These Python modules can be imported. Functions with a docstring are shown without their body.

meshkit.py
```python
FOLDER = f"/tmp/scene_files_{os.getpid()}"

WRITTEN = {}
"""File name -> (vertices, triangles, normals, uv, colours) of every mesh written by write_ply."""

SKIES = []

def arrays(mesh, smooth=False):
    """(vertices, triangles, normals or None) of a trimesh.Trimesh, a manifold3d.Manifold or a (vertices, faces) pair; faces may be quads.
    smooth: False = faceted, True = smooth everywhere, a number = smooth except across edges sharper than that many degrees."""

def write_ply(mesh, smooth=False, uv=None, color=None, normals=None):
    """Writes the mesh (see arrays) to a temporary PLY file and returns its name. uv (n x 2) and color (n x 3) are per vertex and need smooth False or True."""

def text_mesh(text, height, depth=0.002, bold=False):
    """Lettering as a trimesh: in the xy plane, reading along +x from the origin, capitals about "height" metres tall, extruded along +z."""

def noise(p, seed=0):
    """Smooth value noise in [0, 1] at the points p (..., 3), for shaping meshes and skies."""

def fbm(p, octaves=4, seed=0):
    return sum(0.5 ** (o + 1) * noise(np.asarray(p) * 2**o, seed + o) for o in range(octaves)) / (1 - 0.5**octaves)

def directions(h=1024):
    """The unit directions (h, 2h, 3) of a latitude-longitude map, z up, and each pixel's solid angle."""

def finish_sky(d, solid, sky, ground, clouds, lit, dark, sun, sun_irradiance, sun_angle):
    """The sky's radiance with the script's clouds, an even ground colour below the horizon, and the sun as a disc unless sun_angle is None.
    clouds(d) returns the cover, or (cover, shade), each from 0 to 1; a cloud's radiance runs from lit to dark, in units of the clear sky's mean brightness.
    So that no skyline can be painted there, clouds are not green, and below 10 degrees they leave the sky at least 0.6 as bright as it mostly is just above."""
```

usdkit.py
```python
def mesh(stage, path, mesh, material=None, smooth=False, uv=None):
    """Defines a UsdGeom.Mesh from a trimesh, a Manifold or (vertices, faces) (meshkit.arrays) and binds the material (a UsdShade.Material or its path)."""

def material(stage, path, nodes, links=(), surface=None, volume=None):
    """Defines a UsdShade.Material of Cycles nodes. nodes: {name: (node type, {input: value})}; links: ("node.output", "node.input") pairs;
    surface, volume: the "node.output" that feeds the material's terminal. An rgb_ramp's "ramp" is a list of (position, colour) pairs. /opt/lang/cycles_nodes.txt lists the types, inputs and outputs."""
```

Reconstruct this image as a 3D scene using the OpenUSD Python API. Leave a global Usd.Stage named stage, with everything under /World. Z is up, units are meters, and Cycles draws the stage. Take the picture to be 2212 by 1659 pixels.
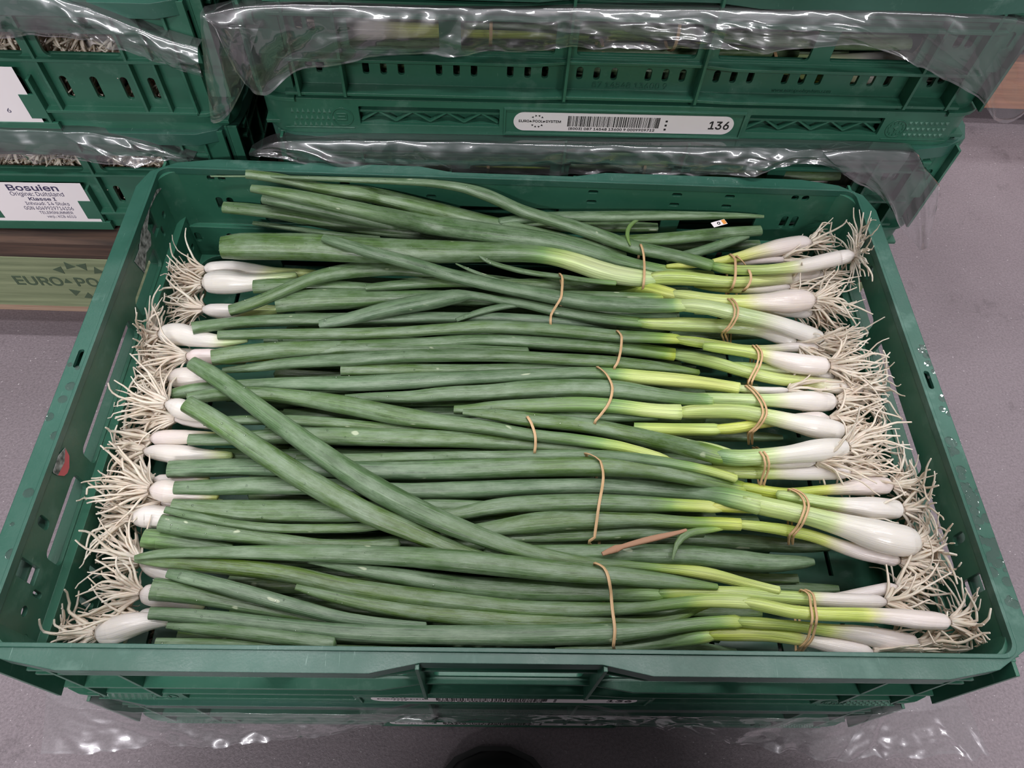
import math, random
import numpy as np, trimesh, manifold3d as m3, usdkit, meshkit
from pxr import Usd, UsdGeom, UsdLux, UsdShade, Sdf, Gf, Vt
from scipy.interpolate import PchipInterpolator
rng = np.random.default_rng(11)
stage = Usd.Stage.CreateInMemory()
UsdGeom.SetStageUpAxis(stage, 'Z'); UsdGeom.SetStageMetersPerUnit(stage, 1.0)
world = UsdGeom.Xform.Define(stage, '/World'); stage.SetDefaultPrim(world.GetPrim())

# ------------------------------------------------------------------ camera, light, exposure
CAM = np.array([-0.0183, -0.2825, 0.6857]); PITCH, YAW, ROLL = 1.0038, 0.0664, 0.0806
fwd = np.array([math.sin(YAW)*math.cos(PITCH), math.cos(YAW)*math.cos(PITCH), -math.sin(PITCH)])
r0 = np.cross(fwd, [0, 0, 1.0]); r0 /= np.linalg.norm(r0); u0 = np.cross(r0, fwd)
rt = r0*math.cos(ROLL) + u0*math.sin(ROLL); up = -r0*math.sin(ROLL) + u0*math.cos(ROLL)
cam = UsdGeom.Camera.Define(stage, '/World/camera')
cam.CreateHorizontalApertureAttr(36.0); cam.CreateVerticalApertureAttr(27.0)
cam.CreateFocalLengthAttr(36.0*1600.07/2212)
cam.CreateClippingRangeAttr(Gf.Vec2f(0.02, 100))
cam.CreateExposureAttr(0.52)
M = np.eye(4); M[0, :3] = rt; M[1, :3] = up; M[2, :3] = -fwd; M[3, :3] = CAM
cam.AddTransformOp().Set(Gf.Matrix4d(*M.ravel().tolist()))
dome = UsdLux.DomeLight.Define(stage, '/World/store_ambience')
dome.CreateIntensityAttr(0.05); dome.CreateColorAttr(Gf.Vec3f(1.0, 0.965, 0.985))
def tube_lamp(name, x, y, z, lx, ly, power, col=(1, 0.972, 0.985)):
    L = UsdLux.RectLight.Define(stage, '/World/' + name)
    L.CreateWidthAttr(lx); L.CreateHeightAttr(ly); L.CreateIntensityAttr(power); L.CreateColorAttr(Gf.Vec3f(*col))
    L.AddTranslateOp().Set(Gf.Vec3d(x, y, z))
    return L
# rows of ceiling lamps of the store: one row behind the stacks, one over them, one behind the customer
tube_lamp('ceiling_lamp', 0.3, 1.50, 2.7, 3.6, 0.11, 26)
tube_lamp('ceiling_lamp_001', 0.1, 0.15, 2.7, 3.6, 0.11, 25)
tube_lamp('ceiling_lamp_002', 0.0, -0.80, 2.7, 1.2, 0.11, 56)
tube_lamp('ceiling_lamp_003', 0.0, -3.00, 2.6, 3.0, 0.14, 120)

# ------------------------------------------------------------------ helpers
def numbered(path):
    if not stage.GetPrimAtPath(path): return path
    k = 1
    while stage.GetPrimAtPath(f'{path}_{k:03d}'): k += 1
    return f'{path}_{k:03d}'
def pathof(parent): return str(parent.GetPath()) if parent is not None else '/World'
def tag(p, label=None, cat=None, group=None, kind=None):
    for k, v in (('label', label), ('category', cat), ('group', group), ('kind', kind)):
        if v: p.SetCustomDataByKey(k, v)
    return p
def thing(name, label, cat, loc=(0, 0, 0), rotz=0.0, group=None):
    x = UsdGeom.Xform.Define(stage, numbered('/World/' + name))
    x.AddTranslateOp().Set(Gf.Vec3d(*loc)); x.AddRotateZOp().Set(rotz)
    return tag(x.GetPrim(), label, cat, group)
BASE = {}      # things whose parts are modelled in world coordinates: their base point is taken off the parts and put on the Xform
def thing_at(name, label, cat, base, group=None):
    t = thing(name, label, cat, base, 0.0, group); BASE[str(t.GetPath())] = np.array(base, float); return t
def obj(name, mesh, mat, parent=None, smooth=False, pv=None):
    m = usdkit.mesh(stage, numbered(pathof(parent) + '/' + name), mesh, mat, smooth=smooth)
    top = '/'.join(str(m.GetPath()).split('/')[:3])
    if top in BASE: m.GetPointsAttr().Set(Vt.Vec3fArray.FromNumpy((np.array(m.GetPointsAttr().Get()) - BASE[top]).astype(np.float32)))
    if pv:
        api = UsdGeom.PrimvarsAPI(m)
        for k, v in pv.items():
            v = np.asarray(v, np.float32)
            if v.ndim == 1: api.CreatePrimvar(k, Sdf.ValueTypeNames.FloatArray, 'vertex').Set(Vt.FloatArray.FromNumpy(v))
            else: api.CreatePrimvar(k, Sdf.ValueTypeNames.Vector3fArray, 'vertex').Set(Vt.Vec3fArray.FromNumpy(v))
    return m.GetPrim()
def copy(src, name, label, cat, loc, rotz=0.0, group=None, inst=True):
    t = thing(name, label, cat, loc, rotz, group)
    t.GetReferences().AddInternalReference(Sdf.Path(src)); t.SetInstanceable(inst)
    return t
def box(x0, x1, y0, y1, z0, z1): return m3.Manifold.cube([x1-x0, y1-y0, z1-z0]).translate([x0, y0, z0])
def union(l): return m3.Manifold.batch_boolean(l, m3.OpType.Add)
def prism(pts, z0, z1):
    a = np.array(pts, float)
    if np.sum(a[:, 0]*np.roll(a[:, 1], -1) - np.roll(a[:, 0], -1)*a[:, 1]) < 0: a = a[::-1]
    return m3.CrossSection([a]).extrude(z1 - z0).translate([0, 0, z0])
def rrect(hx, hy, r, n=6):
    out = []
    for cx, cy, a0 in ((hx-r, hy-r, 0), (-hx+r, hy-r, 90), (-hx+r, -hy+r, 180), (hx-r, -hy+r, 270)):
        for k in range(n+1):
            a = math.radians(a0 + 90*k/n); out.append((cx + r*math.cos(a), cy + r*math.sin(a)))
    return out
def slot_xz(cx, cz, hx, hz, r, y0, y1):     # a rounded hole through a wall that faces y
    return prism([(cx+a, -(cz+b)) for a, b in rrect(hx, hz, r, 4)], 0, y1-y0).rotate([-90, 0, 0]).translate([0, y0, 0])

# ------------------------------------------------------------------ materials
def mat(name, nodes, links, surface='p.BSDF'): return usdkit.material(stage, '/World/Looks/' + name, nodes, links, surface=surface)
def plain(name, col, rough=0.5, **k): return mat(name, {'p': ('principled_bsdf', dict(base_color=col, roughness=rough, **k))}, [])
def plastic(name, a, b, worn):
    return mat(name, {
        'tc': ('geometry', {}), 'n': ('noise_texture', {'scale': 9.0, 'detail': 4.0}),
        'r': ('rgb_ramp', {'ramp': [(0.35, a), (0.7, b)]}),
        'mp': ('mapping', {'scale': (900.0, 60.0, 300.0), 'rotation': (0.2, 0.1, 0.6)}),
        'sc': ('noise_texture', {'scale': 1.0, 'detail': 2.0, 'distortion': 0.6}),
        'sr': ('rgb_ramp', {'ramp': [(0.70, (0, 0, 0)), (0.80, (0.6, 0.6, 0.6))]}),
        'pn': ('noise_texture', {'scale': 26.0, 'detail': 5.0, 'roughness': 0.65}),
        'pr': ('rgb_ramp', {'ramp': [(0.58, (0, 0, 0)), (0.74, (0.45, 0.45, 0.45))]}),
        'ad': ('mix', {'mix_type': 'add', 'fac': 1.0}), 'ab': ('rgb_to_bw', {}),
        'm': ('mix', {'color2': worn}),
        'rr': ('map_range', {'from_min': 0.3, 'from_max': 0.7, 'to_min': 0.26, 'to_max': 0.46}),
        'bv': ('bevel', {'samples': 4, 'radius': 0.0007}),
        'bn': ('noise_texture', {'scale': 700.0, 'detail': 2.0}),
        'b': ('bump', {'strength': 0.12, 'distance': 0.0004}),
        'p': ('principled_bsdf', {'specular_ior_level': 0.5})},
        [('tc.position', 'n.vector'), ('tc.position', 'mp.vector'), ('mp.vector', 'sc.vector'), ('tc.position', 'pn.vector'), ('tc.position', 'bn.vector'),
         ('n.fac', 'r.fac'), ('sc.fac', 'sr.fac'), ('pn.fac', 'pr.fac'), ('sr.color', 'ad.color1'), ('pr.color', 'ad.color2'), ('ad.color', 'ab.color'),
         ('ab.val', 'm.fac'), ('r.color', 'm.color1'), ('m.color', 'p.base_color'), ('pn.fac', 'rr.value'), ('rr.result', 'p.roughness'),
         ('bn.fac', 'b.height'), ('bv.bevel', 'b.normal'), ('b.normal', 'p.normal')])
GREEN = plastic('crate_green', (0.023, 0.105, 0.065), (0.032, 0.135, 0.088), (0.14, 0.26, 0.205))
RIM = plastic('crate_rim_green', (0.018, 0.082, 0.056), (0.038, 0.122, 0.092), (0.17, 0.28, 0.24))
GRIP = plastic('crate_worn_grip', (0.050, 0.150, 0.105), (0.110, 0.230, 0.175), (0.30, 0.42, 0.36))
def plant(name, stops, bloom, rough, sub, streak):
    return mat(name, {
        'g': ('attribute', {'attribute': 'grad'}), 'f': ('attribute', {'attribute': 'flow'}),
        'mp': ('mapping', {'scale': (900.0, 900.0, 14.0)}), 'st': ('noise_texture', {'scale': 1.0, 'detail': 3.0, 'roughness': 0.6}),
        'gm': ('mapping', {'scale': (150.0, 150.0, 22.0)}), 'gn': ('noise_texture', {'scale': 1.0, 'detail': 2.0}),
        'gs': ('math', {'math_type': 'multiply_add', 'value2': 0.22, 'value3': -0.11}), 'ga': ('math', {'math_type': 'add', 'use_clamp': True}),
        'r': ('rgb_ramp', {'ramp': stops}),
        'gw': ('map_range', {'from_min': 0.0, 'from_max': 0.5, 'to_min': 0.05, 'to_max': 1.0, 'clamp': True}),
        'sr': ('map_range', {'from_min': 0.3, 'from_max': 0.7, 'to_min': 1 - streak, 'to_max': 1 + streak}),
        's1': ('math', {'math_type': 'subtract', 'value2': 1.0}), 's2': ('math', {'math_type': 'multiply'}), 's3': ('math', {'math_type': 'add', 'value2': 1.0}),
        'v': ('hsv', {'hue': 0.5, 'saturation': 1.0, 'fac': 1.0}), 'om': ('mapping', {'scale': (9.0, 9.0, 2.5)}), 'on': ('noise_texture', {'scale': 1.0, 'detail': 1.0}), 'orr': ('map_range', {'from_min': 0.35, 'from_max': 0.65, 'to_min': 0.475, 'to_max': 0.525}), 'osr': ('map_range', {'from_min': 0.35, 'from_max': 0.65, 'to_min': 1.15, 'to_max': 0.75}),
        'bm': ('mapping', {'scale': (150.0, 150.0, 40.0)}), 'bl': ('noise_texture', {'scale': 1.0, 'detail': 6.0, 'roughness': 0.70}),
        'br': ('rgb_ramp', {'ramp': [(0.40, (0, 0, 0)), (0.66, (0.85, 0.85, 0.85))]}), 'bw': ('rgb_to_bw', {}),
        'gm2': ('map_range', {'from_min': 0.75, 'from_max': 1.0, 'to_min': 0.0, 'to_max': 1.0, 'clamp': True}), 'bmx': ('math', {'math_type': 'multiply'}),
        'm': ('mix', {'color2': bloom}),
        'vm': ('mapping', {'scale': (110.0, 110.0, 60.0)}), 'vo': ('voronoi_texture', {'scale': 1.0}) if False else ('noise_texture', {'scale': 1.0, 'detail': 1.0}),
        'vr': ('rgb_ramp', {'ramp': [(0.755, (0, 0, 0)), (0.78, (0.7, 0.7, 0.7))]}), 'vb': ('rgb_to_bw', {}), 'vx': ('math', {'math_type': 'multiply'}),
        'm2': ('mix', {'color2': (0.52, 0.58, 0.40)}),
        'b': ('bump', {'strength': 0.5, 'distance': 0.0007}),
        'p': ('principled_bsdf', {'roughness': rough, 'specular_ior_level': 0.5, 'subsurface_weight': sub, 'subsurface_scale': 0.004, 'subsurface_radius': (1.0, 0.8, 0.5)})},
        [('f.vector', 'mp.vector'), ('mp.vector', 'st.vector'), ('f.vector', 'gm.vector'), ('gm.vector', 'gn.vector'), ('gn.fac', 'gs.value1'),
         ('g.fac', 'ga.value1'), ('gs.value', 'ga.value2'), ('g.fac', 'gw.value'),
         ('ga.value', 'r.fac'), ('st.fac', 'sr.value'), ('sr.result', 's1.value1'), ('s1.value', 's2.value1'), ('gw.result', 's2.value2'), ('s2.value', 's3.value1'),
         ('s3.value', 'v.value'), ('f.vector', 'om.vector'), ('om.vector', 'on.vector'), ('on.fac', 'orr.value'), ('orr.result', 'v.hue'), ('on.fac', 'osr.value'), ('osr.result', 'v.saturation'), ('r.color', 'v.color'),
         ('f.vector', 'bm.vector'), ('bm.vector', 'bl.vector'), ('bl.fac', 'br.fac'), ('br.color', 'bw.color'), ('g.fac', 'gm2.value'), ('bw.val', 'bmx.value1'), ('gm2.result', 'bmx.value2'),
         ('bmx.value', 'm.fac'), ('v.color', 'm.color1'),
         ('f.vector', 'vm.vector'), ('vm.vector', 'vo.vector'), ('vo.fac', 'vr.fac'), ('vr.color', 'vb.color'), ('vb.val', 'vx.value1'), ('gm2.result', 'vx.value2'),
         ('vx.value', 'm2.fac'), ('m.color', 'm2.color1'), ('m2.color', 'p.base_color'),
         ('st.fac', 'b.height'), ('b.normal', 'p.normal')])
STOPS = [(0.0, (0.66, 0.595, 0.55)), (0.10, (0.66, 0.605, 0.52)), (0.24, (0.60, 0.60, 0.35)), (0.38, (0.50, 0.58, 0.20)), (0.52, (0.35, 0.47, 0.12)), (0.72, (0.15, 0.28, 0.075)), (1.0, (0.063, 0.128, 0.042))]
PLANT = plant('spring_onion_skin', STOPS, (0.182, 0.260, 0.165), 0.34, 0.05, 0.40)
BULB = plant('spring_onion_bulb', STOPS, (0.150, 0.235, 0.160), 0.21, 0.25, 0.42)
DRY = plain('dried_leaf_brown', (0.36, 0.20, 0.12), 0.7)
ROOT = mat('root_fibre', {'g': ('geometry', {}), 'n': ('noise_texture', {'scale': 60.0, 'detail': 2.0}), 'r': ('rgb_ramp', {'ramp': [(0.3, (0.58, 0.46, 0.36)), (0.7, (0.72, 0.63, 0.53))]}),
    'p': ('principled_bsdf', {'roughness': 0.6, 'subsurface_weight': 0.15, 'subsurface_scale': 0.003})}, [('g.position', 'n.vector'), ('n.fac', 'r.fac'), ('r.color', 'p.base_color')])
RUBBER = plain('rubber_band_tan', (0.55, 0.36, 0.19), 0.5)
PAPER = plain('white_label_paper', (0.80, 0.75, 0.77), 0.5)
INK = plain('label_ink', (0.02, 0.018, 0.02), 0.6)
INK_BLUE = plain('card_ink', (0.05, 0.045, 0.10), 0.6)
BLACK = plain('shoe_black', (0.008, 0.008, 0.009), 0.45)
SOLE = plain('shoe_sole_black', (0.014, 0.014, 0.015), 0.6)
RED = plain('sticker_red', (0.62, 0.11, 0.13), 0.45)
RESIDUE = mat('paper_residue', {'g': ('geometry', {}), 'n': ('noise_texture', {'scale': 220.0, 'detail': 5.0}), 'r': ('rgb_ramp', {'ramp': [(0.35, (0.05, 0.06, 0.055)), (0.68, (0.42, 0.43, 0.42))]}),
    'p': ('principled_bsdf', {'roughness': 0.8})}, [('g.position', 'n.vector'), ('n.fac', 'r.fac'), ('r.color', 'p.base_color')])
FLOOR = mat('floor_speckled', {'g': ('geometry', {}),
    'n': ('noise_texture', {'scale': 5.0, 'detail': 6.0, 'roughness': 0.6}), 'r': ('rgb_ramp', {'ramp': [(0.3, (0.165, 0.137, 0.152)), (0.7, (0.207, 0.174, 0.192))]}),
    'f': ('noise_texture', {'scale': 420.0, 'detail': 4.0, 'roughness': 0.7}), 'fr': ('rgb_ramp', {'ramp': [(0.3, (0.72, 0.72, 0.72)), (0.62, (1.12, 1.12, 1.12))]}),
    'mm': ('mix', {'mix_type': 'multiply', 'fac': 1.0}),
    'v': ('noise_texture', {'scale': 330.0, 'detail': 1.0}), 'vr': ('rgb_ramp', {'ramp': [(0.735, (0, 0, 0)), (0.77, (0.75, 0.75, 0.75))]}), 'vb': ('rgb_to_bw', {}),
    'm': ('mix', {'color2': (0.50, 0.46, 0.48)}),
    'd': ('noise_texture', {'scale': 12.0, 'detail': 7.0, 'roughness': 0.75}), 'dr': ('rgb_ramp', {'ramp': [(0.30, (0.55, 0.55, 0.55)), (0.42, (1, 1, 1))]}),
    'm2': ('mix', {'mix_type': 'multiply', 'fac': 0.8}),
    'b': ('bump', {'strength': 0.6, 'distance': 0.0012}),
    'p': ('principled_bsdf', {'roughness': 0.42, 'specular_ior_level': 0.4})},
    [('g.position', 'n.vector'), ('g.position', 'f.vector'), ('g.position', 'v.vector'), ('g.position', 'd.vector'), ('n.fac', 'r.fac'), ('f.fac', 'fr.fac'), ('r.color', 'mm.color1'), ('fr.color', 'mm.color2'),
     ('v.fac', 'vr.fac'), ('vr.color', 'vb.color'), ('vb.val', 'm.fac'), ('mm.color', 'm.color1'), ('d.fac', 'dr.fac'), ('m.color', 'm2.color1'), ('dr.color', 'm2.color2'), ('m2.color', 'p.base_color'), ('f.fac', 'b.height'), ('b.normal', 'p.normal')])
def wood(name, a, b, sc=(6.0, 90.0, 160.0)):
    return mat(name, {'g': ('geometry', {}), 'mp': ('mapping', {'scale': sc}), 'n': ('noise_texture', {'scale': 1.0, 'detail': 6.0, 'roughness': 0.6, 'distortion': 0.4}),
        'r': ('rgb_ramp', {'ramp': [(0.3, a), (0.7, b)]}), 'bu': ('bump', {'strength': 0.4, 'distance': 0.001}), 'p': ('principled_bsdf', {'roughness': 0.75})},
        [('g.position', 'mp.vector'), ('mp.vector', 'n.vector'), ('n.fac', 'r.fac'), ('r.color', 'p.base_color'), ('n.fac', 'bu.height'), ('bu.normal', 'p.normal')])
WOOD = wood('pallet_wood_brown', (0.020, 0.013, 0.011), (0.100, 0.056, 0.038))
WOODG = wood('pallet_board_green_paint', (0.120, 0.150, 0.080), (0.235, 0.270, 0.155))
WOODR = wood('raw_splintered_wood', (0.30, 0.19, 0.13), (0.50, 0.36, 0.27))
WOODO = wood('orange_brown_board', (0.20, 0.085, 0.045), (0.38, 0.17, 0.09))
PINK = plain('pale_red_carton', (0.55, 0.23, 0.22), 0.6)
GREENINK = plain('stencil_dark_green', (0.050, 0.078, 0.045), 0.8)
FILM = mat('clear_film', {'f': ('fresnel', {'IOR': 1.5}), 'fm': ('math', {'math_type': 'multiply_add', 'value2': 1.9, 'value3': 0.0, 'use_clamp': True}),
    't': ('transparent_bsdf', {'color': (0.93, 0.93, 0.935)}) , 'gl': ('glossy_bsdf', {'color': (1, 1, 1), 'roughness': 0.05}),
    'd': ('translucent_bsdf', {'color': (0.8, 0.78, 0.82)}), 'd2': ('diffuse_bsdf', {'color': (0.8, 0.78, 0.82)}), 'dd': ('mix_closure', {'fac': 0.5}), 'sh': ('glossy_bsdf', {'color': (0.96, 0.95, 1.0), 'roughness': 0.32}), 'd3': ('mix_closure', {'fac': 0.55}),
    'h': ('mix_closure', {'fac': 0.12}), 's': ('mix_closure', {})},
    [('f.fac', 'fm.value1'), ('fm.value', 's.fac'), ('d.BSDF', 'dd.closure1'), ('d2.BSDF', 'dd.closure2'), ('dd.closure', 'd3.closure1'), ('sh.BSDF', 'd3.closure2'), ('t.BSDF', 'h.closure1'), ('d3.closure', 'h.closure2'), ('h.closure', 's.closure1'), ('gl.BSDF', 's.closure2')], surface='s.closure')
WATER = mat('water', {'n': ('noise_texture', {'scale': 90.0, 'detail': 2.0}), 'b': ('bump', {'strength': 0.35, 'distance': 0.002}), 'f': ('fresnel', {'IOR': 1.33}), 'fm': ('math', {'math_type': 'multiply_add', 'value2': 1.6, 'value3': 0.05, 'use_clamp': True}),
    't': ('transparent_bsdf', {'color': (0.97, 0.98, 0.98)}), 'gl': ('glossy_bsdf', {'color': (1, 1, 1), 'roughness': 0.03}), 's': ('mix_closure', {}), 'g': ('geometry', {})},
    [('g.position', 'n.vector'), ('n.fac', 'b.height'), ('b.normal', 'gl.normal'), ('f.fac', 'fm.value1'), ('fm.value', 's.fac'), ('t.BSDF', 's.closure1'), ('gl.BSDF', 's.closure2')], surface='s.closure')

# ------------------------------------------------------------------ the setting
floor = trimesh.creation.box([7, 7, 0.02]); floor.apply_translation([0, 1, -0.01])
tag(obj('floor', floor, FLOOR), kind='structure')

# ------------------------------------------------------------------ one crate (600 x 400 x 130 mm), a class that every crate refers to
CRATE = '/World/crate_model'
cls = stage.CreateClassPrim(CRATE); 
UsdGeom.Xform.Define(stage, CRATE); cls.SetSpecifier(Sdf.SpecifierClass)
def recessed(xh, y_out, y_mid, y_in, xa=0.052, xb=0.078):      # a ledge seen from above, its edge set back in the middle
    return [(-xh, y_out), (-xb, y_out), (-xa, y_mid), (xa, y_mid), (xb, y_out), (xh, y_out), (xh, y_in), (-xh, y_in)]
def long_wall():
    add = [box(-.287, .287, -.1895, -.1868, .068, .1285), box(-.281, .281, -.1838, -.1810, .031, .070), box(-.287, .287, -.1895, -.181, .0672, .0696)]
    for z, yo in ((.0370, -.1958), (.0672, -.1978), (.1020, -.1972), (.1120, -.1972)):
        add.append(prism(recessed(.268, yo, yo + (.004 if z > .05 else .0015), -.1815 if z < .05 else -.187), z, z + .0024))
    for x in (.052, .222, .257, .2855):
        for s in (-1, 1):
            add.append(box(s*x - .0011, s*x + .0011, -.1974, -.187, .0675, .128)); add.append(box(s*x - .0011, s*x + .0011, -.1974, -.1815, .037, .069))
    w = union(add); cut = []
    for x, hx in ((0, .0455), (.097, .035), (-.097, .035), (.181, .033), (-.181, .033)):
        cut.append(slot_xz(x, .0857, hx, .0140, .004, -.1905, -.186))
    for c in (.027, .081, .136, .192):
        for d in (-.0135, 0, .0135):
            for s in (-1, 1): cut.append(slot_xz(s*c + d, .0535, .0025, .0055, .0024, -.185, -.18))
    for x in (.241, -.241): cut.append(slot_xz(x, .0545, .0022, .006, .002, -.185, -.18))
    for x in (.277, .2485, -.277, -.2485, .2395, -.2395):
        cut.append(slot_xz(x, .0935, .0028, .007, .0026, -.1905, -.186))
        cut.append(slot_xz(x, .0575, .0028, .0055, .0026, -.185, -.18))
        cut.append(slot_xz(x, .1215, .0030, .0030, .0026, -.1905, -.186))
    for x in (.068, .139, .184): 
        for s in (-1, 1):
            for z in (.1205, .1095): cut.append(slot_xz(s*x, z, .0042, .0017, .0016, -.1905, -.186))
    return w - union(cut)
def end_wall(zl=.0300, zm=.0770, zs=.0480, zw=.0915, dz=0.0, o=0.0, lo=0.0):      # built facing -y, 380 long, then turned
    add = [box(-.187, .187, -.2895 - o, -.2868 - o, zm + .001, .1285 + dz), box(-.181, .181, -.2838 - lo, -.2810 - lo, zl - .003, zm + .003), box(-.187, .187, -.2895 - o, -.281 - lo, zm - .0005, zm + .003)]
    for z in (zl, zm, .1045 + dz): add.append(box(-.170, .170, -.2978, -.2815 if z < .05 else -.287, z, z + .0024))
    for v in (.064, .131, .150, .170):
        for s in (-1, 1):
            add.append(box(s*v - .0011, s*v + .0011, -.2974, -.287, zm, .128 + dz)); add.append(box(s*v - .0011, s*v + .0011, -.2974, -.2815, zl + .001, zm + .001))
    for v in (.085, .1085):
        for s in (-1, 1): add.append(box(s*v - .0007, s*v + .0007, -.290, -.2835, zl + .001, zm))
    # card holder: two side clips and a tray lip
    for s in (-1, 1): add.append(box(s*.0445 - .007, s*.0445 + .007, -.2985, -.2965, .014, .036)); add.append(box(s*.0505 - .0012, s*.0505 + .0012, -.2985, -.2835, .010, zm - .015))
    add.append(box(-.056, .056, -.2990, -.2965, .0005, .010)); add.append(box(-.056, .056, -.2975, -.2815, .0005, .003))
    w = union(add); cut = []
    for v, hv in ((0, .0565), (.1, .0285), (-.1, .0285)): cut.append(slot_xz(v, zw, hv, .0100, .005, -.2905 - o, -.286 - o))
    for v in (.018, .040, .074, .097, .120, .141):
        for s in (-1, 1): cut.append(slot_xz(s*v, zs, .0027, .0100, .0025, -.285 - lo, -.28 - lo))
    for s in (-1, 1):
        cut.append(slot_xz(s*.1115, .1150 + dz, .0034, .0065, .0032, -.2905 - o, -.286)); cut.append(slot_xz(s*.1415, .1130 + dz, .0055, .0105, .0008, -.2905, -.286))
        cut.append(slot_xz(s*.150, .0960 + dz, .0020, .0050, .0018, -.2905, -.286)); cut.append(slot_xz(s*.162, .1030 + dz, .0030, .0030, .0026, -.2905, -.286)); cut.append(slot_xz(s*.176, .0930 + dz, .0030, .0030, .0026, -.2905, -.286))
        cut.append(slot_xz(s*.160, zs + .004, .0030, .0030, .0026, -.285, -.28)); cut.append(slot_xz(s*.172, zs + .006, .0028, .0030, .0026, -.285, -.28))
    return w - union(cut)
half = [(-.3, -.0), (-.3, -.166), (-.2935, -.1835), (-.2748, -.1945), (-.2443, -.2), (-.078, -.2), (-.050, -.1942)]
outl = half + [(-x, y) for x, y in half[::-1]]
outl = outl + [(-x, -y) for x, y in outl[1:-1]]
def ring(out_pts, hx, hy, r, z0, z1): return prism(out_pts, z0, z1) - prism(rrect(hx, hy, r), z0 - .01, z1 + .01)
def inset(pts, d):
    a = np.array(pts, float)
    return m3.CrossSection([a if np.sum(a[:, 0]*np.roll(a[:, 1], -1) - np.roll(a[:, 0], -1)*a[:, 1]) > 0 else a[::-1]]).offset(-d, m3.JoinType.Miter, 2.0)
rim = ring(outl, .2865, .1865, .008, .1272, .1300) + (prism(outl, .1185, .1300) - inset(outl, .0020).extrude(.03).translate([0, 0, .11]))
rim = rim + (ring(rrect(.2885, .1885, .009), .2862, .1862, .008, .1255, .1316))
for s in (-1, 1): rim = rim - prism([(s*.2935 + a, b) for a, b in rrect(.0019, .0075, .0018, 4)], .12, .14)
obj('rim', rim, RIM, cls, 35)
lw = long_wall(); ew = end_wall()
obj('long_wall', lw, GREEN, cls, 35); obj('long_wall', lw.rotate([0, 0, 180]), GREEN, cls, 35)
obj('end_wall', ew.rotate([0, 0, -90]), GREEN, cls, 35); obj('end_wall', ew.rotate([0, 0, 90]), GREEN, cls, 35)
post = prism(rrect(.2905, .1905, .022), .030, .1275) - prism(rrect(.2874, .1874, .018), 0, .2)
for sx in (-1, 1):
    for sy in (-1, 1):
        q = box(*sorted((sx*.262, sx*.31)), *sorted((sy*.168, sy*.21)), 0, .2)
        fl_ = prism(rrect(.2965, .1965, .028), .031, .0345) - prism(rrect(.28, .18, .018), 0, .2)
        obj('corner_post', (post + fl_) ^ q, GREEN, cls, 35)
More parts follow.
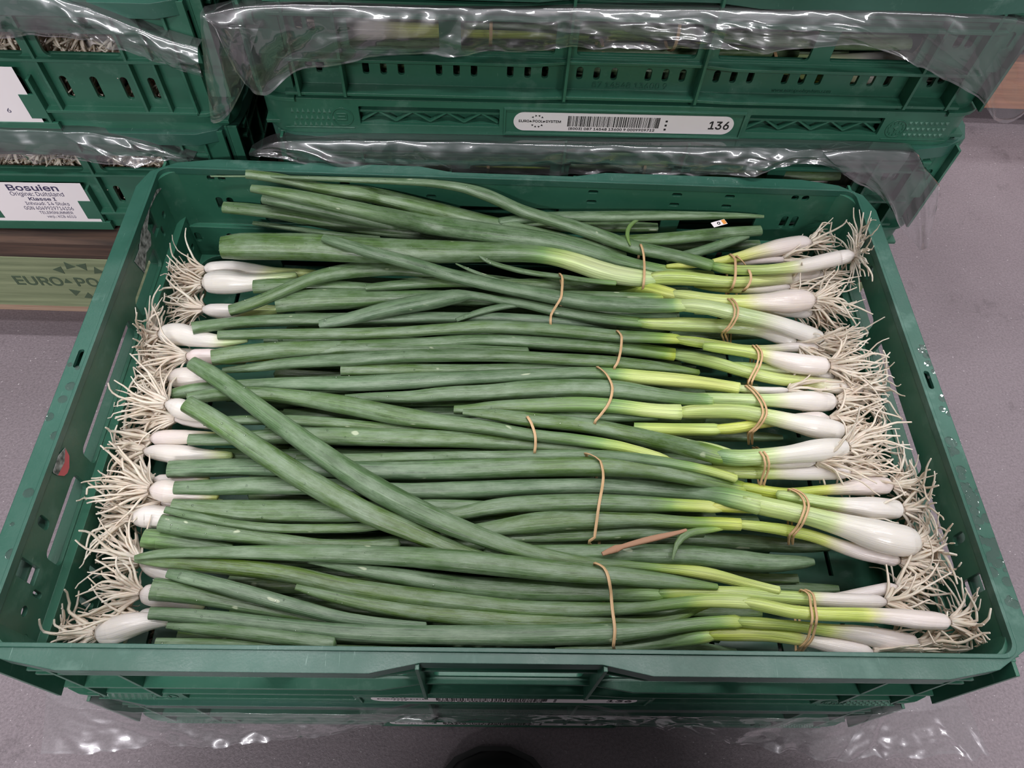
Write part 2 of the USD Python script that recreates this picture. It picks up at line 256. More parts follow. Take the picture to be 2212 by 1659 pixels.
# tray: band all round the foot, floor with slots, truss openings beside the plate that carries the label
band = prism(rrect(.2935, .1935, .028), .0, .0325) - prism(rrect(.2900, .1900, .025), -.01, .0300)
band = band - prism(rrect(.2805, .1805, .012), .0, .05)
cut = []
for s in (-1, 1):
    for f in (-1, 1):
        cut.append(slot_xz(s*.1580, .0175, .0560, .0085, .0010, *sorted((f*.180, f*.200))))
    cut.append(prism([(s*.158 + a, b) for a, b in rrect(.056, .0015, .001, 2)], .03, .04).translate([0, -.1862, 0]))
band = band - union(cut)
pad, grip = [], []
for s in (-1, 1):
    pts = np.linspace(.103, .213, 9)
    for i in range(8):
        a, b = (s*pts[i], .0105 if i % 2 == 0 else .0195), (s*pts[i+1], .0195 if i % 2 == 0 else .0105)
        d = np.array([b[0]-a[0], b[1]-a[1]]); nrm = np.array([-d[1], d[0]])/np.linalg.norm(d)*.0007
        quad = [(a[0]+nrm[0], -(a[1]+nrm[1])), (b[0]+nrm[0], -(b[1]+nrm[1])), (b[0]-nrm[0], -(b[1]-nrm[1])), (a[0]-nrm[0], -(a[1]-nrm[1]))]
        pad.append(prism(quad, 0, .004).rotate([-90, 0, 0]).translate([0, -.1905, 0]))
    pad.append(box(*sorted((s*.102, s*.215)), -.1905, -.184, .0185, .0205)); pad.append(box(*sorted((s*.102, s*.215)), -.1830, -.1815, .009, .0265))
# frame round the label and the two grip fields
for z in (.0030, .0265): pad.append(box(-.0985, .0985, -.1950, -.1930, z, z + .0016))
for x in (-.0985, .0969): pad.append(box(x, x + .0016, -.1950, -.1930, .0030, .0281))
for x in (-.275, .219): pad.append(box(x, x + .056, -.1940, -.1930, .0050, .0058))
def pyramid(x, z, w, h): return m3.Manifold.hull_points(np.array([(x-w, -.193, z-h), (x+w, -.193, z-h), (x, -.193, z+h), (x, -.1949, z-.3*h)]))
def pyramid4(x, z, w): return m3.Manifold.hull_points(np.array([(x-w, -.193, z-w), (x+w, -.193, z-w), (x+w, -.193, z+w), (x-w, -.193, z+w), (x-.3*w, -.1949, z)]))
for r_ in range(3):
    for k in range(8):
        grip.append(pyramid(-.2665 + k*.0042 + (.0021 if r_ == 1 else 0), .0090 + r_*.0062, .0019, .0027));  grip.append(pyramid4(.2375 + k*.0044, .0100 + r_*.0058, .0019))
tray = union([band] + pad)
tag(obj('grip_pattern', union(grip), GRIP, cls, False), 'scuffed raised triangles and studs', kind='stuff')
fl = box(-.290, .290, -.190, .190, .006, .009)
fl = fl - union([box(x - .0018, x + .0018, y - .012, y + .012, 0, .02) for x in np.linspace(-.25, .25, 11) for y in (-.15, -.09, -.03, .03, .09, .15)])
obj('tray_band', tray, GREEN, cls, 30); obj('tray_floor', fl, GREEN, cls, False)
def text_on(txt, h, x, y, z, depth=.0003, bold=False, width=None):       # lettering upright on a face that looks along -y
    t = meshkit.text_mesh(txt, h, depth, bold)
    if width: t.apply_scale([width/t.extents[0], 1, 1])
    v = t.vertices; t.vertices = np.stack([v[:, 0] + x, y - v[:, 2], v[:, 1] + z], 1); t.invert()
    return t
def rect_on(x0, x1, z0, z1, y, d=.0002): return trimesh.creation.box(bounds=[[x0, y - d, z0], [x1, y, z1]])
def tri_on(cx, cz, r, a, y, d=.0002):
    p = [(cx + r*math.cos(a + k*2.0944), cz + r*math.sin(a + k*2.0944)) for k in range(3)]
    return trimesh.convex.convex_hull(np.array([(x, yy, z) for x, z in p for yy in (y, y - d)]))
emb = [text_on('87 14548 13600 9', .0048, -.0300, -.1840, .0440, .0004), text_on('www.europoolsystem.com', .0028, .115, -.1838, .0440, .0004)]
for cx in (-.2275, .2275):
    t = trimesh.creation.annulus(.0078, .0086, .0006); t.apply_transform(trimesh.transformations.rotation_matrix(math.pi/2, [1, 0, 0])); t.apply_translation([cx, -.1937, .0185]); emb.append(t)
for dx, dz, hx, hz in ((-.001, .0028, .0038, .0006), (-.001, 0, .0030, .0006), (-.001, -.0028, .0038, .0006), (.0030, 0, .0006, .0032)): emb.append(rect_on(-.2275 + dx - hx, -.2275 + dx + hx, .0185 + dz - hz,   .0185 + dz + hz, -.1934, .0006))
for k in range(12):
    a = k*math.pi/6; emb.append(rect_on(.2275 + .0058*math.cos(a) - .0006, .2275 + .0058*math.cos(a) + .0006, .0185 + .0058*math.sin(a) - .001, .0185 + .0058*math.sin(a) + .001, -.1934, .0005))
emb.append(tri_on(.2275, .0190, .0026, .9, -.1934, .0006)); emb.append(rect_on(.2268, .2282, .0150, .0185, -.1934, .0006))
EM = trimesh.util.concatenate(emb); EM.apply_translation([0, 0, -.0025]); tag(obj('raised_lettering', EM, GREEN, cls), kind='stuff')
# the identification label
lab = prism([(a, -b) for a, b in rrect(.0905, .0088, .0087, 8)], 0, .0004).rotate([-90, 0, 0]).translate([0, -.1940, .0155])
LB = obj('identification_label', lab, PAPER, cls)
yl = -.1940; pr = []
pr.append(text_on('EURO', .0022, -.0865, yl, .0172, .00015, True, .0085)); pr.append(text_on('POOL', .0022, -.0752, yl, .0172, .00015, True, .0083)); pr.append(text_on('SYSTEM', .0022, -.0645, yl, .0172, .00015, True, .0124))
pr.append(tri_on(-.0766, .0181, .0012, math.pi/2, yl)); pr.append(tri_on(-.0658, .0181, .0012, -math.pi/2, yl))
for k in range(12):
    a = k*math.pi/6 + .26
    if abs(math.sin(a)) > .3: pr.append(tri_on(-.0712 + .0054*math.cos(a), .0183 + .0054*math.sin(a), .0010, a*2.2, yl))
brng = np.random.default_rng(136); x = -.0465
while x < .0285:
    w = brng.choice([.0002, .0003, .0005, .0008]); pr.append(rect_on(x, x + w, .0140, .0240, yl, .0002)); x += w + brng.choice([.00025, .0004, .0006, .0009])
pr.append(text_on('(8003) 087 14548 13600 9 0009909712', .0022, -.0457, yl, .0107, .00015, True, .0712))
for z in (.0120, .0160, .0200): pr.append(rect_on(.0335, .0352, z, z + .0017, yl))
pr.append(text_on('136', .0074, .0690, yl, .0142, .00015, True, .0170))
PR = trimesh.util.concatenate(pr); PR.apply_translation([0, 0, -.0023])
tag(obj('label_print', PR, INK, LB), 'black printed lettering and bar code', kind='stuff')

# the lower crate model of the left stack, which turns its short side to the viewer
LOWC = '/World/low_crate_model'; DZ = -.016
lc = stage.CreateClassPrim(LOWC); UsdGeom.Xform.Define(stage, LOWC); lc.SetSpecifier(Sdf.SpecifierClass)
obj('rim', rim.translate([0, 0, DZ]), RIM, lc, 35)
lwl = (lw - box(-.4, .4, -.3, 0, -.1, .045)).translate([0, 0, DZ]); ewl = end_wall(.0190, .0645, .0385, .0770, DZ, .0045, .0075)
obj('long_wall', lwl, GREEN, lc, 35); obj('long_wall', lwl.rotate([0, 0, 180]), GREEN, lc, 35)
obj('end_wall', ewl.rotate([0, 0, -90]), GREEN, lc, 35); obj('end_wall', ewl.rotate([0, 0, 90]), GREEN, lc, 35)
for sx in (-1, 1):
    for sy in (-1, 1):
        q = box(*sorted((sx*.262, sx*.31)), *sorted((sy*.168, sy*.21)), 0, .2); obj('corner_post', (post.translate([0, 0, DZ]) + fl_.translate([0, 0, DZ + .001])) ^ q, GREEN, lc, 35)
tl = prism(rrect(.2935, .1935, .028), 0, .0185) - prism(rrect(.2900, .1900, .025), -.01, .0165)
obj('tray_band', tl - prism(rrect(.2805, .1805, .012), 0, .05), GREEN, lc, 35); obj('tray_floor', fl, GREEN, lc, False)

# ------------------------------------------------------------------ tubes: every stalk, leaf, root and band
def resample(P, cols, step, nmin=6, nmax=90):
    d = np.r_[0, np.cumsum(np.linalg.norm(np.diff(P, axis=0), axis=1))]
    keep = np.r_[True, np.diff(d) > 1e-5]; d, P = d[keep], P[keep]; cols = [c[keep] for c in cols]
    n = int(np.clip(d[-1]/step, nmin, nmax)); q = np.linspace(0, d[-1], n)
    q = np.unique(np.r_[q, d[d < .012]])
    f = lambda v: PchipInterpolator(d, v)(q)
    return np.stack([f(P[:, i]) for i in range(3)], 1), [f(c) for c in cols], q
def tube(P, r, flat=1.0, sides=14, hollow=False, round_start=False, wob=0.0, seed=0.0, sq=1.0):
    n = len(P); T = np.gradient(P, axis=0); T /= np.linalg.norm(T, axis=1)[:, None] + 1e-12
    S = np.cross(T, [0, 0, 1.0]); S /= np.linalg.norm(S, axis=1)[:, None] + 1e-12; U = np.cross(S, T)
    a = np.linspace(0, 2*np.pi, sides, endpoint=False)
    s = np.r_[0, np.cumsum(np.linalg.norm(np.diff(P, axis=0), axis=1))]
    W = 1 + wob*(np.sin(2*a[None, :] + seed + s[:, None]*18)*.5 + np.sin(3*a[None, :] + 2*seed - s[:, None]*31)*.5)
    ca, sa = np.sign(np.cos(a))*np.abs(np.cos(a))**sq, np.sign(np.sin(a))*np.abs(np.sin(a))**sq
    V = P[:, None, :] + (r[:, None]*W)[..., None]*(ca[None, :, None]*S[:, None, :] + (flat*sa)[None, :, None]*U[:, None, :])
    flow = np.stack([np.broadcast_to(ca*.006, (n, sides)), np.broadcast_to(sa*.006, (n, sides)), np.broadcast_to(s[:, None], (n, sides))], -1) + np.array([seed*.37, seed*.71, seed*1.3])
    rings, fl, gi = [V], [flow], [np.repeat(np.arange(n), sides)]
    V = V.reshape(-1, 3); flow = flow.reshape(-1, 3); g = gi[0]
    F = []
    for i in range(n - 1):
        b, c = i*sides, (i+1)*sides
        for k in range(sides): F.append((b + k, b + (k+1) % sides, c + (k+1) % sides, c + k))
    F = [(x[0], x[1], x[2]) for x in F] + [(x[0], x[2], x[3]) for x in F]
    def add(v, f_, gidx):
        nonlocal V, flow, g
        V = np.vstack([V, v]); flow = np.vstack([flow, f_]); g = np.r_[g, gidx]; return len(V) - len(v)
    if hollow and r[0] > .0012:
        inner = P[0] + (V[:sides] - P[0])*.86; b = add(inner, flow[:sides], np.zeros(sides, int))
        deep = P[0] + T[0]*.007 + (V[:sides] - P[0])*.7; c = add(deep, flow[:sides], np.zeros(sides, int)); e = add([P[0] + T[0]*.0075], flow[:1], [0])
        for k in range(sides):
            k2 = (k+1) % sides
            F += [(k, b+k, b+k2), (k, b+k2, k2), (b+k, c+k, c+k2), (b+k, c+k2, b+k2), (c+k, e, c+k2)]
    else:
        e = add([P[0] - T[0]*r[0]*(.35 if round_start else .1)], flow[:1], [0])
        for k in range(sides): F.append((e, (k+1) % sides, k))
    e = add([P[-1] + T[-1]*r[-1]*.5], flow[-1:], [n-1]); b = (n-1)*sides
    for k in range(sides): F.append((e, b + k, b + (k+1) % sides))
    return V, np.array(F)[:, ::-1], flow, g
def decode(line):
    h, *v = line.split(';'); return h.split(), [np.cumsum(np.array(x.split(), int)) for x in v]
def tufts(P0, d, w, n, lmin, lmax, rg, xlim=.2765, spread=.75, thick=.00085, droop=.25):
    VV, FF, o = [], [], 0
    side = np.cross(d, [0, 0, 1.0]); side /= np.linalg.norm(side) + 1e-9; upv = np.cross(side, d)
    for k in range(n):
        a = rg.uniform(0, 6.283); q = math.sqrt(rg.uniform(0, 1))
        st = P0 + (side*math.cos(a) + upv*math.sin(a))*w*.42*q + d*.0008
        dr = d + (side*math.cos(a) + upv*math.sin(a))*spread*q*rg.uniform(.5, 1.3); dr /= np.linalg.norm(dr)
        L = rg.uniform(lmin, lmax); m = 11; pts = [st]; cur = rg.normal(0, .10, 3); cur[2] -= droop*.3; wv = rg.normal(0, .15, 3); wp = rg.uniform(0, 6.28); wf = rg.uniform(.6, 1.3)
        for i in range(m - 1):
            dr = dr + cur*.55 + wv*math.sin(wp + wf*i) + rg.normal(0, .045, 3); dr /= np.linalg.norm(dr)
            nx = pts[-1] + dr*L/(m-1)
            if abs(nx[0]) > xlim: nx[0] = math.copysign(xlim, nx[0]); dr[0] *= .2; dr[1] += rg.normal(0, .4); dr[2] += .15
            if abs(nx[1]) > .178: nx[1] = math.copysign(.178, nx[1])
            pts.append(nx)
        pts = np.array(pts); r = thick*rg.uniform(.7, 1.45)*np.linspace(1, .42, m)*np.r_[.85, np.ones(m-1)]
        v, f, _, _ = tube(pts, r, 1.0, 5); VV.append(v); FF.append(f + o); o += len(v)
    return np.vstack(VV), np.vstack(FF)

STRANDS = '''
L1 0 f;1648 -437 -437 -438 -437 -437 -437 -438 -437;1280 13 21 28 32 34 31 25 18;1506 2 1 1 2 1 2 1 0;87 3 4 4 3 4 3 4 4;100 0 0 0 0 0 0 0 0
L2 0 f;1229 -385 -385 -385 -385 -384 -385 -385 -385;705 33 27 17 6 -5 -16 -26 -33;1500 1 2 1 1 1 2 0 1;73 3 3 3 3 3 3 3 3;100 0 0 0 0 0 0 0 0
L3 0 f;1046 -362 -362 -362 -362 -362 -362 -362 -362;253 30 28 24 17 9 0 -9 -17;1505 2 1 1 2 1 2 1 0;84 4 3 4 3 4 3 4 3;100 0 0 0 0 0 0 0 0
L4 0 f;1212 -383 -382 -383 -383 -383 -382 -383 -383;46 10 -1 -10 -20 -27 -31 -33 -31;1506 1 2 1 2 1 1 2 0;86 4 3 4 3 4 4 3 4;100 0 0 0 0 0 0 0 0
L5 0 f;1085 -367 -367 -367 -366 -367 -367 -367 -367;-559 12 8 5 1 -3 -7 -10 -12;1511 1 2 2 1 2 1 2 0;98 4 4 4 4 4 4 4 4;100 0 0 0 0 0 0 0 0
L6 0 f;1039 -361 -361 -362 -361 -361 -361 -361 -361;-855 -29 -34 -36 -35 -29 -21 -12 -1;1511 2 1 2 1 2 2 1 0;98 4 4 4 4 5 4 4 4;100 0 0 0 0 0 0 0 0
L7 0 f;801 -331 -332 -331 -331 -332 -331 -332 -331;-1486 22 22 20 17 12 5 -1 -9;1506 1 2 1 2 1 2 1 0;86 4 4 3 4 3 4 4 3;100 0 0 0 0 0 0 0 0
L1 1 f;1647 -438 -437 -437 -437 -437 -437 -437 -437;1211 7 3 -3 -6 -11 -13 -14 -15;1555 -3 -16 -23 -4 1 2 1 0;81 3 3 4 3 4 3 3 4;100 0 0 0 0 0 0 0 0
L2 1 f;1639 -436 -436 -436 -437 -436 -436 -436 -436;762 -12 -18 -21 -22 -22 -19 -13 -8;1558 6 2 -2 -16 -31 3 37 9;78 4 3 3 3 4 3 3 3;100 0 0 0 0 0 0 0 0
L3 1 f;1332 -398 -398 -397 -398 -398 -398 -397 -398;213 31 27 21 12 3 -8 -17 -25;1573 3 3 2 1 1 -1 -1 0;78 4 3 3 3 4 3 3 3;100 0 0 0 0 0 0 0 0
L4 1 f;1687 -442 -442 -442 -442 -443 -442 -442 -442;-375 -8 -7 -7 -5 -3 -1 1 3;1505 1 1 1 2 1 2 1 0;82 4 3 4 3 3 4 3 4;100 0 0 0 0 0 0 0 0
L5 1 f;1384 -404 -405 -404 -404 -404 -405 -404 -404;-450 2 5 9 11 13 13 12 9;1561 8 9 6 5 4 3 1 0;78 4 3 3 4 3 3 3 4;100 0 0 0 0 0 0 0 0
L6 1 f;1287 -392 -392 -392 -392 -393 -392 -392 -392;-945 14 6 -3 -12 -19 -26 -29 -29;1572 13 7 2 2 5 7 6 2;78 3 3 4 3 3 3 4 3;100 0 0 0 0 0 0 0 0
L7 1 f;1467 -414 -415 -415 -414 -415 -415 -414 -415;-1396 -10 -16 -21 -22 -23 -20 -17 -10;1515 45 20 3 -1 -7 -30 -26 -5;83 3 3 4 3 4 3 4 3;100 0 0 0 0 0 0 0 0
L1 2 f;1638 -436 -436 -436 -436 -436 -436 -436 -436;1175 0 2 4 7 8 8 8 7;1616 -1 -3 -10 -10 1 1 0 0;83 3 4 3 3 4 3 4 3;100 0 0 0 0 0 0 0 0
L2 2 f;1841 -461 -462 -461 -461 -462 -461 -462 -461;991 -13 -20 -23 -26 -25 -23 -17 -11;1509 1 2 1 7 22 14 2 0;93 4 4 4 3 4 4 4 4;100 0 0 0 0 0 0 0 0
L3 2 f;1690 -442 -443 -442 -443 -442 -443 -442 -443;295 2 1 0 1 -1 0 -2 -1;1527 91 31 7 4 3 1 0 0;83 4 3 4 3 4 3 4 3;100 0 0 0 0 0 0 0 0
L4 2 f;1133 -373 -373 -373 -372 -373 -373 -373 -373;2 -6 -6 -4 -2 -1 1 2 4;1568 2 8 9 7 3 1 -1 -1;83 4 3 4 3 4 3 4 3;100 0 0 0 0 0 0 0 0
L5 2 f;1782 -454 -454 -454 -454 -454 -454 -454 -454;-439 -22 -30 -35 -36 -35 -29 -21 -11;1636 6 1 -2 -15 -19 -7 2 0;99 4 4 4 4 5 4 4 4;100 0 0 0 0 0 0 0 0
L6 2 f;1664 -439 -439 -439 -440 -439 -439 -440 -439;-1294 29 31 31 28 22 14 4 -6;1502 1 1 2 7 32 40 47 10;76 3 3 3 4 3 3 3 3;100 0 0 0 0 0 0 0 0
L7 2 f;1670 -440 -440 -440 -440 -440 -440 -440 -440;-1382 17 14 11 5 0 -6 -11 -15;1607 15 4 -9 -33 1 8 5 1;75 4 3 3 3 3 3 3 4;100 0 0 0 0 0 0 0 0
L1 0 f;1381 -404 -404 -404 -404 -403 -404 -404 -404;1286 -13 -15 -17 -16 -14 -10 -6 -2;1606 26 22 9 5 4 2 1 1;74 4 3 3 3 3 3 3 3;100 0 0 0 0 0 0 0 0
L2 0 f;860 -339 -338 -339 -339 -339 -338 -339 -339;661 -2 1 5 8 11 11 12 11;1616 1 1 -1 -5 -4 5 3 0;71 3 3 3 3 3 3 3 3;100 0 0 0 0 0 0 0 0
L3 0 f;1734 -448 -448 -448 -448 -448 -448 -448 -448;399 -12 -12 -11 -9 -5 -2 3 6;1537 130 49 13 7 5 2 1 0;86 3 4 3 4 4 3 4 3;100 0 0 0 0 0 0 0 0
L4 0 f;1154 -375 -376 -375 -376 -375 -376 -375 -376;-29 -6 -7 -7 -6 -5 -4 -1 1;1644 8 11 10 4 4 1 1 0;95 4 4 4 4 4 4 4 4;100 0 0 0 0 0 0 0 0
L5 0 f;1326 -397 -397 -397 -397 -397 -397 -397 -397;-383 6 -5 -17 -26 -32 -37 -36 -33;1698 -7 -24 0 2 0 1 5 1;92 4 4 3 4 4 4 4 4;100 0 0 0 0 0 0 0 0
L6 0 f;956 -350 -351 -351 -351 -351 -350 -351 -351;-1407 -4 6 16 24 30 34 33 30;1680 -2 -7 -6 0 2 0 -5 -13;78 3 3 3 4 3 3 3 4;100 0 0 0 0 0 0 0 0
L7 0 f;1431 -410 -410 -410 -411 -410 -410 -410 -410;-1700 7 9 10 9 9 7 5 2;1511 1 2 2 1 2 6 19 5;98 4 4 4 4 4 4 4 4;100 0 0 0 0 0 0 0 0
L1 1 f;1514 -420 -421 -420 -421 -420 -421 -420 -421;1224 -9 -10 -8 -7 -5 -1 1 3;1689 21 20 12 9 6 5 3 1;95 4 4 4 4 4 4 3 4;100 0 0 0 0 0 0 0 0
L2 1 f;1159 -376 -376 -377 -376 -376 -376 -376 -376;899 -1 -9 -17 -23 -27 -28 -26 -22;1587 6 11 16 14 15 32 19 3;96 4 4 4 4 4 4 4 4;100 0 0 0 0 0 0 0 0
L3 1 f;1562 -427 -426 -427 -426 -427 -426 -427 -426;201 0 1 0 0 1 0 0 1;1640 0 -1 -7 -32 -35 123 36 0;87 4 4 3 4 3 4 4 3;100 0 0 0 0 0 0 0 0
L4 1 f;845 -337 -337 -337 -336 -337 -337 -337 -337;-387 -25 -23 -20 -15 -7 0 8 15;1759 -3 -5 1 4 3 1 -2 -4;87 4 3 4 4 3 4 4 3;100 0 0 0 0 0 0 0 0
L5 1 f;1385 -405 -404 -404 -405 -404 -404 -405 -404;-843 -13 -7 -3 2 8 12 15 17;1617 25 12 1 -1 -26 -90 -22 0;86 4 3 4 3 4 3 4 4;100 0 0 0 0 0 0 0 0
L6 1 f;1391 -405 -405 -405 -405 -406 -405 -405 -405;-1049 12 7 1 -5 -10 -14 -18 -19;1506 8 33 44 41 37 33 18 3;86 4 3 4 3 4 4 3 4;100 0 0 0 0 0 0 0 0
L7 1 f;1506 -419 -420 -419 -420 -419 -420 -419 -420;-1529 18 17 13 9 4 -2 -7 -12;1535 135 43 3 -10 -41 -18 -24 -24;77 3 3 4 3 3 3 3 4;100 0 0 0 0 0 0 0 0
L1 2 f;1109 -370 -370 -370 -370 -370 -369 -370 -370;1342 8 17 26 31 34 33 29 22;1668 -16 -47 -13 2 3 1 0 -1;85 3 4 3 4 3 4 3 4;100 0 0 0 0 0 0 0 0
L2 2 f;1059 -364 -363 -364 -363 -364 -364 -363 -364;546 6 1 -4 -7 -11 -13 -14 -14;1511 1 2 1 2 2 1 1 1;97 4 4 4 4 4 4 4 4;100 0 0 0 0 0 0 0 0
L3 2 f;869 -340 -340 -340 -340 -339 -340 -340 -340;89 0 0 0 0 1 0 0 0;1575 2 0 0 -4 -16 -34 -11 -1;77 3 3 4 3 3 3 3 4;100 0 0 0 0 0 0 0 0
L4 2 f;1276 -391 -391 -390 -391 -391 -391 -390 -391;-172 -31 -29 -24 -16 -8 3 12 21;1503 1 2 1 1 2 1 1 0;79 4 3 3 4 3 3 4 3;100 0 0 0 0 0 0 0 0
L5 2 f;1569 -427 -427 -428 -427 -428 -427 -428 -427;-771 -3 2 5 9 12 13 13 12;1503 1 1 2 21 87 56 17 3;79 3 3 4 3 3 3 4 3;100 0 0 0 0 0 0 0 0
L6 2 f;1782 -454 -454 -454 -454 -454 -454 -454 -454;-1387 -11 0 12 22 30 36 37 36;1692 44 10 0 -2 1 1 -1 0;82 4 3 3 4 3 4 3 4;100 0 0 0 0 0 0 0 0
L7 2 f;1025 -359 -359 -360 -359 -360 -359 -360 -359;-1780 0 0 0 0 0 0 2 35;1554 -4 -15 -20 -4 2 21 58 20;84 3 4 3 4 3 4 3 4;100 0 0 0 0 0 0 0 0
L1 0 f;1054 -363 -363 -363 -363 -363 -363 -363 -363;1466 -28 -30 -29 -24 -18 -9 -1 9;1542 98 33 0 -5 -25 -65 -48 -12;90 3 4 4 4 3 4 4 3;100 0 0 0 0 0 0 0 0
L2 0 f;1216 -383 -384 -383 -383 -383 -384 -383 -383;903 -6 -7 -9 -9 -9 -8 -6 -3;1674 12 17 17 18 24 13 3 0;95 4 4 4 3 4 4 4 4;100 0 0 0 0 0 0 0 0
L3 0 f;910 -345 -345 -345 -345 -345 -345 -345 -345;207 -1 -1 -1 -2 -1 -1 -1 0;1715 0 -2 1 22 47 29 8 1;94 4 4 4 4 4 4 3 4;100 0 0 0 0 0 0 0 0
L4 0 f;1795 -456 -455 -456 -456 -455 -456 -455 -456;-236 -5 -6 -6 -6 -5 -3 -2 1;1515 43 18 6 4 5 4 3 0;82 4 3 4 3 4 3 4 3;100 0 0 0 0 0 0 0 0
L5 0 f;1179 -378 -379 -379 -378 -379 -379 -378 -379;-720 7 12 17 19 20 19 17 11;1555 2 27 70 29 14 35 23 5;73 3 3 3 3 3 3 3 3;100 0 0 0 0 0 0 0 0
L6 0 f;1369 -403 -402 -402 -403 -402 -402 -403 -402;-1306 -24 -21 -15 -8 0 8 14 21;1798 14 8 2 0 -1 -3 -10 -11;85 3 4 3 4 3 4 3 4;100 0 0 0 0 0 0 0 0
L7 0 f;940 -349 -348 -349 -349 -349 -348 -349 -349;-1339 -29 -28 -25 -21 -12 -5 5 14;1890 1 1 -1 -2 -4 -12 -43 -94;82 4 3 4 3 4 3 3 4;100 0 0 0 0 0 0 0 0
L1 1 f;1641 -436 -437 -436 -436 -437 -436 -437 -436;1253 27 20 11 2 -8 -18 -25 -30;1757 0 -4 -17 -5 17 70 28 3;72 3 3 3 3 3 3 3 3;100 0 0 0 0 0 0 0 0
L2 1 f;1074 -365 -366 -365 -366 -365 -366 -365 -366;895 -4 -13 -21 -26 -29 -29 -26 -21;1772 14 18 19 14 4 0 -2 -6;86 3 4 3 4 4 3 4 3;100 0 0 0 0 0 0 0 0
L3 1 f;875 -341 -341 -340 -341 -340 -341 -340 -341;377 -2 0 3 5 6 6 8 6;1801 7 7 4 3 3 2 0 1;87 4 3 4 3 4 4 3 4;100 0 0 0 0 0 0 0 0
L4 1 f;1549 -425 -425 -425 -425 -424 -425 -425 -425;-109 3 5 5 6 5 4 3 2;1693 20 22 15 10 7 4 3 0;77 3 3 4 3 3 3 3 4;100 0 0 0 0 0 0 0 0
L5 1 f;1516 -421 -420 -421 -421 -421 -420 -421 -421;-662 3 3 5 4 4 4 2 1;1616 20 50 55 34 32 26 10 1;95 4 4 4 4 4 4 4 4;100 0 0 0 0 0 0 0 0
L6 1 f;1185 -379 -380 -379 -379 -380 -379 -380 -379;-1291 -4 -4 -3 -2 0 1 2 3;1956 0 -3 -17 -30 -6 0 0 -2;100 4 4 4 4 4 5 4 4;100 0 0 0 0 0 0 0 0
L1 2 f;1325 -397 -397 -397 -397 -396 -397 -397 -397;1472 11 5 -2 -8 -14 -18 -20 -22;1666 45 17 1 -8 -27 -8 -4 -17;100 4 4 5 4 4 4 4 4;100 0 0 0 0 0 0 0 0
L2 2 f;1298 -394 -393 -394 -393 -394 -393 -394 -393;711 0 1 0 -1 0 -1 -1 -1;1646 27 11 5 42 147 49 3 0;98 4 4 4 4 4 4 4 4;100 0 0 0 0 0 0 0 0
L3 2 f;1160 -376 -377 -376 -376 -376 -377 -376 -376;130 -19 -21 -21 -19 -15 -10 -3 3;1695 -5 -15 5 47 23 16 37 12;96 4 4 4 4 4 4 4 4;100 0 0 0 0 0 0 0 0
L4 2 f;1849 -462 -463 -462 -462 -463 -462 -463 -462;-348 6 -1 -7 -14 -19 -21 -23 -21;1610 136 65 9 3 14 12 4 1;100 4 4 4 5 4 4 4 4;100 0 0 0 0 0 0 0 0
L5 2 f;1000 -356 -357 -356 -356 -356 -357 -356 -356;-554 -29 -25 -17 -9 2 12 20 27;1760 44 41 32 26 19 8 2 0;82 4 3 4 3 4 3 4 3;100 0 0 0 0 0 0 0 0
L7 2 f;861 -339 -339 -339 -339 -338 -339 -339 -339;-1780 5 24 22 18 13 6 -1 -8;1616 -2 -6 -9 2 17 34 29 8;73 3 3 3 3 3 3 3 3;100 0 0 0 0 0 0 0 0
R1 3 f;-1591 391 391 391 390 391 391 391 391;1262 17 12 5 -1 -8 -14 -19 -21;1916 -2 -17 -36 -37 -3 4 2 0;79 3 4 3 3 4 3 3 4;100 0 0 0 0 0 0 0 0
R2 3 f;-1930 459 459 459 459 459 459 460 459;1126 -6 -11 -15 -16 -18 -16 -14 -10;1837 0 -1 -10 -53 -165 -25 7 1;88 4 4 3 4 4 4 3 4;100 0 0 0 0 0 0 0 0
R3 3 f;-1793 406 405 405 406 405 406 405 405;629 1 0 -1 0 -1 0 -1 -1;2000 0 -3 -23 -75 -99 -44 -13 -13;95 4 4 4 4 4 4 4 4;100 0 0 0 0 0 0 0 0
R4 3 f;-1993 447 447 447 447 446 447 447 447;114 6 4 2 1 -2 -4 -5 -6;1884 0 -2 -18 -38 -38 -10 -1 0;87 3 4 4 3 4 3 4 4;100 0 0 0 0 0 0 0 0
R5 3 f;-1998 493 492 492 492 492 493 492 492;-467 -1 -7 -10 -13 -14 -15 -14 -11;1939 0 -3 -18 -34 -8 -6 -46 -102;89 4 3 4 4 3 4 4 4;100 0 0 0 0 0 0 0 0
R6 3 f;-1611 436 436 437 436 436 437 436 436;-732 -4 -4 -2 1 2 4 5 7;1763 8 35 8 -5 -30 -43 -29 -17;81 4 3 3 4 3 4 3 3;100 0 0 0 0 0 0 0 0
R7 3 f;-1734 430 431 431 431 431 431 431 431;-1547 -3 -12 -21 -27 -30 -32 -29 -24;1685 0 -11 -46 -27 -4 0 0 -1;87 4 3 4 3 4 4 3 4;100 0 0 0 0 0 0 0 0
R1 3 f;-1557 392 392 392 392 392 393 392 392;1277 -12 -8 -5 0 4 8 11 13;1979 0 -4 -19 -29 -18 -2 0 0;79 3 3 4 3 3 4 3 3;100 0 0 0 0 0 0 0 0
R2 3 f;-2127 463 462 463 462 463 462 463 462;980 9 3 -4 -10 -16 -20 -21 -22;1503 1 16 87 149 84 14 -16 -66;79 3 4 3 3 3 4 3 3;100 0 0 0 0 0 0 0 0
R4 3 f;-1711 444 445 445 444 445 445 444 445;-5 20 19 16 12 6 1 -5 -11;1899 5 1 -1 -6 -18 -10 -2 0;98 4 4 4 5 4 4 4 4;100 0 0 0 0 0 0 0 0
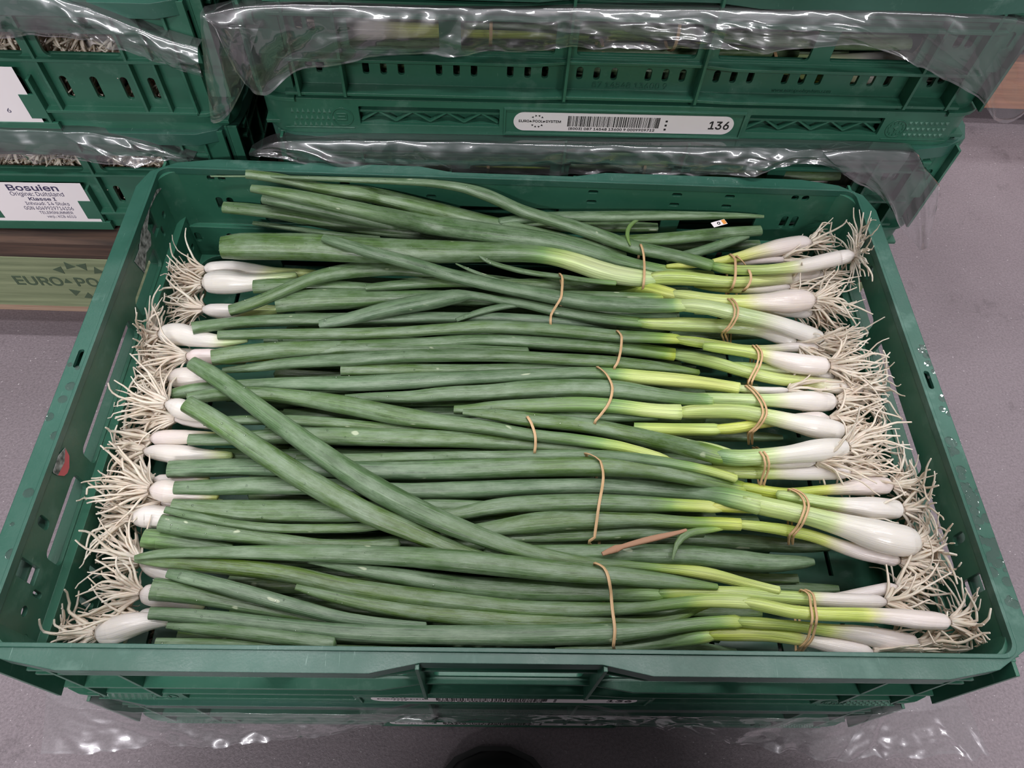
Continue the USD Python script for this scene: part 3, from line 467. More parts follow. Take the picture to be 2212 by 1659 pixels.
R5 3 f;-1619 387 386 387 387 387 387 387 387;-317 -10 -2 6 12 18 22 24 23;1901 8 3 -1 -3 -9 -10 -22 -41;78 3 3 3 4 3 3 3 3;100 0 0 0 0 0 0 0 0
R6 3 f;-2137 456 456 457 456 456 457 456 457;-756 -18 -15 -9 -3 3 10 15 18;1766 57 37 15 2 0 -4 -25 -28;84 3 4 3 4 3 4 3 4;100 0 0 0 0 0 0 0 0
R7 3 f;-1839 423 423 423 422 423 423 423 423;-1533 -26 -18 -9 2 12 20 28 32;1771 -2 -9 -11 -13 32 9 -7 -25;91 4 3 4 4 4 3 4 4;100 0 0 0 0 0 0 0 0
R2 3 f;-1656 382 383 382 383 382 383 382 383;949 -10 -8 -3 1 6 10 12 14;1836 3 10 37 36 18 3 -3 -7;99 4 4 4 4 4 4 4 4;100 0 0 0 0 0 0 0 0
R3 3 f;-1896 428 429 428 428 428 428 428 428;500 -14 -17 -20 -20 -19 -15 -11 -4;1884 6 3 1 0 0 -1 -24 -79;93 4 4 4 4 4 3 4 4;100 0 0 0 0 0 0 0 0
R4 3 f;-1839 416 416 416 416 416 416 416 416;-135 18 23 25 24 22 18 11 4;1850 2 15 61 28 4 0 4 1;99 5 4 4 4 4 4 4 5;100 0 0 0 0 0 0 0 0
R5 3 f;-1678 414 414 414 415 414 414 414 414;-501 -23 -15 -4 7 17 25 31 34;2007 -1 -4 -9 -13 -16 -4 -10 -29;85 4 3 4 3 4 3 4 3;100 0 0 0 0 0 0 0 0
R6 3 f;-2034 501 501 501 501 501 501 501 501;-883 -24 -17 -8 0 9 18 24 28;1591 69 35 22 6 0 -2 -40 -131;88 4 4 3 4 4 3 4 4;100 0 0 0 0 0 0 0 0
R7 3 f;-2144 460 459 460 459 460 459 459 460;-1616 -7 -3 3 8 11 15 16 16;1804 20 6 2 10 15 3 0 -4;85 4 3 4 3 4 3 4 3;100 0 0 0 0 0 0 0 0
R1 3 f;-1924 441 441 441 442 441 441 441 441;1461 -34 -29 -21 -10 2 13 23 31;1765 6 39 61 13 -3 -27 -64 -36;78 4 3 3 3 4 3 3 3;100 0 0 0 0 0 0 0 0
R2 3 f;-1644 439 438 439 439 438 439 438 439;780 -2 -1 -1 0 0 1 1 1;2003 0 -9 -36 -52 -51 -84 -46 -69;89 4 4 3 4 4 4 3 4;100 0 0 0 0 0 0 0 0
R3 3 f;-1809 476 475 475 475 476 475 475 475;304 5 4 3 3 1 1 -1 -3;1863 21 12 33 30 6 -2 -20 -49;93 4 4 4 4 4 3 4 4;100 0 0 0 0 0 0 0 0
R4 3 f;-2146 458 458 459 458 458 458 459 458;118 -10 -3 4 12 17 23 24 24;1961 3 9 6 1 -2 -4 10 2;100 4 4 4 5 4 4 4 4;100 0 0 0 0 0 0 0 0
R5 3 f;-2125 481 480 481 481 481 481 481 481;-390 -1 -1 0 0 0 1 1 2;1987 0 -2 -6 1 14 25 5 0;90 4 4 3 4 4 4 3 4;100 0 0 0 0 0 0 0 0
R6 3 f;-2113 443 442 443 443 442 443 442 443;-827 -7 1 11 18 25 28 29 28;1883 35 23 9 2 0 0 -8 -17;74 3 4 3 3 3 3 3 3;100 0 0 0 0 0 0 0 0
R7 3 f;-1643 397 397 397 397 397 397 397 397;-1532 -8 -15 -22 -27 -28 -28 -24 -18;1913 0 3 14 7 2 -3 -49 -155;87 4 4 3 4 4 3 4 4;100 0 0 0 0 0 0 0 0
L1 2 o;-2471 31 26 27 28 28 28 28 29 36 47 56 59 60 58 54 67;884 -4 -3 -3 -2 -2 -1 -1 1 2 3 4 5 6 5 6 8;2030 0 0 0 0 0 0 0 0 0 0 0 0 0 0 0 0;52 32 20 8 6 5 3 1 -1 -1 -10 -9 -7 -7 -8 -11 -19;0 0 0 0 0 0 0 0 1 3 13 12 6 6 5 3 1
L1 0 l;2236 -70 -56 -60 -62 -61 -61 -61 -62 -61 -62 -62 -62 -62 -62 -62 -61 -62 -62 -62 -62 -60 -56 -67;1793 -5 -3 -3 -1 0 -1 0 0 -2 -1 -3 -2 -2 -2 0 0 1 0 0 1 2 3 5;2022 -1 -1 -3 -3 -3 -3 -3 -2 -2 -1 0 0 0 0 0 1 2 2 4 4 4 2 1;90 1 2 2 1 2 1 2 1 1 1 1 1 1 1 1 1 1 1 1 0 1 1 1;100 0 0 0 0 0 0 0 0 0 0 0 0 0 0 0 0 0 0 0 0 0 0 0
L1 1 o;-2552 28 24 27 28 28 28 28 27 32 46 56 61 61 60 60 60 59 60 58 52 65;1303 11 6 5 4 3 2 1 0 -3 -8 -12 -12 -10 -7 -4 0 2 2 5 8 14;2030 0 0 0 0 0 0 0 0 0 0 0 0 0 0 0 0 0 0 0 0 0;54 35 13 2 1 1 1 1 2 0 6 6 2 -2 -6 -6 -5 -5 -5 -9 -20 -32;0 0 0 0 0 0 0 0 0 0 1 2 2 8 12 9 4 2 2 2 3 3
L1 1 l;2042 -75 -61 -66 -67 -66 -66 -66 -66 -65 -59 -73;1708 -40 -31 -32 -32 -31 -28 -27 -24 -21 -19 -21;2220 0 0 0 0 0 0 0 0 0 0 0;87 1 2 0 0 -1 -2 -2 -2 -2 -2 -3;100 0 0 0 0 0 0 0 0 0 0 0
L1 2 l;1278 -68 -55 -60 -61 -61 -60 -61 -61 -61 -60 -61 -60 -61 -60 -61 -60 -60 -59 -54 -67;1782 0 0 -1 0 -1 0 -1 0 -1 -2 -2 -2 -3 -3 -4 -4 -4 -4 -4 -6;2200 0 0 0 0 0 0 0 0 0 0 0 0 0 0 0 0 0 0 0 0;87 5 4 4 3 2 2 2 1 1 1 1 0 0 -1 0 0 0 0 0 0;100 0 0 0 0 0 0 0 0 0 0 0 0 0 0 0 0 0 0 0 0
L3 2 o;-2430 29 23 26 25 26 26 25 28 34 44 48 62;-133 -6 -4 -6 -5 -5 -4 -3 -3 -4 -3 -3 -2;2030 0 0 0 0 0 0 0 0 0 0 0 0;41 26 14 0 0 0 0 0 0 -1 -6 -8 -17;0 0 0 0 0 0 0 0 2 1 7 9 11
L7 1 l;2277 -55 -44 -48 -48 -49 -48 -48 -48 -49 -48 -48 -47 -43 -54;-1280 0 0 0 1 2 2 2 2 2 2 2 3 2 2;1900 0 0 0 0 0 0 0 0 0 0 0 0 0 0;48 10 6 3 3 2 2 1 1 2 1 1 1 1 0;100 0 0 0 0 0 0 0 0 0 0 0 0 0 0
L1 0 o;-2538 31 25 27 29 28 29 28 29 34 46 56 59 58 58 58 57 52 63;1153 4 3 2 1 1 -1 -1 -3 -3 -4 -2 2 6 10 10 11 10 15;2031 0 0 1 1 2 2 2 3 4 4 5 5 5 5 5 5 4 3;61 87 22 11 8 4 2 -1 -5 -3 -19 -19 -13 -10 -10 -7 -9 -12 -21;0 0 0 0 0 0 0 0 0 0 1 2 5 11 10 7 6 4 4
L1 1 l;2164 -69 -55 -60 -61 -61 -61 -61 -61 -60 -61 -60 -60 -60 -60 -59 -60 -59 -59 -59 -59 -59 -59 -59 -58 -59 -58 -58 -57 -53 -64;1739 -9 -7 -9 -8 -9 -10 -9 -11 -10 -11 -12 -11 -10 -9 -9 -7 -7 -7 -7 -6 -7 -7 -7 -7 -7 -7 -7 -6 -7 -7;2250 0 0 0 0 0 0 0 0 0 0 0 0 0 0 0 0 0 0 0 0 0 0 0 0 0 0 0 0 0 0;95 2 2 2 2 1 2 1 2 1 1 2 1 1 0 0 0 0 0 -1 0 0 0 0 -1 0 -1 -1 0 -1 -1;100 0 0 0 0 0 0 0 0 0 0 0 0 0 0 0 0 0 0 0 0 0 0 0 0 0 0 0 0 0 0
L2 2 o;-2706 30 24 26 26 27 26 26 25 29 41 51 55 55 55 55 49 62;432 -1 -1 -1 -1 -1 -1 -1 -1 -2 -4 -5 -4 -5 -3 -4 -2 -3;2030 0 0 0 0 0 0 0 0 0 0 0 0 0 0 0 0 0;50 42 23 2 2 2 0 1 -1 0 -9 -12 -11 -6 -4 -6 -7 -14;0 0 0 0 0 0 0 0 0 0 4 6 7 6 6 7 7 7
L5 2 o;-2382 26 21 24 23 23 24 23 24 30 40 46 46 57;-789 -2 0 0 0 1 0 0 1 1 0 1 1 1;2030 0 0 0 0 0 0 0 0 0 0 0 0 0;38 25 13 0 0 0 0 0 0 0 0 -6 -8 -16;0 0 0 0 0 1 1 1 1 0 4 8 11 13
L7 1 l;2278 -56 -45 -49 -50 -50 -49 -49 -50 -49 -49 -49 -49 -50 -49 -49 -50 -49 -50 -49 -50 -50 -50 -49 -49 -45 -55;-982 1 0 1 1 2 2 3 4 3 3 4 3 2 3 3 2 1 1 0 0 0 -1 0 -1 0 -1;1900 0 0 0 0 0 0 0 0 0 0 0 0 0 0 0 0 0 0 0 0 0 0 0 0 0 0;57 10 9 9 6 4 4 3 3 2 2 1 0 -1 0 -1 0 -1 -1 0 -1 -1 -1 -1 -1 -1 -1;100 0 0 0 0 0 0 0 0 0 0 0 0 0 0 0 0 0 0 0 0 0 0 0 0 0 0
L7 2 l;1981 -54 -45 -48 -49 -48 -49 -49 -48 -49 -49 -50 -50 -49 -50 -50 -48 -45 -54;-1231 -1 -1 0 -1 0 1 1 2 1 1 0 0 0 -1 -1 0 0 0;1956 0 1 0 1 0 1 1 2 2 4 4 6 6 6 6 6 5 4;62 1 2 2 1 2 3 2 2 2 2 1 1 1 1 1 1 0 1;100 0 0 0 0 0 0 0 0 0 0 0 0 0 0 0 0 0 0
L6 1 l;2354 -70 -57 -61 -63 -63 -62 -62 -62 -62 -62 -62 -61 -62 -60 -55 -68;900 -5 -4 -5 -4 -4 -5 -4 -3 -3 -2 -2 -1 -1 0 0 1;1900 0 0 0 0 0 0 0 0 0 0 0 0 0 0 0 0;59 9 7 6 4 2 2 2 1 0 0 0 0 0 0 0 0;100 0 0 0 0 0 0 0 0 0 0 0 0 0 0 0 0
L1 0 l;2155 -65 -52 -58 -59 -58 -59 -59 -59 -58 -59 -58 -59 -58 -58 -58 -59 -58 -58 -58 -58 -58 -58 -57 -58 -57 -58 -57 -58 -57 -57 -57 -57 -57 -57 -56 -57 -55 -51 -62;1775 1 1 -1 -1 -3 -2 -3 -2 -3 -3 -2 -3 -3 -2 -3 -3 -4 -4 -4 -4 -4 -4 -4 -3 -3 -2 -3 -3 -2 -3 -4 -5 -7 -8 -11 -11 -13 -12 -16;2380 0 0 0 0 0 0 0 0 0 0 0 0 0 0 0 0 0 0 0 0 0 0 0 0 0 0 0 0 0 0 0 0 0 0 0 0 0 0 0;30 7 6 6 5 4 5 4 3 3 3 2 2 2 1 2 1 2 2 2 1 2 1 1 0 0 -1 0 -1 -1 -1 -1 -1 -1 -1 -1 -1 -1 -2 -1;100 0 0 0 0 0 0 0 0 0 0 0 0 0 0 0 0 0 0 0 0 0 0 0 0 0 0 0 0 0 0 0 0 0 0 0 0 0 0 0
L4 2 o;-2410 28 23 25 25 25 26 26 30 38 47 49 64;-177 -2 -2 -3 -4 -4 -5 -4 -4 -4 -5 -5 -5;2108 1 0 0 0 0 0 0 0 0 0 0 0;40 21 12 5 4 3 1 1 0 -1 -5 -11 -22;0 0 0 0 0 1 0 1 2 2 9 11 14
L4 0 l;2116 -60 -49 -53 -54 -54 -55 -54 -54 -54 -54 -54 -54 -54 -52 -49 -60;-108 2 2 0 1 0 0 0 0 0 0 1 1 1 1 1 1;1900 0 0 0 0 0 0 0 0 0 0 0 0 0 0 0 0;46 15 11 7 4 3 3 2 1 0 0 0 0 0 0 0 0;100 0 0 0 0 0 0 0 0 0 0 0 0 0 0 0 0
L2 1 o;-2446 29 23 25 25 26 25 24 22 28 38 48 51 51 51 51 46 57;360 -1 0 0 1 2 2 1 2 2 2 3 3 5 7 7 8 9;2127 0 0 -1 -1 -1 -1 -2 -3 -3 -3 -5 -5 -5 -6 -6 -7 -6;49 41 22 4 2 1 1 -1 -3 0 -9 -11 -8 -5 -4 -7 -6 -15;0 0 0 0 0 0 0 0 1 1 4 6 5 6 6 6 7 8
L4 0 o;-2571 28 24 26 26 27 27 28 30 38 47 54 56 51 63;-308 2 0 1 -1 -1 -2 -2 -2 -2 -2 -2 -1 -2 -1;2042 4 4 5 6 6 6 7 7 7 6 6 6 5 4;47 46 11 6 2 1 -1 -2 -3 -4 -8 -6 -8 -10 -19;0 0 0 1 1 1 1 1 0 1 3 4 9 13 15
L5 1 o;-2472 27 21 24 24 24 24 23 26 31 40 43 57;-621 -2 -1 0 -1 0 0 1 1 1 3 4 6;2030 0 0 0 0 0 0 0 0 0 0 0 0;39 34 6 2 1 1 1 0 0 0 -6 -8 -19;0 0 0 0 0 0 0 0 0 1 7 10 12
L6 1 o;-2410 26 20 22 22 23 22 21 21 26 35 43 46 46 47 46 47 45 42 52;-1214 -8 -7 -11 -11 -10 -9 -7 -6 -7 -9 -12 -14 -15 -14 -12 -11 -10 -8 -8;2030 0 0 0 0 0 0 0 0 0 0 0 0 0 0 0 0 0 0 0;42 38 16 10 6 3 -1 -3 -4 -1 -12 -10 -12 -11 -10 -3 0 -3 -2 -9;0 0 0 0 0 0 0 0 0 0 0 0 1 2 4 3 7 9 11 13
L7 0 l;2029 -51 -41 -45 -46 -45 -45 -45 -45 -44 -44 -44 -44 -44 -44 -45 -44 -44 -44 -45 -44 -45 -45 -44 -45 -45 -44 -45 -45 -44 -45 -45 -44 -45 -44 -45 -44 -45 -44 -44 -45 -44 -44 -44 -45 -44 -44 -43 -40 -49;-1179 -2 -2 -2 -3 -3 -1 0 2 3 5 4 4 4 4 4 4 4 3 2 2 1 1 1 0 1 0 0 0 -1 -1 0 -1 -1 -1 0 -1 -1 -1 0 -1 -1 -1 0 -1 -1 -1 0 -1 -1;2150 0 0 0 0 0 0 0 0 0 0 0 0 0 0 0 0 0 0 0 0 0 0 0 0 0 0 0 0 0 0 0 0 0 0 0 0 0 0 0 0 0 0 0 0 0 0 0 0 0;47 28 14 9 8 8 6 5 5 4 3 2 0 0 0 -1 -1 -1 -1 -1 -1 -1 -1 -2 -1 -2 -1 -1 -1 -1 0 -1 0 0 0 -1 0 0 -1 0 -1 -1 -1 -1 -1 -2 -2 -1 -2 -2;100 0 0 0 0 0 0 0 0 0 0 0 0 0 0 0 0 0 0 0 0 0 0 0 0 0 0 0 0 0 0 0 0 0 0 0 0 0 0 0 0 0 0 0 0 0 0 0 0 0
L3 0 o;-2581 30 23 26 26 26 27 26 30 37 48 55 52 66;222 -1 -2 0 -1 -1 -1 -2 -2 -3 -4 -4 -4 -4;2030 0 1 0 0 0 0 1 0 0 0 1 0 0;56 69 28 12 7 4 -2 -5 -7 -9 -19 -19 -23 -31;0 3 1 0 0 0 0 0 0 0 1 4 9 12
L4 1 o;-2595 28 22 25 25 25 25 25 24 28 39 48 51 51 51 50 45 57;-404 -2 -2 -2 -2 -2 -2 -3 -3 -3 -4 -4 -3 -2 -1 0 1 1;2032 0 1 1 1 1 1 2 2 1 2 2 1 2 1 1 1 1;46 33 19 11 9 6 4 3 3 1 3 -5 -18 -15 -8 -10 -9 -16;0 0 0 0 0 0 0 0 0 0 0 1 3 5 7 9 11 14
L5 0 o;-2429 26 21 24 23 24 23 23 24 29 39 47 48 45 56;-741 -4 -3 -2 -3 -3 -3 -3 -4 -3 -4 -3 -3 -2 -1;2142 0 -1 0 0 0 -1 0 -1 0 -1 -1 -1 -1 -1;44 60 28 14 8 3 -3 -6 -8 -5 -14 -12 -16 -16 -23;0 0 0 1 1 1 1 0 0 0 2 4 8 10 12
L7 2 o;-2333 24 19 20 21 20 21 22 25 32 41 43 56;-1558 1 1 2 4 3 3 2 0 0 -2 -3 -7;2030 0 0 0 0 0 0 0 0 0 0 0 0;41 36 12 2 1 1 1 0 -1 -1 -8 -12 -21;0 0 0 0 0 0 0 0 0 2 4 6 8
L2 0 o;-2689 30 25 27 27 28 28 28 28 34 45 53 57 56 55 54 48 59;537 -1 -1 -1 -1 -3 -4 -6 -7 -10 -12 -13 -10 -5 -2 3 5 10;2154 2 2 3 3 4 3 3 4 3 2 3 1 1 0 0 0 -1;57 68 26 12 8 3 -2 -5 -7 -3 -17 -15 -15 -12 -11 -14 -16 -21;0 0 0 0 0 0 0 0 0 0 0 1 7 10 18 10 3 1
L3 1 o;-2453 28 23 24 25 25 26 26 31 41 49 51 65;-118 -6 -7 -9 -11 -11 -10 -9 -10 -11 -10 -8 -8;2217 0 0 0 0 0 0 0 0 0 -1 0 0;46 42 25 19 11 1 -5 -8 -10 -14 -16 -17 -22;0 0 0 0 0 0 0 0 1 1 5 12 16
L6 0 l;-2423 54 44 48 49 49 49 49 49 49 48 44 54;-1057 -6 -4 -5 -4 -6 -6 -6 -7 -7 -8 -7 -10;2050 0 0 0 0 0 0 0 0 0 0 0 0;126 9 1 -1 -2 -8 -12 -7 -4 -4 -3 -2 0;90 0 0 3 2 2 2 1 0 0 0 0 0
L7 1 o;-2318 24 20 21 22 22 22 23 26 32 42 47 45 56;-1442 -3 -2 -3 -5 -5 -6 -7 -7 -7 -8 -8 -7 -6;2114 -1 0 0 -1 0 0 -1 -1 0 -1 0 -1 -1;47 64 15 7 0 -7 -13 -16 -15 -11 -6 -6 -6 -11;0 0 0 0 0 0 0 1 0 1 3 6 9 10
L6 0 o;-2556 26 20 23 23 23 23 23 25 30 40 48 51 51 51 50 46 57;-898 1 1 1 1 1 0 -1 -2 -2 -4 -4 -4 -4 -3 -3 -3 -3;2030 0 0 0 0 0 0 0 0 0 0 0 0 0 0 0 0 0;50 60 24 13 8 2 -1 -1 -2 -2 -12 -17 -14 -9 -9 -10 -10 -16;0 0 0 0 0 0 0 0 0 0 1 1 3 4 7 9 12 13
L7 0 o;-2549 24 20 21 22 21 21 20 21 24 33 39 43 44 44 45 46 44 41 51;-1676 4 2 3 4 4 4 5 6 6 9 9 8 5 2 0 -1 -2 -2 -4;2048 4 4 5 5 5 5 5 5 4 4 3 2 1 1 1 -1 0 -1 -2;57 63 23 13 8 2 -1 -3 -4 -2 -10 -13 -17 -18 -17 -16 -8 -6 -4 -10;0 0 0 0 0 0 0 0 0 0 0 0 1 1 3 11 10 9 7 8
R1 3 o;2274 -33 -27 -30 -30 -30 -30 -28 -29 -34 -47 -58 -62 -62 -61 -62 -61 -61 -62 -60 -55 -68;1382 -3 -3 -2 -4 -3 -3 -3 -4 -5 -7 -9 -9 -8 -7 -6 -5 -5 -7 -7 -7 -9;2280 0 0 0 0 0 0 0 0 0 0 0 0 0 0 0 0 0 0 0 0 0;54 1 1 0 1 0 1 0 0 0 -1 -1 -1 -1 0 0 0 0 0 -1 -4 -11;0 0 0 0 0 0 0 0 0 0 3 7 7 7 3 3 2 3 3 4 4 4
R1 3 l;-2076 64 50 55 54 54 54 54 55 54 54 55 55 55 55 56 55 56 55 51 64;1800 -12 -7 -6 -3 -2 -1 -2 -1 -1 -1 -1 -1 -1 -1 -1 -2 -1 -2 -2 -8;2378 -2 -4 -7 -10 -11 -12 -12 -13 -13 -13 -13 -14 -13 -14 -14 -14 -14 -14 -12 -10;100 3 2 2 1 1 0 0 1 0 0 0 0 0 0 -1 0 -1 -2 -1 -1;100 0 0 0 0 0 0 0 0 0 0 0 0 0 0 0 0 0 0 0 0
R1 2 o;2549 -35 -29 -33 -33 -34 -33 -33 -31 -36 -49 -59 -63 -64 -62 -62 -61 -59 -55 -67;1585 -7 -8 -9 -12 -13 -14 -14 -14 -15 -19 -22 -23 -24 -25 -24 -21 -19 -15 -16;2282 2 2 3 4 4 6 5 7 6 6 5 5 4 3 2 1 1 0 0;63 51 19 6 4 3 2 0 0 -1 -7 -12 -13 -11 -10 -9 -7 -5 -9 -15;0 0 0 0 0 0 0 0 0 0 5 7 8 7 6 5 3 2 1 1
R1 4 l;-2437 63 51 55 56 55 56 55 55 55 55 54 55 55 54 55 54 55 55 55 56 56 58 57 58 58 58 58 58 58 58 58 58 58 58 58 58 58 57 56 56 56 55 55 55 55 55 55 55 49 61;1796 -4 -3 -2 -3 -3 -2 -2 -1 -2 -2 -2 -3 -3 -3 -3 -2 -2 -1 -2 -1 -4 -5 -6 -7 -6 -6 -7 -6 -7 -8 -8 -10 -12 -15 -19 -22 -26 -29 -29 -27 -23 -18 -12 -8 -5 -4 -7 -8 -11 -15;2261 -1 -1 -1 -3 -3 -4 -5 -6 -6 -7 -7 -8 -8 -10 -10 -11 -11 -11 -10 -8 -6 -3 -1 0 0 0 0 0 1 1 2 4 5 9 13 16 21 22 22 20 16 10 3 -2 -5 -5 -5 -2 1 3;102 3 3 2 1 1 0 1 1 0 1 0 1 1 1 0 1 1 0 1 0 0 0 -1 0 0 -1 -1 0 -1 -1 -1 -1 -2 -1 -2 -2 -2 -2 -2 -2 -2 -2 -1 -2 -1 -2 -1 -2 -1 -2;100 0 0 0 0 0 0 0 0 0 0 0 0 0 0 0 0 0 0 0 0 0 0 0 0 0 0 0 0 0 0 0 0 0 0 0 0 0 0 0 0 0 0 0 0 0 0 0 0 0 0
R1 1 l;-2217 68 55 60 62 61 61 61 61 61 61 61 60 61 61 60 60 54 68;1762 -10 -7 -8 -9 -9 -9 -9 -10 -10 -9 -8 -8 -7 -6 -5 -5 -4 -4;2120 0 0 0 0 0 0 0 0 0 0 0 0 0 0 0 0 0 0;43 2 1 2 1 2 1 1 1 1 0 1 0 -1 0 0 -1 -1 -2;100 0 0 0 0 0 0 0 0 0 0 0 0 0 0 0 0 0 0
R1 3 l;-2140 56 44 50 50 50 49 50 51 51 52 53 53 54 53 53 53 52 51 51 50 54 54 54 53 54 53 53 54 54 54 54 55 55 55 56 55 55 56 54 55 54 55 54 55 56 55 54 55 54 55 54 54 55 55 56 55 52 63;1763 6 3 2 3 2 1 -1 -4 -6 -7 -7 -7 -5 -3 -1 1 5 7 9 11 -4 -9 -8 -5 -2 -1 -1 -1 -1 -2 -4 -6 -7 -10 -13 -19 -24 -28 -26 -22 -16 -12 -7 -6 -7 -7 -10 -11 -13 -13 -12 -11 -9 -7 -5 -3 -1 -7;2668 -10 -9 -8 -10 -11 -13 -12 -12 -10 -8 -6 -5 -4 -4 -6 -8 -11 -15 -19 -22 -9 -5 -8 -10 -13 -15 -15 -15 -14 -14 -12 -11 -9 -6 -3 3 10 13 12 8 3 -3 -7 -8 -8 -6 -4 -3 -2 -2 -4 -6 -10 -13 -16 -18 -20 -20;80 2 1 2 2 1 2 1 2 1 1 2 4 6 7 9 8 7 5 1 1 0 0 0 0 1 0 0 0 0 0 -1 -1 -1 -1 -1 -2 -2 -3 -3 -3 -4 -3 -3 -2 -2 -2 -3 -2 -2 -2 -2 -2 -3 -2 -2 -3 -2 -3;100 0 0 0 0 0 0 0 0 0 0 0 0 0 0 0 0 0 0 0 0 0 0 0 0 0 0 0 0 0 0 0 0 0 0 0 0 0 0 0 0 0 0 0 0 0 0 0 0 0 0 0 0 -1 -1 -2 -2 -2 -2
R1 4 o;2269 -32 -27 -29 -30 -29 -30 -28 -28 -34 -46 -56 -59 -59 -59 -59 -57 -52 -64;1086 -5 -4 -6 -5 -6 -5 -5 -4 -2 -2 -1 0 2 3 5 8 9 13;2280 0 0 0 0 0 0 0 0 0 0 0 0 0 0 0 0 0 0;45 26 4 0 -1 -1 -1 -2 -1 0 -3 -2 -2 -2 0 0 -1 -4 -12;0 0 0 1 1 2 2 3 2 2 5 9 9 7 3 2 1 1 0
R1 4 l;-2369 64 51 55 56 54 55 54 53 54 55 55 56 57 58 58 58 58 58 59 57 58 58 58 58 58 58 58 58 57 52 65;1825 -7 -6 -5 -5 -4 -5 -4 -3 -1 -3 -4 -6 -9 -9 -10 -10 -8 -8 -8 -7 -7 -6 -7 -7 -7 -8 -7 -8 -6 -6 -5;2219 -1 -2 -5 -6 -8 -10 -11 -11 -12 -12 -9 -7 -3 -2 0 0 0 0 0 0 0 1 0 1 1 2 2 3 2 1 0;38 3 3 2 1 2 1 1 1 0 1 1 0 1 1 0 1 0 1 1 0 1 0 0 0 -1 0 -1 -2 -1 -2 -2;100 0 0 0 0 0 0 0 0 0 0 0 0 0 0 0 0 0 0 0 0 0 0 0 0 0 0 0 0 0 0 0
R1 2 l;-2048 64 52 56 56 57 56 56 57 56 57 57 56 56 56 55 54 54 53 54 53 54 55 58 59 61 62 62 63 62 62 62 61 61 61 61 61 60 61 61 60 60 60 60 60 60 61 61 62 62 62 62 61 61 60 59 60 62 63 65 67 68 62 76;1562 -7 -5 -6 -5 -5 -5 -6 -6 -8 -8 -8 -7 -6 -3 1 5 11 15 16 21 25 25 16 8 0 -9 -14 -20 -22 -23 -22 -20 -18 -14 -12 -10 -8 -8 -7 -7 -8 -10 -10 -11 -9 -9 -6 -4 -4 -5 -7 -10 -12 -13 -14 -12 -7 -2 3 7 10 10 9;2707 -3 -3 -5 -5 -6 -7 -7 -7 -7 -7 -8 -8 -10 -12 -16 -22 -26 -31 -31 -37 -40 -41 -30 -21 -12 -4 4 9 12 13 13 11 9 7 4 2 0 -1 -3 -4 -5 -5 -7 -9 -10 -12 -15 -17 -17 -17 -13 -9 -4 -1 2 0 -2 -7 -12 -15 -17 -17 -15;66 9 7 8 6 6 4 4 3 3 3 2 2 3 3 4 4 4 5 5 5 5 5 5 3 4 3 3 3 1 2 0 -1 -1 -1 -2 -2 -2 -3 -2 -3 -2 -3 -3 -3 -4 -4 -4 -4 -6 -7 -7 -6 -5 -4 -3 -3 -3 -3 -3 -3 -3 -3 -3;100 0 0 0 0 0 0 0 0 0 0 0 0 0 0 0 0 0 0 0 0 0 0 0 0 0 0 0 0 0 0 0 0 0 0 0 0 0 0 0 0 0 0 0 0 0 0 0 0 -1 -2 -2 -3 -3 -5 -7 -7 -7 -3 -3 -3 -2 -1 -1
R1 1 o;2569 -35 -29 -32 -32 -33 -34 -36 -42 -52 -59 -60 -60 -60 -59 -58 -58 -57 -56 -55 -55 -54 -54 -53 -54 -53 -54 -54 -49 -62;1228 -7 -7 -8 -10 -10 -11 -11 -13 -14 -14 -13 -12 -10 -10 -9 -7 -3 0 4 5 7 9 9 9 7 5 3 1 -2;2284 2 3 3 5 5 5 6 6 6 5 5 5 3 4 2 2 1 0 -1 -1 -4 -4 -5 -7 -7 -7 -7 -7 -5;61 32 13 4 3 1 -1 -1 -3 -5 -5 -3 -3 -2 -1 -1 0 1 3 5 5 3 4 4 3 2 2 -2 -7 -23;0 0 0 0 0 0 1 3 4 10 9 5 3 2 2 3 2 2 2 1 1 0 0 0 0 0 0 -1 -2 -2
R1 1 l;-2310 58 47 52 53 54 53 54 54 54 54 54 54 54 55 55 54 55 55 55 54 55 55 54 55 55 55 54 55 55 55 55 55 54 55 56 55 55 55 55 56 55 56 55 56 55 55 55 55 54 54 53 52 52 51 52 53 53 55 56 56 56 51 63 62 49;1252 8 6 5 4 3 2 2 2 3 2 1 1 0 -2 -2 -2 -3 -2 -2 -2 -1 -1 -1 -1 0 -1 0 1 1 1 2 1 2 2 2 2 1 2 2 1 2 1 1 0 -2 -4 -7 -9 -12 -14 -17 -18 -20 -20 -19 -15 -11 -8 -3 -1 1 1 -1 2 -1;2360 0 0 0 0 0 0 0 0 0 0 0 0 0 0 0 0 0 0 0 0 0 0 0 0 0 0 0 0 0 0 0 0 0 0 0 0 0 0 0 0 0 0 0 0 0 0 0 0 0 0 -1 0 -1 -2 -4 -5 -6 -9 -9 -10 -8 -6 -2 5 7;191 16 15 9 1 0 0 0 0 0 1 0 -1 0 -1 -2 -1 -2 -2 -2 -1 -2 -2 -2 -2 -2 -2 -3 -2 -3 -2 -3 -4 -3 -4 -3 -4 -3 -3 -3 -2 -2 -2 -2 -2 -3 -3 -2 -1 2 3 4 3 3 2 2 0 -1 -3 -3 -3 -7 -8 -10 -42 5;100 0 0 0 0 0 0 0 0 0 0 0 0 0 0 0 0 0 0 0 0 0 0 0 0 0 0 0 0 0 0 0 0 0 0 0 0 0 0 0 0 -1 -1 -1 -2 -4 -8 -10 -9 -7 -7 -6 -3 -1 -1 -1 0 0 0 0 0 2 2 3 2 2
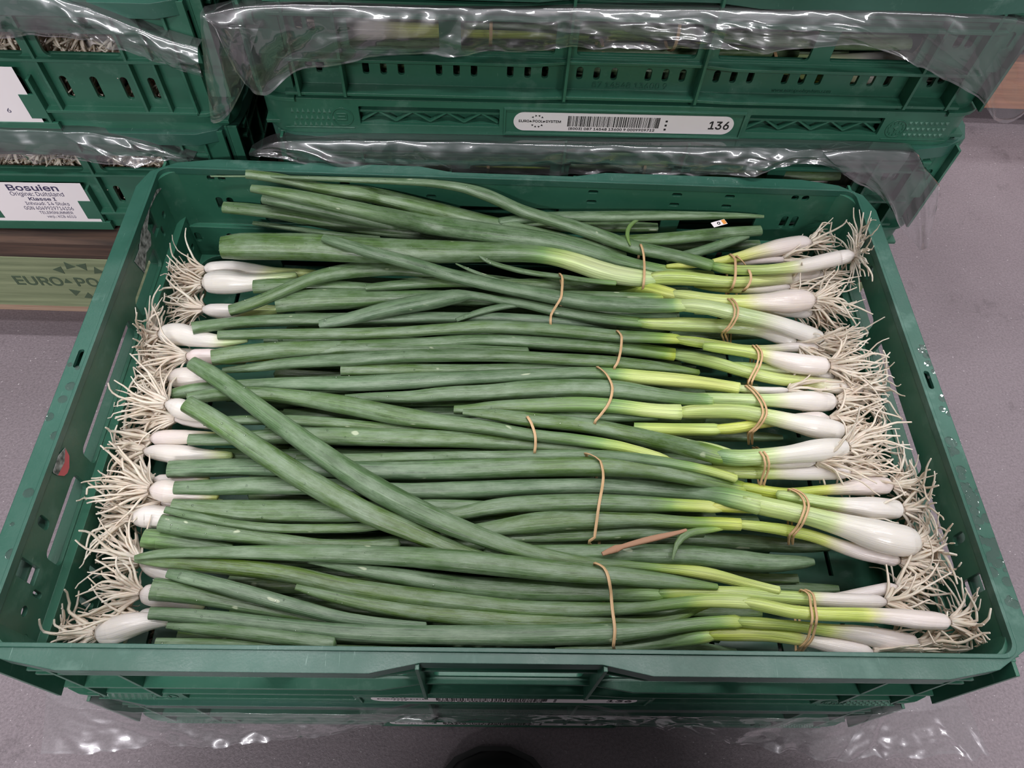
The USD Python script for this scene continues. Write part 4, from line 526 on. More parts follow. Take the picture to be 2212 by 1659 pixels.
R1 0 l;-2434 67 56 63 67 67 72 72 68 66 63 63 62 63 63 64 65 66 67 66 67 66 65 66 66 65 65 66 65 66 65 66 65 65 63 63 62 62 62 63 64 65 65 65 66 65 65 66 65 65 65 66 65 66 66 66 65 64 63 61 61 60 54 68;1775 13 7 4 -1 -3 -15 -18 -9 -2 2 6 8 8 7 6 1 -1 -4 -4 -4 -1 1 -1 1 3 4 5 5 3 0 -5 -11 -16 -17 -17 -17 -15 -16 -18 -19 -19 -17 -15 -15 -14 -14 -14 -14 -15 -15 -16 -16 -15 -14 -14 -16 -20 -22 -24 -26 -25 -23 -27;2620 -8 -5 0 4 6 16 18 9 2 -4 -6 -8 -8 -8 -6 -1 1 3 4 3 2 -1 0 -1 -3 -6 -9 -11 -11 -10 -9 -8 -8 -10 -15 -19 -21 -20 -14 -8 -5 -6 -8 -9 -11 -13 -13 -13 -13 -14 -13 -12 -10 -6 -2 1 6 7 8 7 6 3 3;16 0 1 0 1 1 1 2 2 3 3 3 4 3 2 2 2 2 2 2 2 1 2 2 2 2 3 3 3 4 5 6 9 8 3 0 0 0 0 1 0 1 1 1 1 1 1 1 1 0 0 0 0 1 -1 -1 -2 -3 -2 -2 -2 -2 -2 -2;100 0 0 0 0 0 0 0 0 0 0 0 0 0 0 0 0 0 0 0 0 0 0 0 0 0 0 0 0 0 0 0 0 0 0 0 0 0 0 0 0 0 0 0 0 0 0 0 0 0 0 0 0 0 0 0 0 0 0 -1 -3 -4 -6 -6
R2 4 l;-2082 61 50 54 56 56 56 56 56 57 56 57 56 57 57 57 57 57 57 57 56 51 64;1056 7 6 5 4 2 3 2 2 2 1 -1 -1 -3 -3 -2 -3 -2 -2 -3 -2 -2 -3;2120 0 0 0 0 0 0 0 0 0 0 0 0 0 0 0 0 0 0 0 0 0 0;114 3 3 1 1 0 -1 -2 -2 -2 -2 -2 -3 -3 -3 -3 -3 -2 -3 -2 -3 -2 -2;100 0 0 0 0 0 0 0 0 0 0 0 0 0 0 0 0 0 0 0 0 0 0
R1 0 o;2744 -31 -24 -24 -25 -27 -29 -28 -27 -33 -45 -55 -60 -59 -60 -58 -57 -56 -54 -52 -50 -49 -48 -48 -46 -59;1252 -7 -3 -2 -2 -5 -7 -9 -8 -11 -14 -16 -16 -14 -11 -9 -6 -2 2 8 12 16 20 23 21 23;2501 -3 -5 -8 -8 -4 -2 -1 0 0 0 0 0 -1 0 -2 -4 -6 -9 -14 -17 -20 -20 -18 -11 -5;60 41 11 5 3 2 1 0 -1 0 -3 -4 -4 -7 -9 -6 -4 -3 -1 0 1 0 1 -1 -3 -14;0 0 0 0 0 0 0 0 0 0 2 1 3 10 15 8 5 4 3 1 1 1 3 4 7 7
R2 4 l;-1872 56 46 50 51 52 52 52 53 52 53 53 53 53 53 54 53 54 53 54 54 53 54 54 54 54 54 55 54 54 55 54 54 55 54 54 55 54 54 54 54 48 61;887 12 10 9 7 7 7 5 5 5 4 4 4 4 3 4 4 3 3 3 3 3 3 2 3 2 1 1 -1 -1 -2 -3 -2 -3 -3 -3 -4 -4 -5 -6 -5 -6 -7;2132 -2 -1 -1 -2 -1 -1 -1 -1 -1 0 -1 0 0 0 0 0 0 0 0 0 0 0 0 0 0 0 0 0 0 0 0 0 0 0 0 0 0 0 0 0 0 0;176 4 3 1 0 0 -1 -1 -2 -1 -1 -2 -2 -3 -4 -6 -6 -5 -4 -4 -4 -3 -4 -3 -2 -3 -2 -3 -2 -1 -2 -2 -2 -2 -2 -2 -2 -1 -2 -2 -2 -2 -2;100 0 0 0 0 0 0 0 0 0 0 0 0 0 0 0 0 0 0 0 0 0 0 0 0 0 0 0 0 0 0 0 0 0 0 0 0 0 0 0 0 0 0
R2 4 o;2212 -32 -26 -28 -28 -28 -29 -27 -26 -31 -44 -53 -58 -58 -58 -58 -57 -52 -64;874 -2 -1 -1 -2 -2 -2 -3 -3 -3 -5 -6 -5 -5 -6 -5 -4 -5 -5;2280 0 0 0 0 0 0 0 0 0 0 0 0 0 0 0 0 0 0;37 22 18 4 0 -1 0 -1 -1 -1 -2 -1 0 0 0 0 -2 -5 -14;0 0 0 0 1 2 4 3 5 1 9 7 5 4 4 3 3 3 1
R1 2 l;1113 -49 -37 -34 -23 -8 4 15;1726 -30 -32 -43 -51 -54 -49 -58;2371 0 0 0 0 -1 -2 -2;16 9 7 4 2 -2 -10 -11;95 -4 -4 -2 0 -1 -4 0
R2 3 o;2389 -33 -27 -30 -30 -30 -30 -28 -27 -30 -42 -52 -55 -57 -56 -57 -56 -55 -51 -62;813 -1 -2 -2 -3 -3 -2 -3 -2 -2 0 0 1 -1 -1 -2 -3 -2 -3 -2;2294 4 4 4 5 5 5 4 4 3 4 2 2 2 1 1 1 1 0 1;44 41 11 -1 0 0 0 0 0 0 -1 -4 -4 -4 -3 -1 -2 -4 -6 -14;0 0 0 0 1 1 0 2 1 0 4 9 10 8 5 3 2 2 2 0
R2 3 l;-2210 55 46 49 49 48 47 46 46 45 45 45 46 46 47 48 50 50 52 52 53 53 53 54 54 55 54 55 54 55 55 55 55 54 55 55 55 55 55 55 55 56 54 51 62;790 16 12 14 15 18 20 23 24 26 27 28 27 27 24 21 20 17 16 12 11 8 7 7 5 4 2 -1 -3 -5 -6 -5 -4 -4 -3 -3 -1 -2 0 -1 -1 -1 -3 -2 -4;2144 9 10 11 11 11 10 9 6 5 3 1 0 -1 -2 -2 -2 -3 -2 -2 -1 -2 -2 -1 -2 -1 -2 -2 -1 -3 -2 -2 -4 -4 -4 -6 -6 -7 -7 -7 -6 -6 -5 -4 -3;99 1 1 1 1 0 0 0 0 0 1 2 3 4 3 3 4 4 4 2 1 0 -2 -2 -3 -3 -2 -3 -4 -3 -3 -2 -2 -1 -1 -1 -2 -1 -2 -2 -2 -2 -3 -2 -3;100 0 0 0 0 0 0 0 0 0 0 0 0 0 0 0 0 0 0 0 0 0 0 0 0 0 0 0 0 0 0 0 0 0 0 0 0 0 0 0 0 0 0 0 0
R2 0 o;2352 -34 -27 -29 -29 -29 -30 -30 -36 -44 -50 -52 -53 -52 -52 -51 -51 -50 -49 -49 -47 -48 -47 -47 -42 -54;824 -7 -6 -5 -5 -5 -4 -4 -4 -3 -4 -2 -2 -1 0 2 4 7 9 12 15 18 19 20 20 23;2442 3 3 3 3 2 2 1 1 0 -1 -1 -2 -3 -4 -5 -7 -7 -9 -10 -11 -12 -13 -13 -13 -13;65 64 28 11 9 6 3 0 -4 -12 -18 -13 -7 -4 -3 -3 -1 -2 0 0 0 0 1 -6 -11 -24;0 0 0 0 0 0 0 0 1 2 3 4 6 9 10 6 1 0 0 0 0 0 0 0 0 0
R2 0 l;-1164 58 47 52 52 53 52 53 53 53 54 53 54 54 54 54 55 54 54 55 54 55 55 55 55 56 55 56 56 56 56 56 56 56 55 56 55 54 53 52 49 47 44 43 42 40 53 54 42;1015 9 7 9 8 8 9 9 9 8 9 6 5 3 0 0 -1 0 1 2 3 4 4 5 6 6 5 5 4 4 3 3 2 2 0 0 -3 -5 -11 -16 -23 -29 -36 -38 -36 -29 -25 -23 -20;2204 0 -1 -1 -1 -2 -1 -2 -2 -3 -2 -2 -1 -2 -1 0 -1 0 -1 -1 -2 -2 -4 -5 -6 -6 -6 -6 -6 -4 -4 -3 -2 -1 0 1 4 6 11 16 23 29 33 34 29 18 9 13 13;56 7 7 5 4 4 3 2 1 0 0 1 0 -2 -4 -4 -4 -2 0 1 3 3 4 3 3 4 3 4 3 3 3 3 2 2 2 2 2 1 1 1 0 0 -1 -2 -1 -2 -2 -34 8;100 0 0 0 0 0 -1 -2 -2 -2 -4 -3 -1 2 3 4 4 2 0 0 0 0 0 0 0 0 0 0 0 0 0 0 -1 -1 -1 -2 -3 -2 -6 -8 -9 -7 -5 -4 -4 -3 -2 0 0
R3 3 l;-2400 48 38 41 41 42 42 43 45 46 47 48 49 51 51 51 52 52 53 52 53 52 53 52 53 53 53 53 52 53 53 54 53 53 54 53 54 53 54 54 53 54 54 54 54 54 54 54 54 54 54 55 54 54 54 54 54 54 54 54 54 53 49 60;513 19 18 20 20 21 20 19 17 15 14 11 9 7 6 5 3 4 3 2 3 3 2 3 3 3 4 3 4 4 3 3 3 3 2 2 2 2 1 2 2 2 2 2 1 1 0 -1 -2 -2 -2 -3 -3 -3 -3 -2 -3 -3 -3 -4 -3 -4 -3 -5;2276 -9 -11 -13 -16 -16 -16 -16 -14 -12 -10 -8 -5 -4 -3 -1 -1 -1 0 0 0 0 0 0 0 0 0 0 0 0 0 0 0 0 0 0 0 0 0 0 0 0 0 0 0 0 0 0 0 0 0 0 0 0 0 0 0 0 0 0 0 0 0 0;102 -1 -1 0 0 0 0 1 0 0 1 0 0 0 1 0 0 0 0 0 0 0 0 0 0 0 0 -1 -1 -1 -1 -1 -1 -1 -1 -1 -1 0 -1 -1 -1 -1 0 -1 0 0 0 0 0 0 0 0 0 0 0 0 0 -1 -1 -1 -1 -1 -1 -2;100 0 0 0 0 0 0 0 0 0 0 0 0 0 0 0 0 0 0 0 0 0 0 0 0 0 0 0 0 0 0 0 0 0 0 0 0 0 0 0 0 0 0 0 0 0 0 0 0 0 0 0 0 0 0 0 0 0 0 0 0 0 0 0
R2 0 l;218 63 51 54 55 53 53 52 52 52 52 53 54 54 54 55 54 51 66;1045 -2 -6 -8 -13 -16 -20 -20 -19 -17 -13 -9 -6 -3 -4 -3 -1 5 12;2155 5 9 13 16 21 22 24 22 19 14 9 6 3 4 4 1 -6 -14;33 5 5 5 3 3 3 2 2 3 2 1 0 0 0 0 -1 -5 -6;100 0 0 0 0 0 0 0 0 0 0 0 -1 -2 -5 -5 -8 -13 -16
R2 2 o;2207 -26 -21 -23 -23 -24 -24 -25 -31 -39 -46 -51 -53 -53 -54 -53 -54 -54 -53 -54 -54 -54 -54 -53 -54 -54 -52 -48 -59;523 13 10 11 10 11 11 13 14 15 13 9 5 4 3 1 2 2 2 1 0 0 -1 -1 0 0 2 4 5;2280 0 0 0 0 0 0 0 0 0 0 0 0 0 0 0 0 0 0 0 0 0 0 0 0 0 0 0 0;50 42 12 6 3 2 0 -1 -1 -3 -1 0 0 0 2 1 0 0 0 0 0 -1 -4 -6 -6 -5 -7 -8 -18;0 0 0 0 0 0 0 3 5 11 9 7 6 2 2 0 0 0 0 0 0 0 0 0 0 0 6 13 16
R2 2 l;-426 59 48 54 55 56 56 58 58 58 58 53 66;734 30 24 25 23 21 18 16 12 10 9 6 5;2173 0 0 0 -1 0 -1 -1 0 0 -1 1 0;36 6 6 6 2 -1 -1 -1 -1 -1 -1 -1 -1;100 0 0 0 0 0 0 0 0 0 0 0 0
R2 4 l;-445 62 49 55 57 56 52 64;1184 -23 -14 -14 -12 -11 -11 -18;2329 -13 -15 -15 -14 -13 -11 -9;12 10 6 4 0 0 0 0;100 0 0 0 0 0 0 0
R2 1 o;2423 -33 -27 -30 -29 -30 -30 -32 -36 -44 -50 -52 -54 -54 -54 -53 -53 -52 -51 -50 -49 -48 -49 -48 -49 -44 -57;556 1 0 1 2 1 2 3 5 8 11 9 7 6 6 6 7 9 10 12 15 15 14 13 10 9 9;2306 7 9 10 11 11 11 12 11 12 11 11 11 11 10 8 7 5 3 1 -2 -4 -7 -8 -10 -10 -10;50 49 14 8 4 3 0 -1 -1 -3 -4 -2 -2 -1 -1 0 0 1 1 1 -1 -2 -2 -2 -6 -8 -21;0 0 0 0 0 0 0 0 1 2 3 4 6 9 9 6 1 0 1 0 0 0 0 0 2 3 3
R2 3 l;-291 46 42 50 53 55 56 55 56 57 56 57 55 55 54 54 53 53 53 53 48 61;1253 -41 -19 -10 -3 1 1 0 -1 -3 -6 -8 -13 -16 -19 -21 -20 -18 -16 -13 -11 -8;2401 -13 -17 -19 -21 -21 -20 -17 -13 -8 -4 2 7 10 13 14 15 13 11 9 7 5;12 15 9 5 2 2 2 2 0 0 0 0 0 0 -1 -1 -2 -1 -1 -1 -1 -1;100 0 0 0 0 0 0 0 0 0 0 0 0 0 -1 -2 -3 -4 -4 -5 -5 -6
R3 3 o;2433 -28 -23 -25 -26 -26 -25 -24 -23 -26 -37 -47 -51 -52 -52 -52 -53 -52 -53 -52 -48 -59;214 3 3 4 3 3 3 3 3 3 5 6 7 6 6 5 4 3 3 3 1 2;2280 0 0 0 0 0 0 0 0 0 0 0 0 0 0 0 0 0 0 0 0 0;35 27 15 0 0 0 0 0 0 0 0 0 0 0 0 0 0 -1 -1 -4 -6 -15;0 0 0 0 1 1 2 1 2 0 4 6 8 8 7 5 4 3 3 2 2 1
R2 2 l;-1484 56 44 49 50 49 50 49 49 49 49 50 50 51 51 51 52 52 51 52 52 53 53 53 53 54 53 53 54 54 53 53 53 53 52 52 53 52 52 52 52 51 51 50 50 49 49 46 57 89 52;643 13 12 12 14 14 15 16 18 18 18 17 16 14 14 13 14 14 15 16 15 13 10 5 -2 -7 -9 -9 -7 -8 -7 -10 -11 -13 -14 -14 -14 -12 -13 -12 -13 -15 -15 -16 -17 -16 -14 -10 -8 -10 -2;2186 2 3 3 3 2 2 2 2 1 0 0 1 -1 0 0 -1 0 -1 0 -1 -2 -1 -2 -2 -2 -3 -2 -2 -1 -2 0 0 0 1 1 1 2 3 4 5 8 10 12 13 14 11 8 3 0 0;78 6 6 6 5 5 5 4 4 4 3 3 2 3 2 1 2 0 -1 -4 -7 -9 -22 -21 -6 -3 -2 1 2 3 4 2 3 4 3 3 2 1 1 1 1 0 0 0 -1 -2 -2 -2 -2 -18 6;100 0 0 0 0 0 0 0 0 0 0 0 0 0 0 0 0 0 0 0 0 0 0 0 0 0 0 0 0 0 0 0 0 0 0 0 0 0 0 0 0 0 0 0 -2 -3 -5 -5 -5 -29 -6
R2 1 l;-1493 58 47 50 52 51 51 50 51 50 50 50 49 50 49 49 50 50 50 51 51 52 51 53 52 52 52 53 52 52 53 52 52 52 52 51 52 51 51 51 50 51 50 49 50 49 50 49 49 50 49 50 49 49 45 57 68 49;1281 -20 -16 -17 -16 -15 -15 -13 -11 -9 -7 -6 -4 -4 -3 -4 -4 -4 -6 -6 -6 -8 -10 -10 -11 -12 -12 -11 -12 -11 -12 -11 -12 -12 -12 -13 -13 -13 -14 -14 -14 -15 -13 -14 -12 -12 -11 -10 -8 -7 -5 -5 -4 -3 -1 1 -10 -10;2476 0 -1 -1 -2 -3 -4 -4 -6 -8 -10 -11 -13 -14 -16 -17 -17 -16 -15 -14 -11 -9 -6 -5 -3 -2 -1 0 -1 0 1 0 1 1 2 3 4 5 6 7 9 9 10 11 11 11 10 10 10 10 9 8 8 6 5 4 10 10;67 9 8 5 3 2 2 2 1 2 2 2 1 1 0 0 0 1 0 0 0 1 1 1 1 0 1 0 1 0 1 1 1 1 1 2 1 1 1 0 1 0 0 0 0 0 -1 0 0 -1 -1 -2 -3 -2 -2 -2 -26 4;100 0 0 0 0 0 0 0 0 0 0 0 0 0 0 0 0 0 0 0 0 0 0 0 0 0 0 0 0 0 0 0 0 0 0 0 0 0 0 0 0 0 0 0 0 0 0 0 0 0 -2 -3 -5 -6 -13 -21 -6 -2
R3 2 l;-2227 51 41 46 46 46 47 46 47 47 47 47 48 49 49 50 50 50 51 51 51 51 52 51 52 52 51 52 52 52 52 52 52 52 52 52 53 52 52 52 53 52 53 52 52 52 48 58;298 14 11 12 12 11 12 12 12 11 11 10 9 7 7 6 5 5 4 3 3 2 2 1 1 0 0 0 0 0 0 0 1 0 1 1 0 1 1 1 1 1 0 1 1 1 1 2;2204 -2 -2 -2 -3 -5 -4 -6 -6 -7 -7 -7 -6 -6 -6 -4 -3 -3 -2 -1 -1 0 -1 0 0 0 0 0 0 0 0 0 0 0 0 0 0 0 0 0 0 0 0 0 0 0 0 0;123 4 3 1 0 0 0 0 0 0 0 -1 0 0 0 0 0 -1 0 0 -1 0 -1 -1 -1 -2 -2 -3 -2 -3 -2 -2 -3 -2 -2 -3 -2 -2 -3 -3 -3 -3 -3 -3 -3 -4 -4 -4;100 0 0 0 0 0 0 0 0 0 0 0 0 0 0 0 0 0 0 0 0 0 0 0 0 0 0 0 0 0 0 0 0 0 0 0 0 0 0 0 0 0 0 0 0 0 0 0
R3 3 l;-1278 56 46 49 51 50 51 50 51 51 51 50 51 51 51 51 51 51 51 51 51 51 52 51 52 51 52 51 52 52 51 52 52 52 52 52 51 52 52 52 52 51 47 58;283 1 2 1 2 1 2 1 2 1 2 1 2 1 2 2 2 3 2 3 3 3 3 3 3 3 3 3 2 2 1 1 0 0 0 -1 -1 0 -1 -1 -1 -1 -2 -2;2120 0 0 0 0 0 0 0 0 0 0 0 0 0 0 0 0 0 0 0 0 0 0 0 0 0 0 0 0 0 0 0 0 0 0 0 0 0 0 0 0 0 0 0;121 -1 -1 -2 -2 -2 -2 -2 -4 -3 -4 -4 -4 -3 -3 -3 -3 -3 -3 -3 -2 -1 -1 1 0 2 1 2 1 1 1 1 0 1 0 1 0 0 0 -2 -3 -3 -3 -4;100 0 0 0 0 0 0 0 0 0 0 0 0 0 0 0 0 0 0 0 0 0 0 0 0 0 0 0 0 0 0 0 0 0 0 0 0 0 0 0 0 0 0 0
R3 2 l;-1469 56 46 49 51 51 51 51 52 51 52 51 52 52 51 52 52 51 52 52 52 52 52 52 53 53 52 53 53 53 53 53 52 53 53 53 53 53 53 53 53 53 53 53 53 53 52 53 52 53 52 51 47 58;457 6 5 6 5 5 5 4 4 4 4 4 3 4 5 5 6 7 8 8 9 8 7 5 4 2 0 -1 -1 -2 -3 -3 -3 -3 -2 -2 -2 -2 -2 -2 -2 -2 -2 -3 -4 -3 -5 -5 -5 -6 -7 -6 -7 -9;2120 0 0 0 0 0 0 0 0 0 0 0 0 0 0 0 0 0 0 0 0 0 0 0 0 0 0 0 0 0 0 0 0 0 0 0 0 0 0 0 0 0 0 0 0 0 0 0 0 0 0 0 0 0;131 2 1 1 0 0 0 0 -2 -2 -2 -2 -3 -3 -2 -2 -2 -2 -2 -2 -2 -2 -1 -1 -1 0 1 1 1 2 2 1 2 1 1 1 0 1 0 1 0 1 0 0 0 0 -1 -1 -1 -1 -1 -2 -2 -3;100 0 0 0 0 0 0 0 0 0 0 0 0 0 0 0 0 0 0 0 0 0 0 0 0 0 0 0 0 0 0 0 0 0 0 0 0 0 0 0 0 0 0 0 0 -1 -1 -2 -3 -3 -5 -8 -10 -12
R3 2 o;2627 -28 -23 -25 -26 -26 -26 -28 -33 -41 -46 -50 -51 -51 -52 -53 -52 -51 -51 -50 -49 -47 -46 -45 -42 -41 -40 -39 -40 -40 -43 -41 -55;108 5 3 2 3 2 2 3 4 5 7 7 6 4 3 2 3 5 7 9 12 14 17 20 25 27 30 32 32 31 28 21 17;2280 0 0 0 0 0 0 1 0 1 1 1 2 3 3 3 4 5 4 4 2 0 -2 -7 -11 -17 -22 -26 -29 -28 -25 -17 -10;41 36 16 6 5 4 2 1 -1 -2 -5 -5 -3 -2 -1 -1 -1 0 0 0 0 0 1 1 1 1 1 1 0 1 -3 -6 -17;0 0 0 1 2 2 3 2 2 5 6 5 5 3 4 2 2 1 1 1 1 0 1 0 0 0 1 0 1 1 1 1 1
R3 2 l;-2161 61 50 53 55 55 54 55 56 56 58 57 58 59 58 58 58 58 57 56 57 56 56 57 56 57 57 57 58 57 57 58 58 58 58 58 58 58 58 59 58 58 58 58 58 58 58 59 58 58 59 58 59 59 60 59 60 60 60 59 60 57 53 65;243 8 7 7 9 10 10 10 8 6 4 2 1 -1 0 0 0 2 4 5 6 6 7 6 6 4 5 4 4 4 3 4 3 2 2 2 0 0 -2 -2 -3 -3 -3 -3 -3 -2 -2 -2 -2 -2 -2 -2 -1 -2 -1 -1 -1 -2 -2 -4 -4 -6 -7 -9;2120 0 0 0 1 0 1 2 2 4 5 6 8 8 9 8 7 6 4 3 2 0 -1 -1 -2 -2 -2 -3 -2 -2 -2 -2 -1 -1 0 0 0 1 1 2 1 1 1 1 1 0 1 0 -1 0 -2 -2 -3 -4 -6 -6 -6 -7 -6 -6 -5 -4 -2 -2;45 7 7 6 5 4 4 4 3 2 2 2 2 1 1 1 1 2 1 1 1 2 1 1 0 0 0 0 -1 0 -1 -1 -1 -1 -1 0 -1 0 -1 -1 0 -1 0 0 0 0 0 0 0 0 0 0 0 -1 -3 -3 -3 -4 -4 -5 -5 -7 -7 -7;100 0 0 0 0 0 0 0 0 0 0 0 0 0 0 0 0 0 0 0 0 0 0 0 0 0 0 0 0 0 0 0 0 0 0 0 0 0 0 0 0 0 0 0 0 0 0 0 0 0 0 0 0 0 0 0 0 0 0 -1 -3 -5 -5 -6
R3 0 o;2371 -29 -24 -27 -27 -27 -27 -30 -36 -45 -52 -54 -55 -54 -53 -53 -51 -51 -51 -51 -52 -51 -52 -51 -47 -58;476 3 1 2 1 0 0 -2 -3 -6 -6 -7 -7 -5 -2 2 6 10 10 10 9 9 8 7 7 9;2280 0 0 0 0 0 0 0 0 0 0 0 0 0 0 0 0 0 0 0 0 0 0 0 0 0;43 34 2 0 0 0 0 -2 -2 -6 -5 2 5 5 2 1 1 1 1 0 0 -1 -1 -4 -7 -15;0 0 0 0 0 0 0 1 3 7 8 7 9 7 3 2 1 0 1 1 0 1 1 1 1 1
R3 0 l;-2204 58 47 51 51 52 51 53 52 53 53 53 54 54 55 54 55 55 55 55 55 56 55 55 56 55 55 56 55 56 56 56 56 56 56 57 56 57 57 57 57 57 57 57 57 57 56 57 57 56 57 56 57 56 56 56 55 55 54 53 53 52 49 61 58 47;469 6 6 6 7 7 7 7 6 6 5 5 5 4 4 3 3 4 3 3 3 4 4 4 5 5 7 7 7 8 7 6 7 6 7 5 5 3 1 0 0 -2 -2 -2 -3 -3 -4 -4 -4 -6 -5 -6 -6 -7 -7 -7 -7 -8 -9 -11 -11 -10 -7 -4 -9 -7;2257 -3 -4 -4 -6 -5 -6 -6 -5 -5 -4 -4 -3 -2 -2 -1 -2 0 -1 -1 0 -1 0 -1 -1 -1 -1 0 -1 -1 0 0 0 0 1 0 0 1 0 1 0 1 0 1 0 1 1 1 1 1 1 1 2 2 2 4 6 8 11 13 12 12 7 3 0 0;71 2 2 1 2 1 1 1 2 1 1 2 0 1 0 0 1 0 0 0 0 0 0 0 0 0 1 0 1 1 1 0 2 2 3 3 2 1 0 0 0 0 0 0 0 0 0 0 -1 -1 -1 -1 -1 -1 -1 -1 -1 -2 -3 -2 -2 -3 -2 -2 -24 5;100 0 0 0 0 0 0 0 0 0 0 0 0 0 0 0 0 0 0 0 0 0 0 0 0 0 0 0 0 0 0 0 0 0 0 0 0 0 0 0 0 0 0 0 0 0 0 0 0 0 0 0 0 0 0 0 -1 -2 -5 -5 -6 -7 -9 -10 -1 -1
R3 1 o;2360 -29 -24 -26 -26 -26 -26 -24 -22 -25 -36 -44 -47 -47 -47 -48 -48 -49 -50 -51 -51 -50 -47 -58;244 -1 -1 0 0 2 1 3 3 4 8 12 16 17 18 17 15 13 11 10 10 8 7 7;2389 0 0 1 0 0 0 -1 -1 -1 -2 -3 -2 -4 -3 -4 -4 -4 -4 -4 -3 -3 -3 -2;55 67 13 5 4 3 2 1 1 0 -1 -10 -14 -13 -14 -9 -2 -2 -1 -1 -2 -4 -7 -15;0 0 0 0 0 0 0 0 0 0 0 3 4 6 16 13 3 2 1 2 2 3 2 3
R4 3 l;-38 58 46 51 51 51 52 51 52 51 52 52 51 52 52 52 52 52 52 52 52 47 58;-74 -2 -1 -1 -2 -1 -1 -1 -1 -1 0 0 0 2 2 2 2 2 1 1 1 0 0;2120 0 0 0 0 0 0 0 0 0 0 0 0 0 0 0 0 0 0 0 0 0 0;74 5 5 4 4 3 1 1 1 1 0 1 0 0 -2 -2 -3 -2 -3 -4 -5 -6 -6;100 0 0 0 0 0 0 0 0 0 0 0 0 0 0 0 0 0 0 -2 -2 -3 -3
R4 3 o;2314 -28 -23 -25 -26 -25 -26 -25 -25 -30 -41 -50 -54 -54 -54 -54 -54 -53 -53 -53 -48 -59;-151 3 2 0 -1 -2 -2 -3 -2 -4 -6 -6 -8 -8 -10 -11 -13 -13 -9 -8 -4 -5;2280 0 0 0 0 0 0 0 0 0 0 0 0 0 0 0 0 0 0 0 0 0;40 27 22 5 0 -1 -2 -2 -2 0 -4 -3 -3 -2 -1 0 2 3 2 -1 -4 -14;0 0 0 0 0 1 2 1 2 1 4 5 7 9 8 3 1 1 1 1 2 1
R4 3 l;915 59 47 50 51 48 48 46 45 46 43 56 59 48;-169 -7 -5 -7 -8 -10 -11 -12 -13 -10 -7 -2 5 4;2123 4 4 9 12 17 21 24 25 21 14 6 0 0;74 9 5 3 2 1 0 0 0 -1 0 0 -30 3;70 -9 -6 -2 -2 -1 0 0 0 0 0 0 -1 -2
R4 2 l;-2481 67 55 60 62 63 64 64 65 66 65 66 66 67 66 67 67 66 67 67 67 67 67 66 67 67 68 67 67 68 68 68 68 68 68 69 69 68 69 69 68 69 69 68 69 68 69 69 69 69 70 69 70 70 69 67 66 63 60 57 56 53 49 64;22 19 15 15 13 11 10 8 7 5 4 4 3 2 2 2 2 2 2 2 3 4 5 6 7 6 7 6 6 6 6 6 6 6 6 5 5 4 4 3 3 2 2 2 2 2 1 0 -2 -2 -3 -4 -3 -3 -4 -8 -13 -17 -22 -26 -28 -28 -25 -25;2120 0 0 0 0 0 0 0 0 0 0 0 0 0 0 0 0 0 0 0 0 0 0 0 0 0 0 0 0 0 0 0 0 0 0 1 1 2 3 3 5 5 6 6 5 4 2 1 -1 -2 -3 -4 -4 -3 0 4 11 17 23 28 30 29 26 20;81 16 6 -4 -8 -4 -3 -2 0 2 4 6 5 5 4 3 4 3 3 2 1 1 1 1 0 1 0 -1 -3 -4 -5 -5 -3 -2 -1 -2 -1 -1 -1 0 0 0 0 0 0 0 0 1 3 3 5 4 0 0 0 0 -1 -2 -4 -5 -3 -4 -2 -2;100 0 0 0 0 0 0 0 0 0 0 0 0 0 0 0 0 0 0 0 0 0 0 0 0 0 0 0 0 0 0 0 0 0 0 0 0 0 0 0 0 0 -1 0 -1 -1 -2 -3 -9 -11 -14 -13 -1 -1 -1 0 0 0 0 0 0 0 0 0
R4 2 o;2048 -32 -25 -27 -28 -28 -28 -30 -35 -42 -44 -55;79 -5 -4 -3 -3 -3 -2 -3 -2 -1 1 4;2293 4 3 3 4 4 5 4 5 5 4 1;34 14 7 0 0 0 -1 0 0 1 3 -4;0 0 0 1 1 3 3 4 3 7 9 11
R4 0 l;-1223 55 44 49 49 50 49 50 49 50 49 49 49 50 49 50 50 50 50 50 50 50 51 50 50 51 50 51 50 51 51 50 51 50 50 50 50 50 50 50 50 50 50 50 50 49 50 48 47 46 45 45 43 43 39 50;37 0 0 1 1 1 1 2 1 2 4 5 8 7 7 5 4 4 3 2 4 3 5 5 6 6 6 5 3 4 2 1 1 0 -2 -2 -3 -4 -3 -3 -4 -3 -5 -6 -7 -7 -8 -10 -11 -13 -15 -14 -13 -13 -11 -10;2120 0 0 0 0 0 0 0 0 0 0 0 0 0 0 0 0 0 0 0 0 0 0 0 0 0 1 0 1 2 2 2 4 5 5 6 7 6 5 4 2 1 -1 -1 -1 -1 2 4 8 11 15 16 18 18 17 15;37 10 9 8 6 6 4 5 3 4 3 4 3 2 3 3 2 2 2 2 2 3 2 4 4 4 4 2 3 2 2 2 1 1 1 0 -1 -1 0 -1 -2 -2 -4 -5 -6 -6 -4 -4 -4 -4 -3 -3 -3 -3 -2 -2;100 0 0 0 0 0 0 0 0 0 0 0 0 0 0 0 0 0 0 0 0 0 0 0 0 0 0 0 0 0 0 0 0 0 0 0 0 0 0 0 0 0 0 0 0 0 0 -1 -1 -2 -2 -3 -3 -6 -8 -9
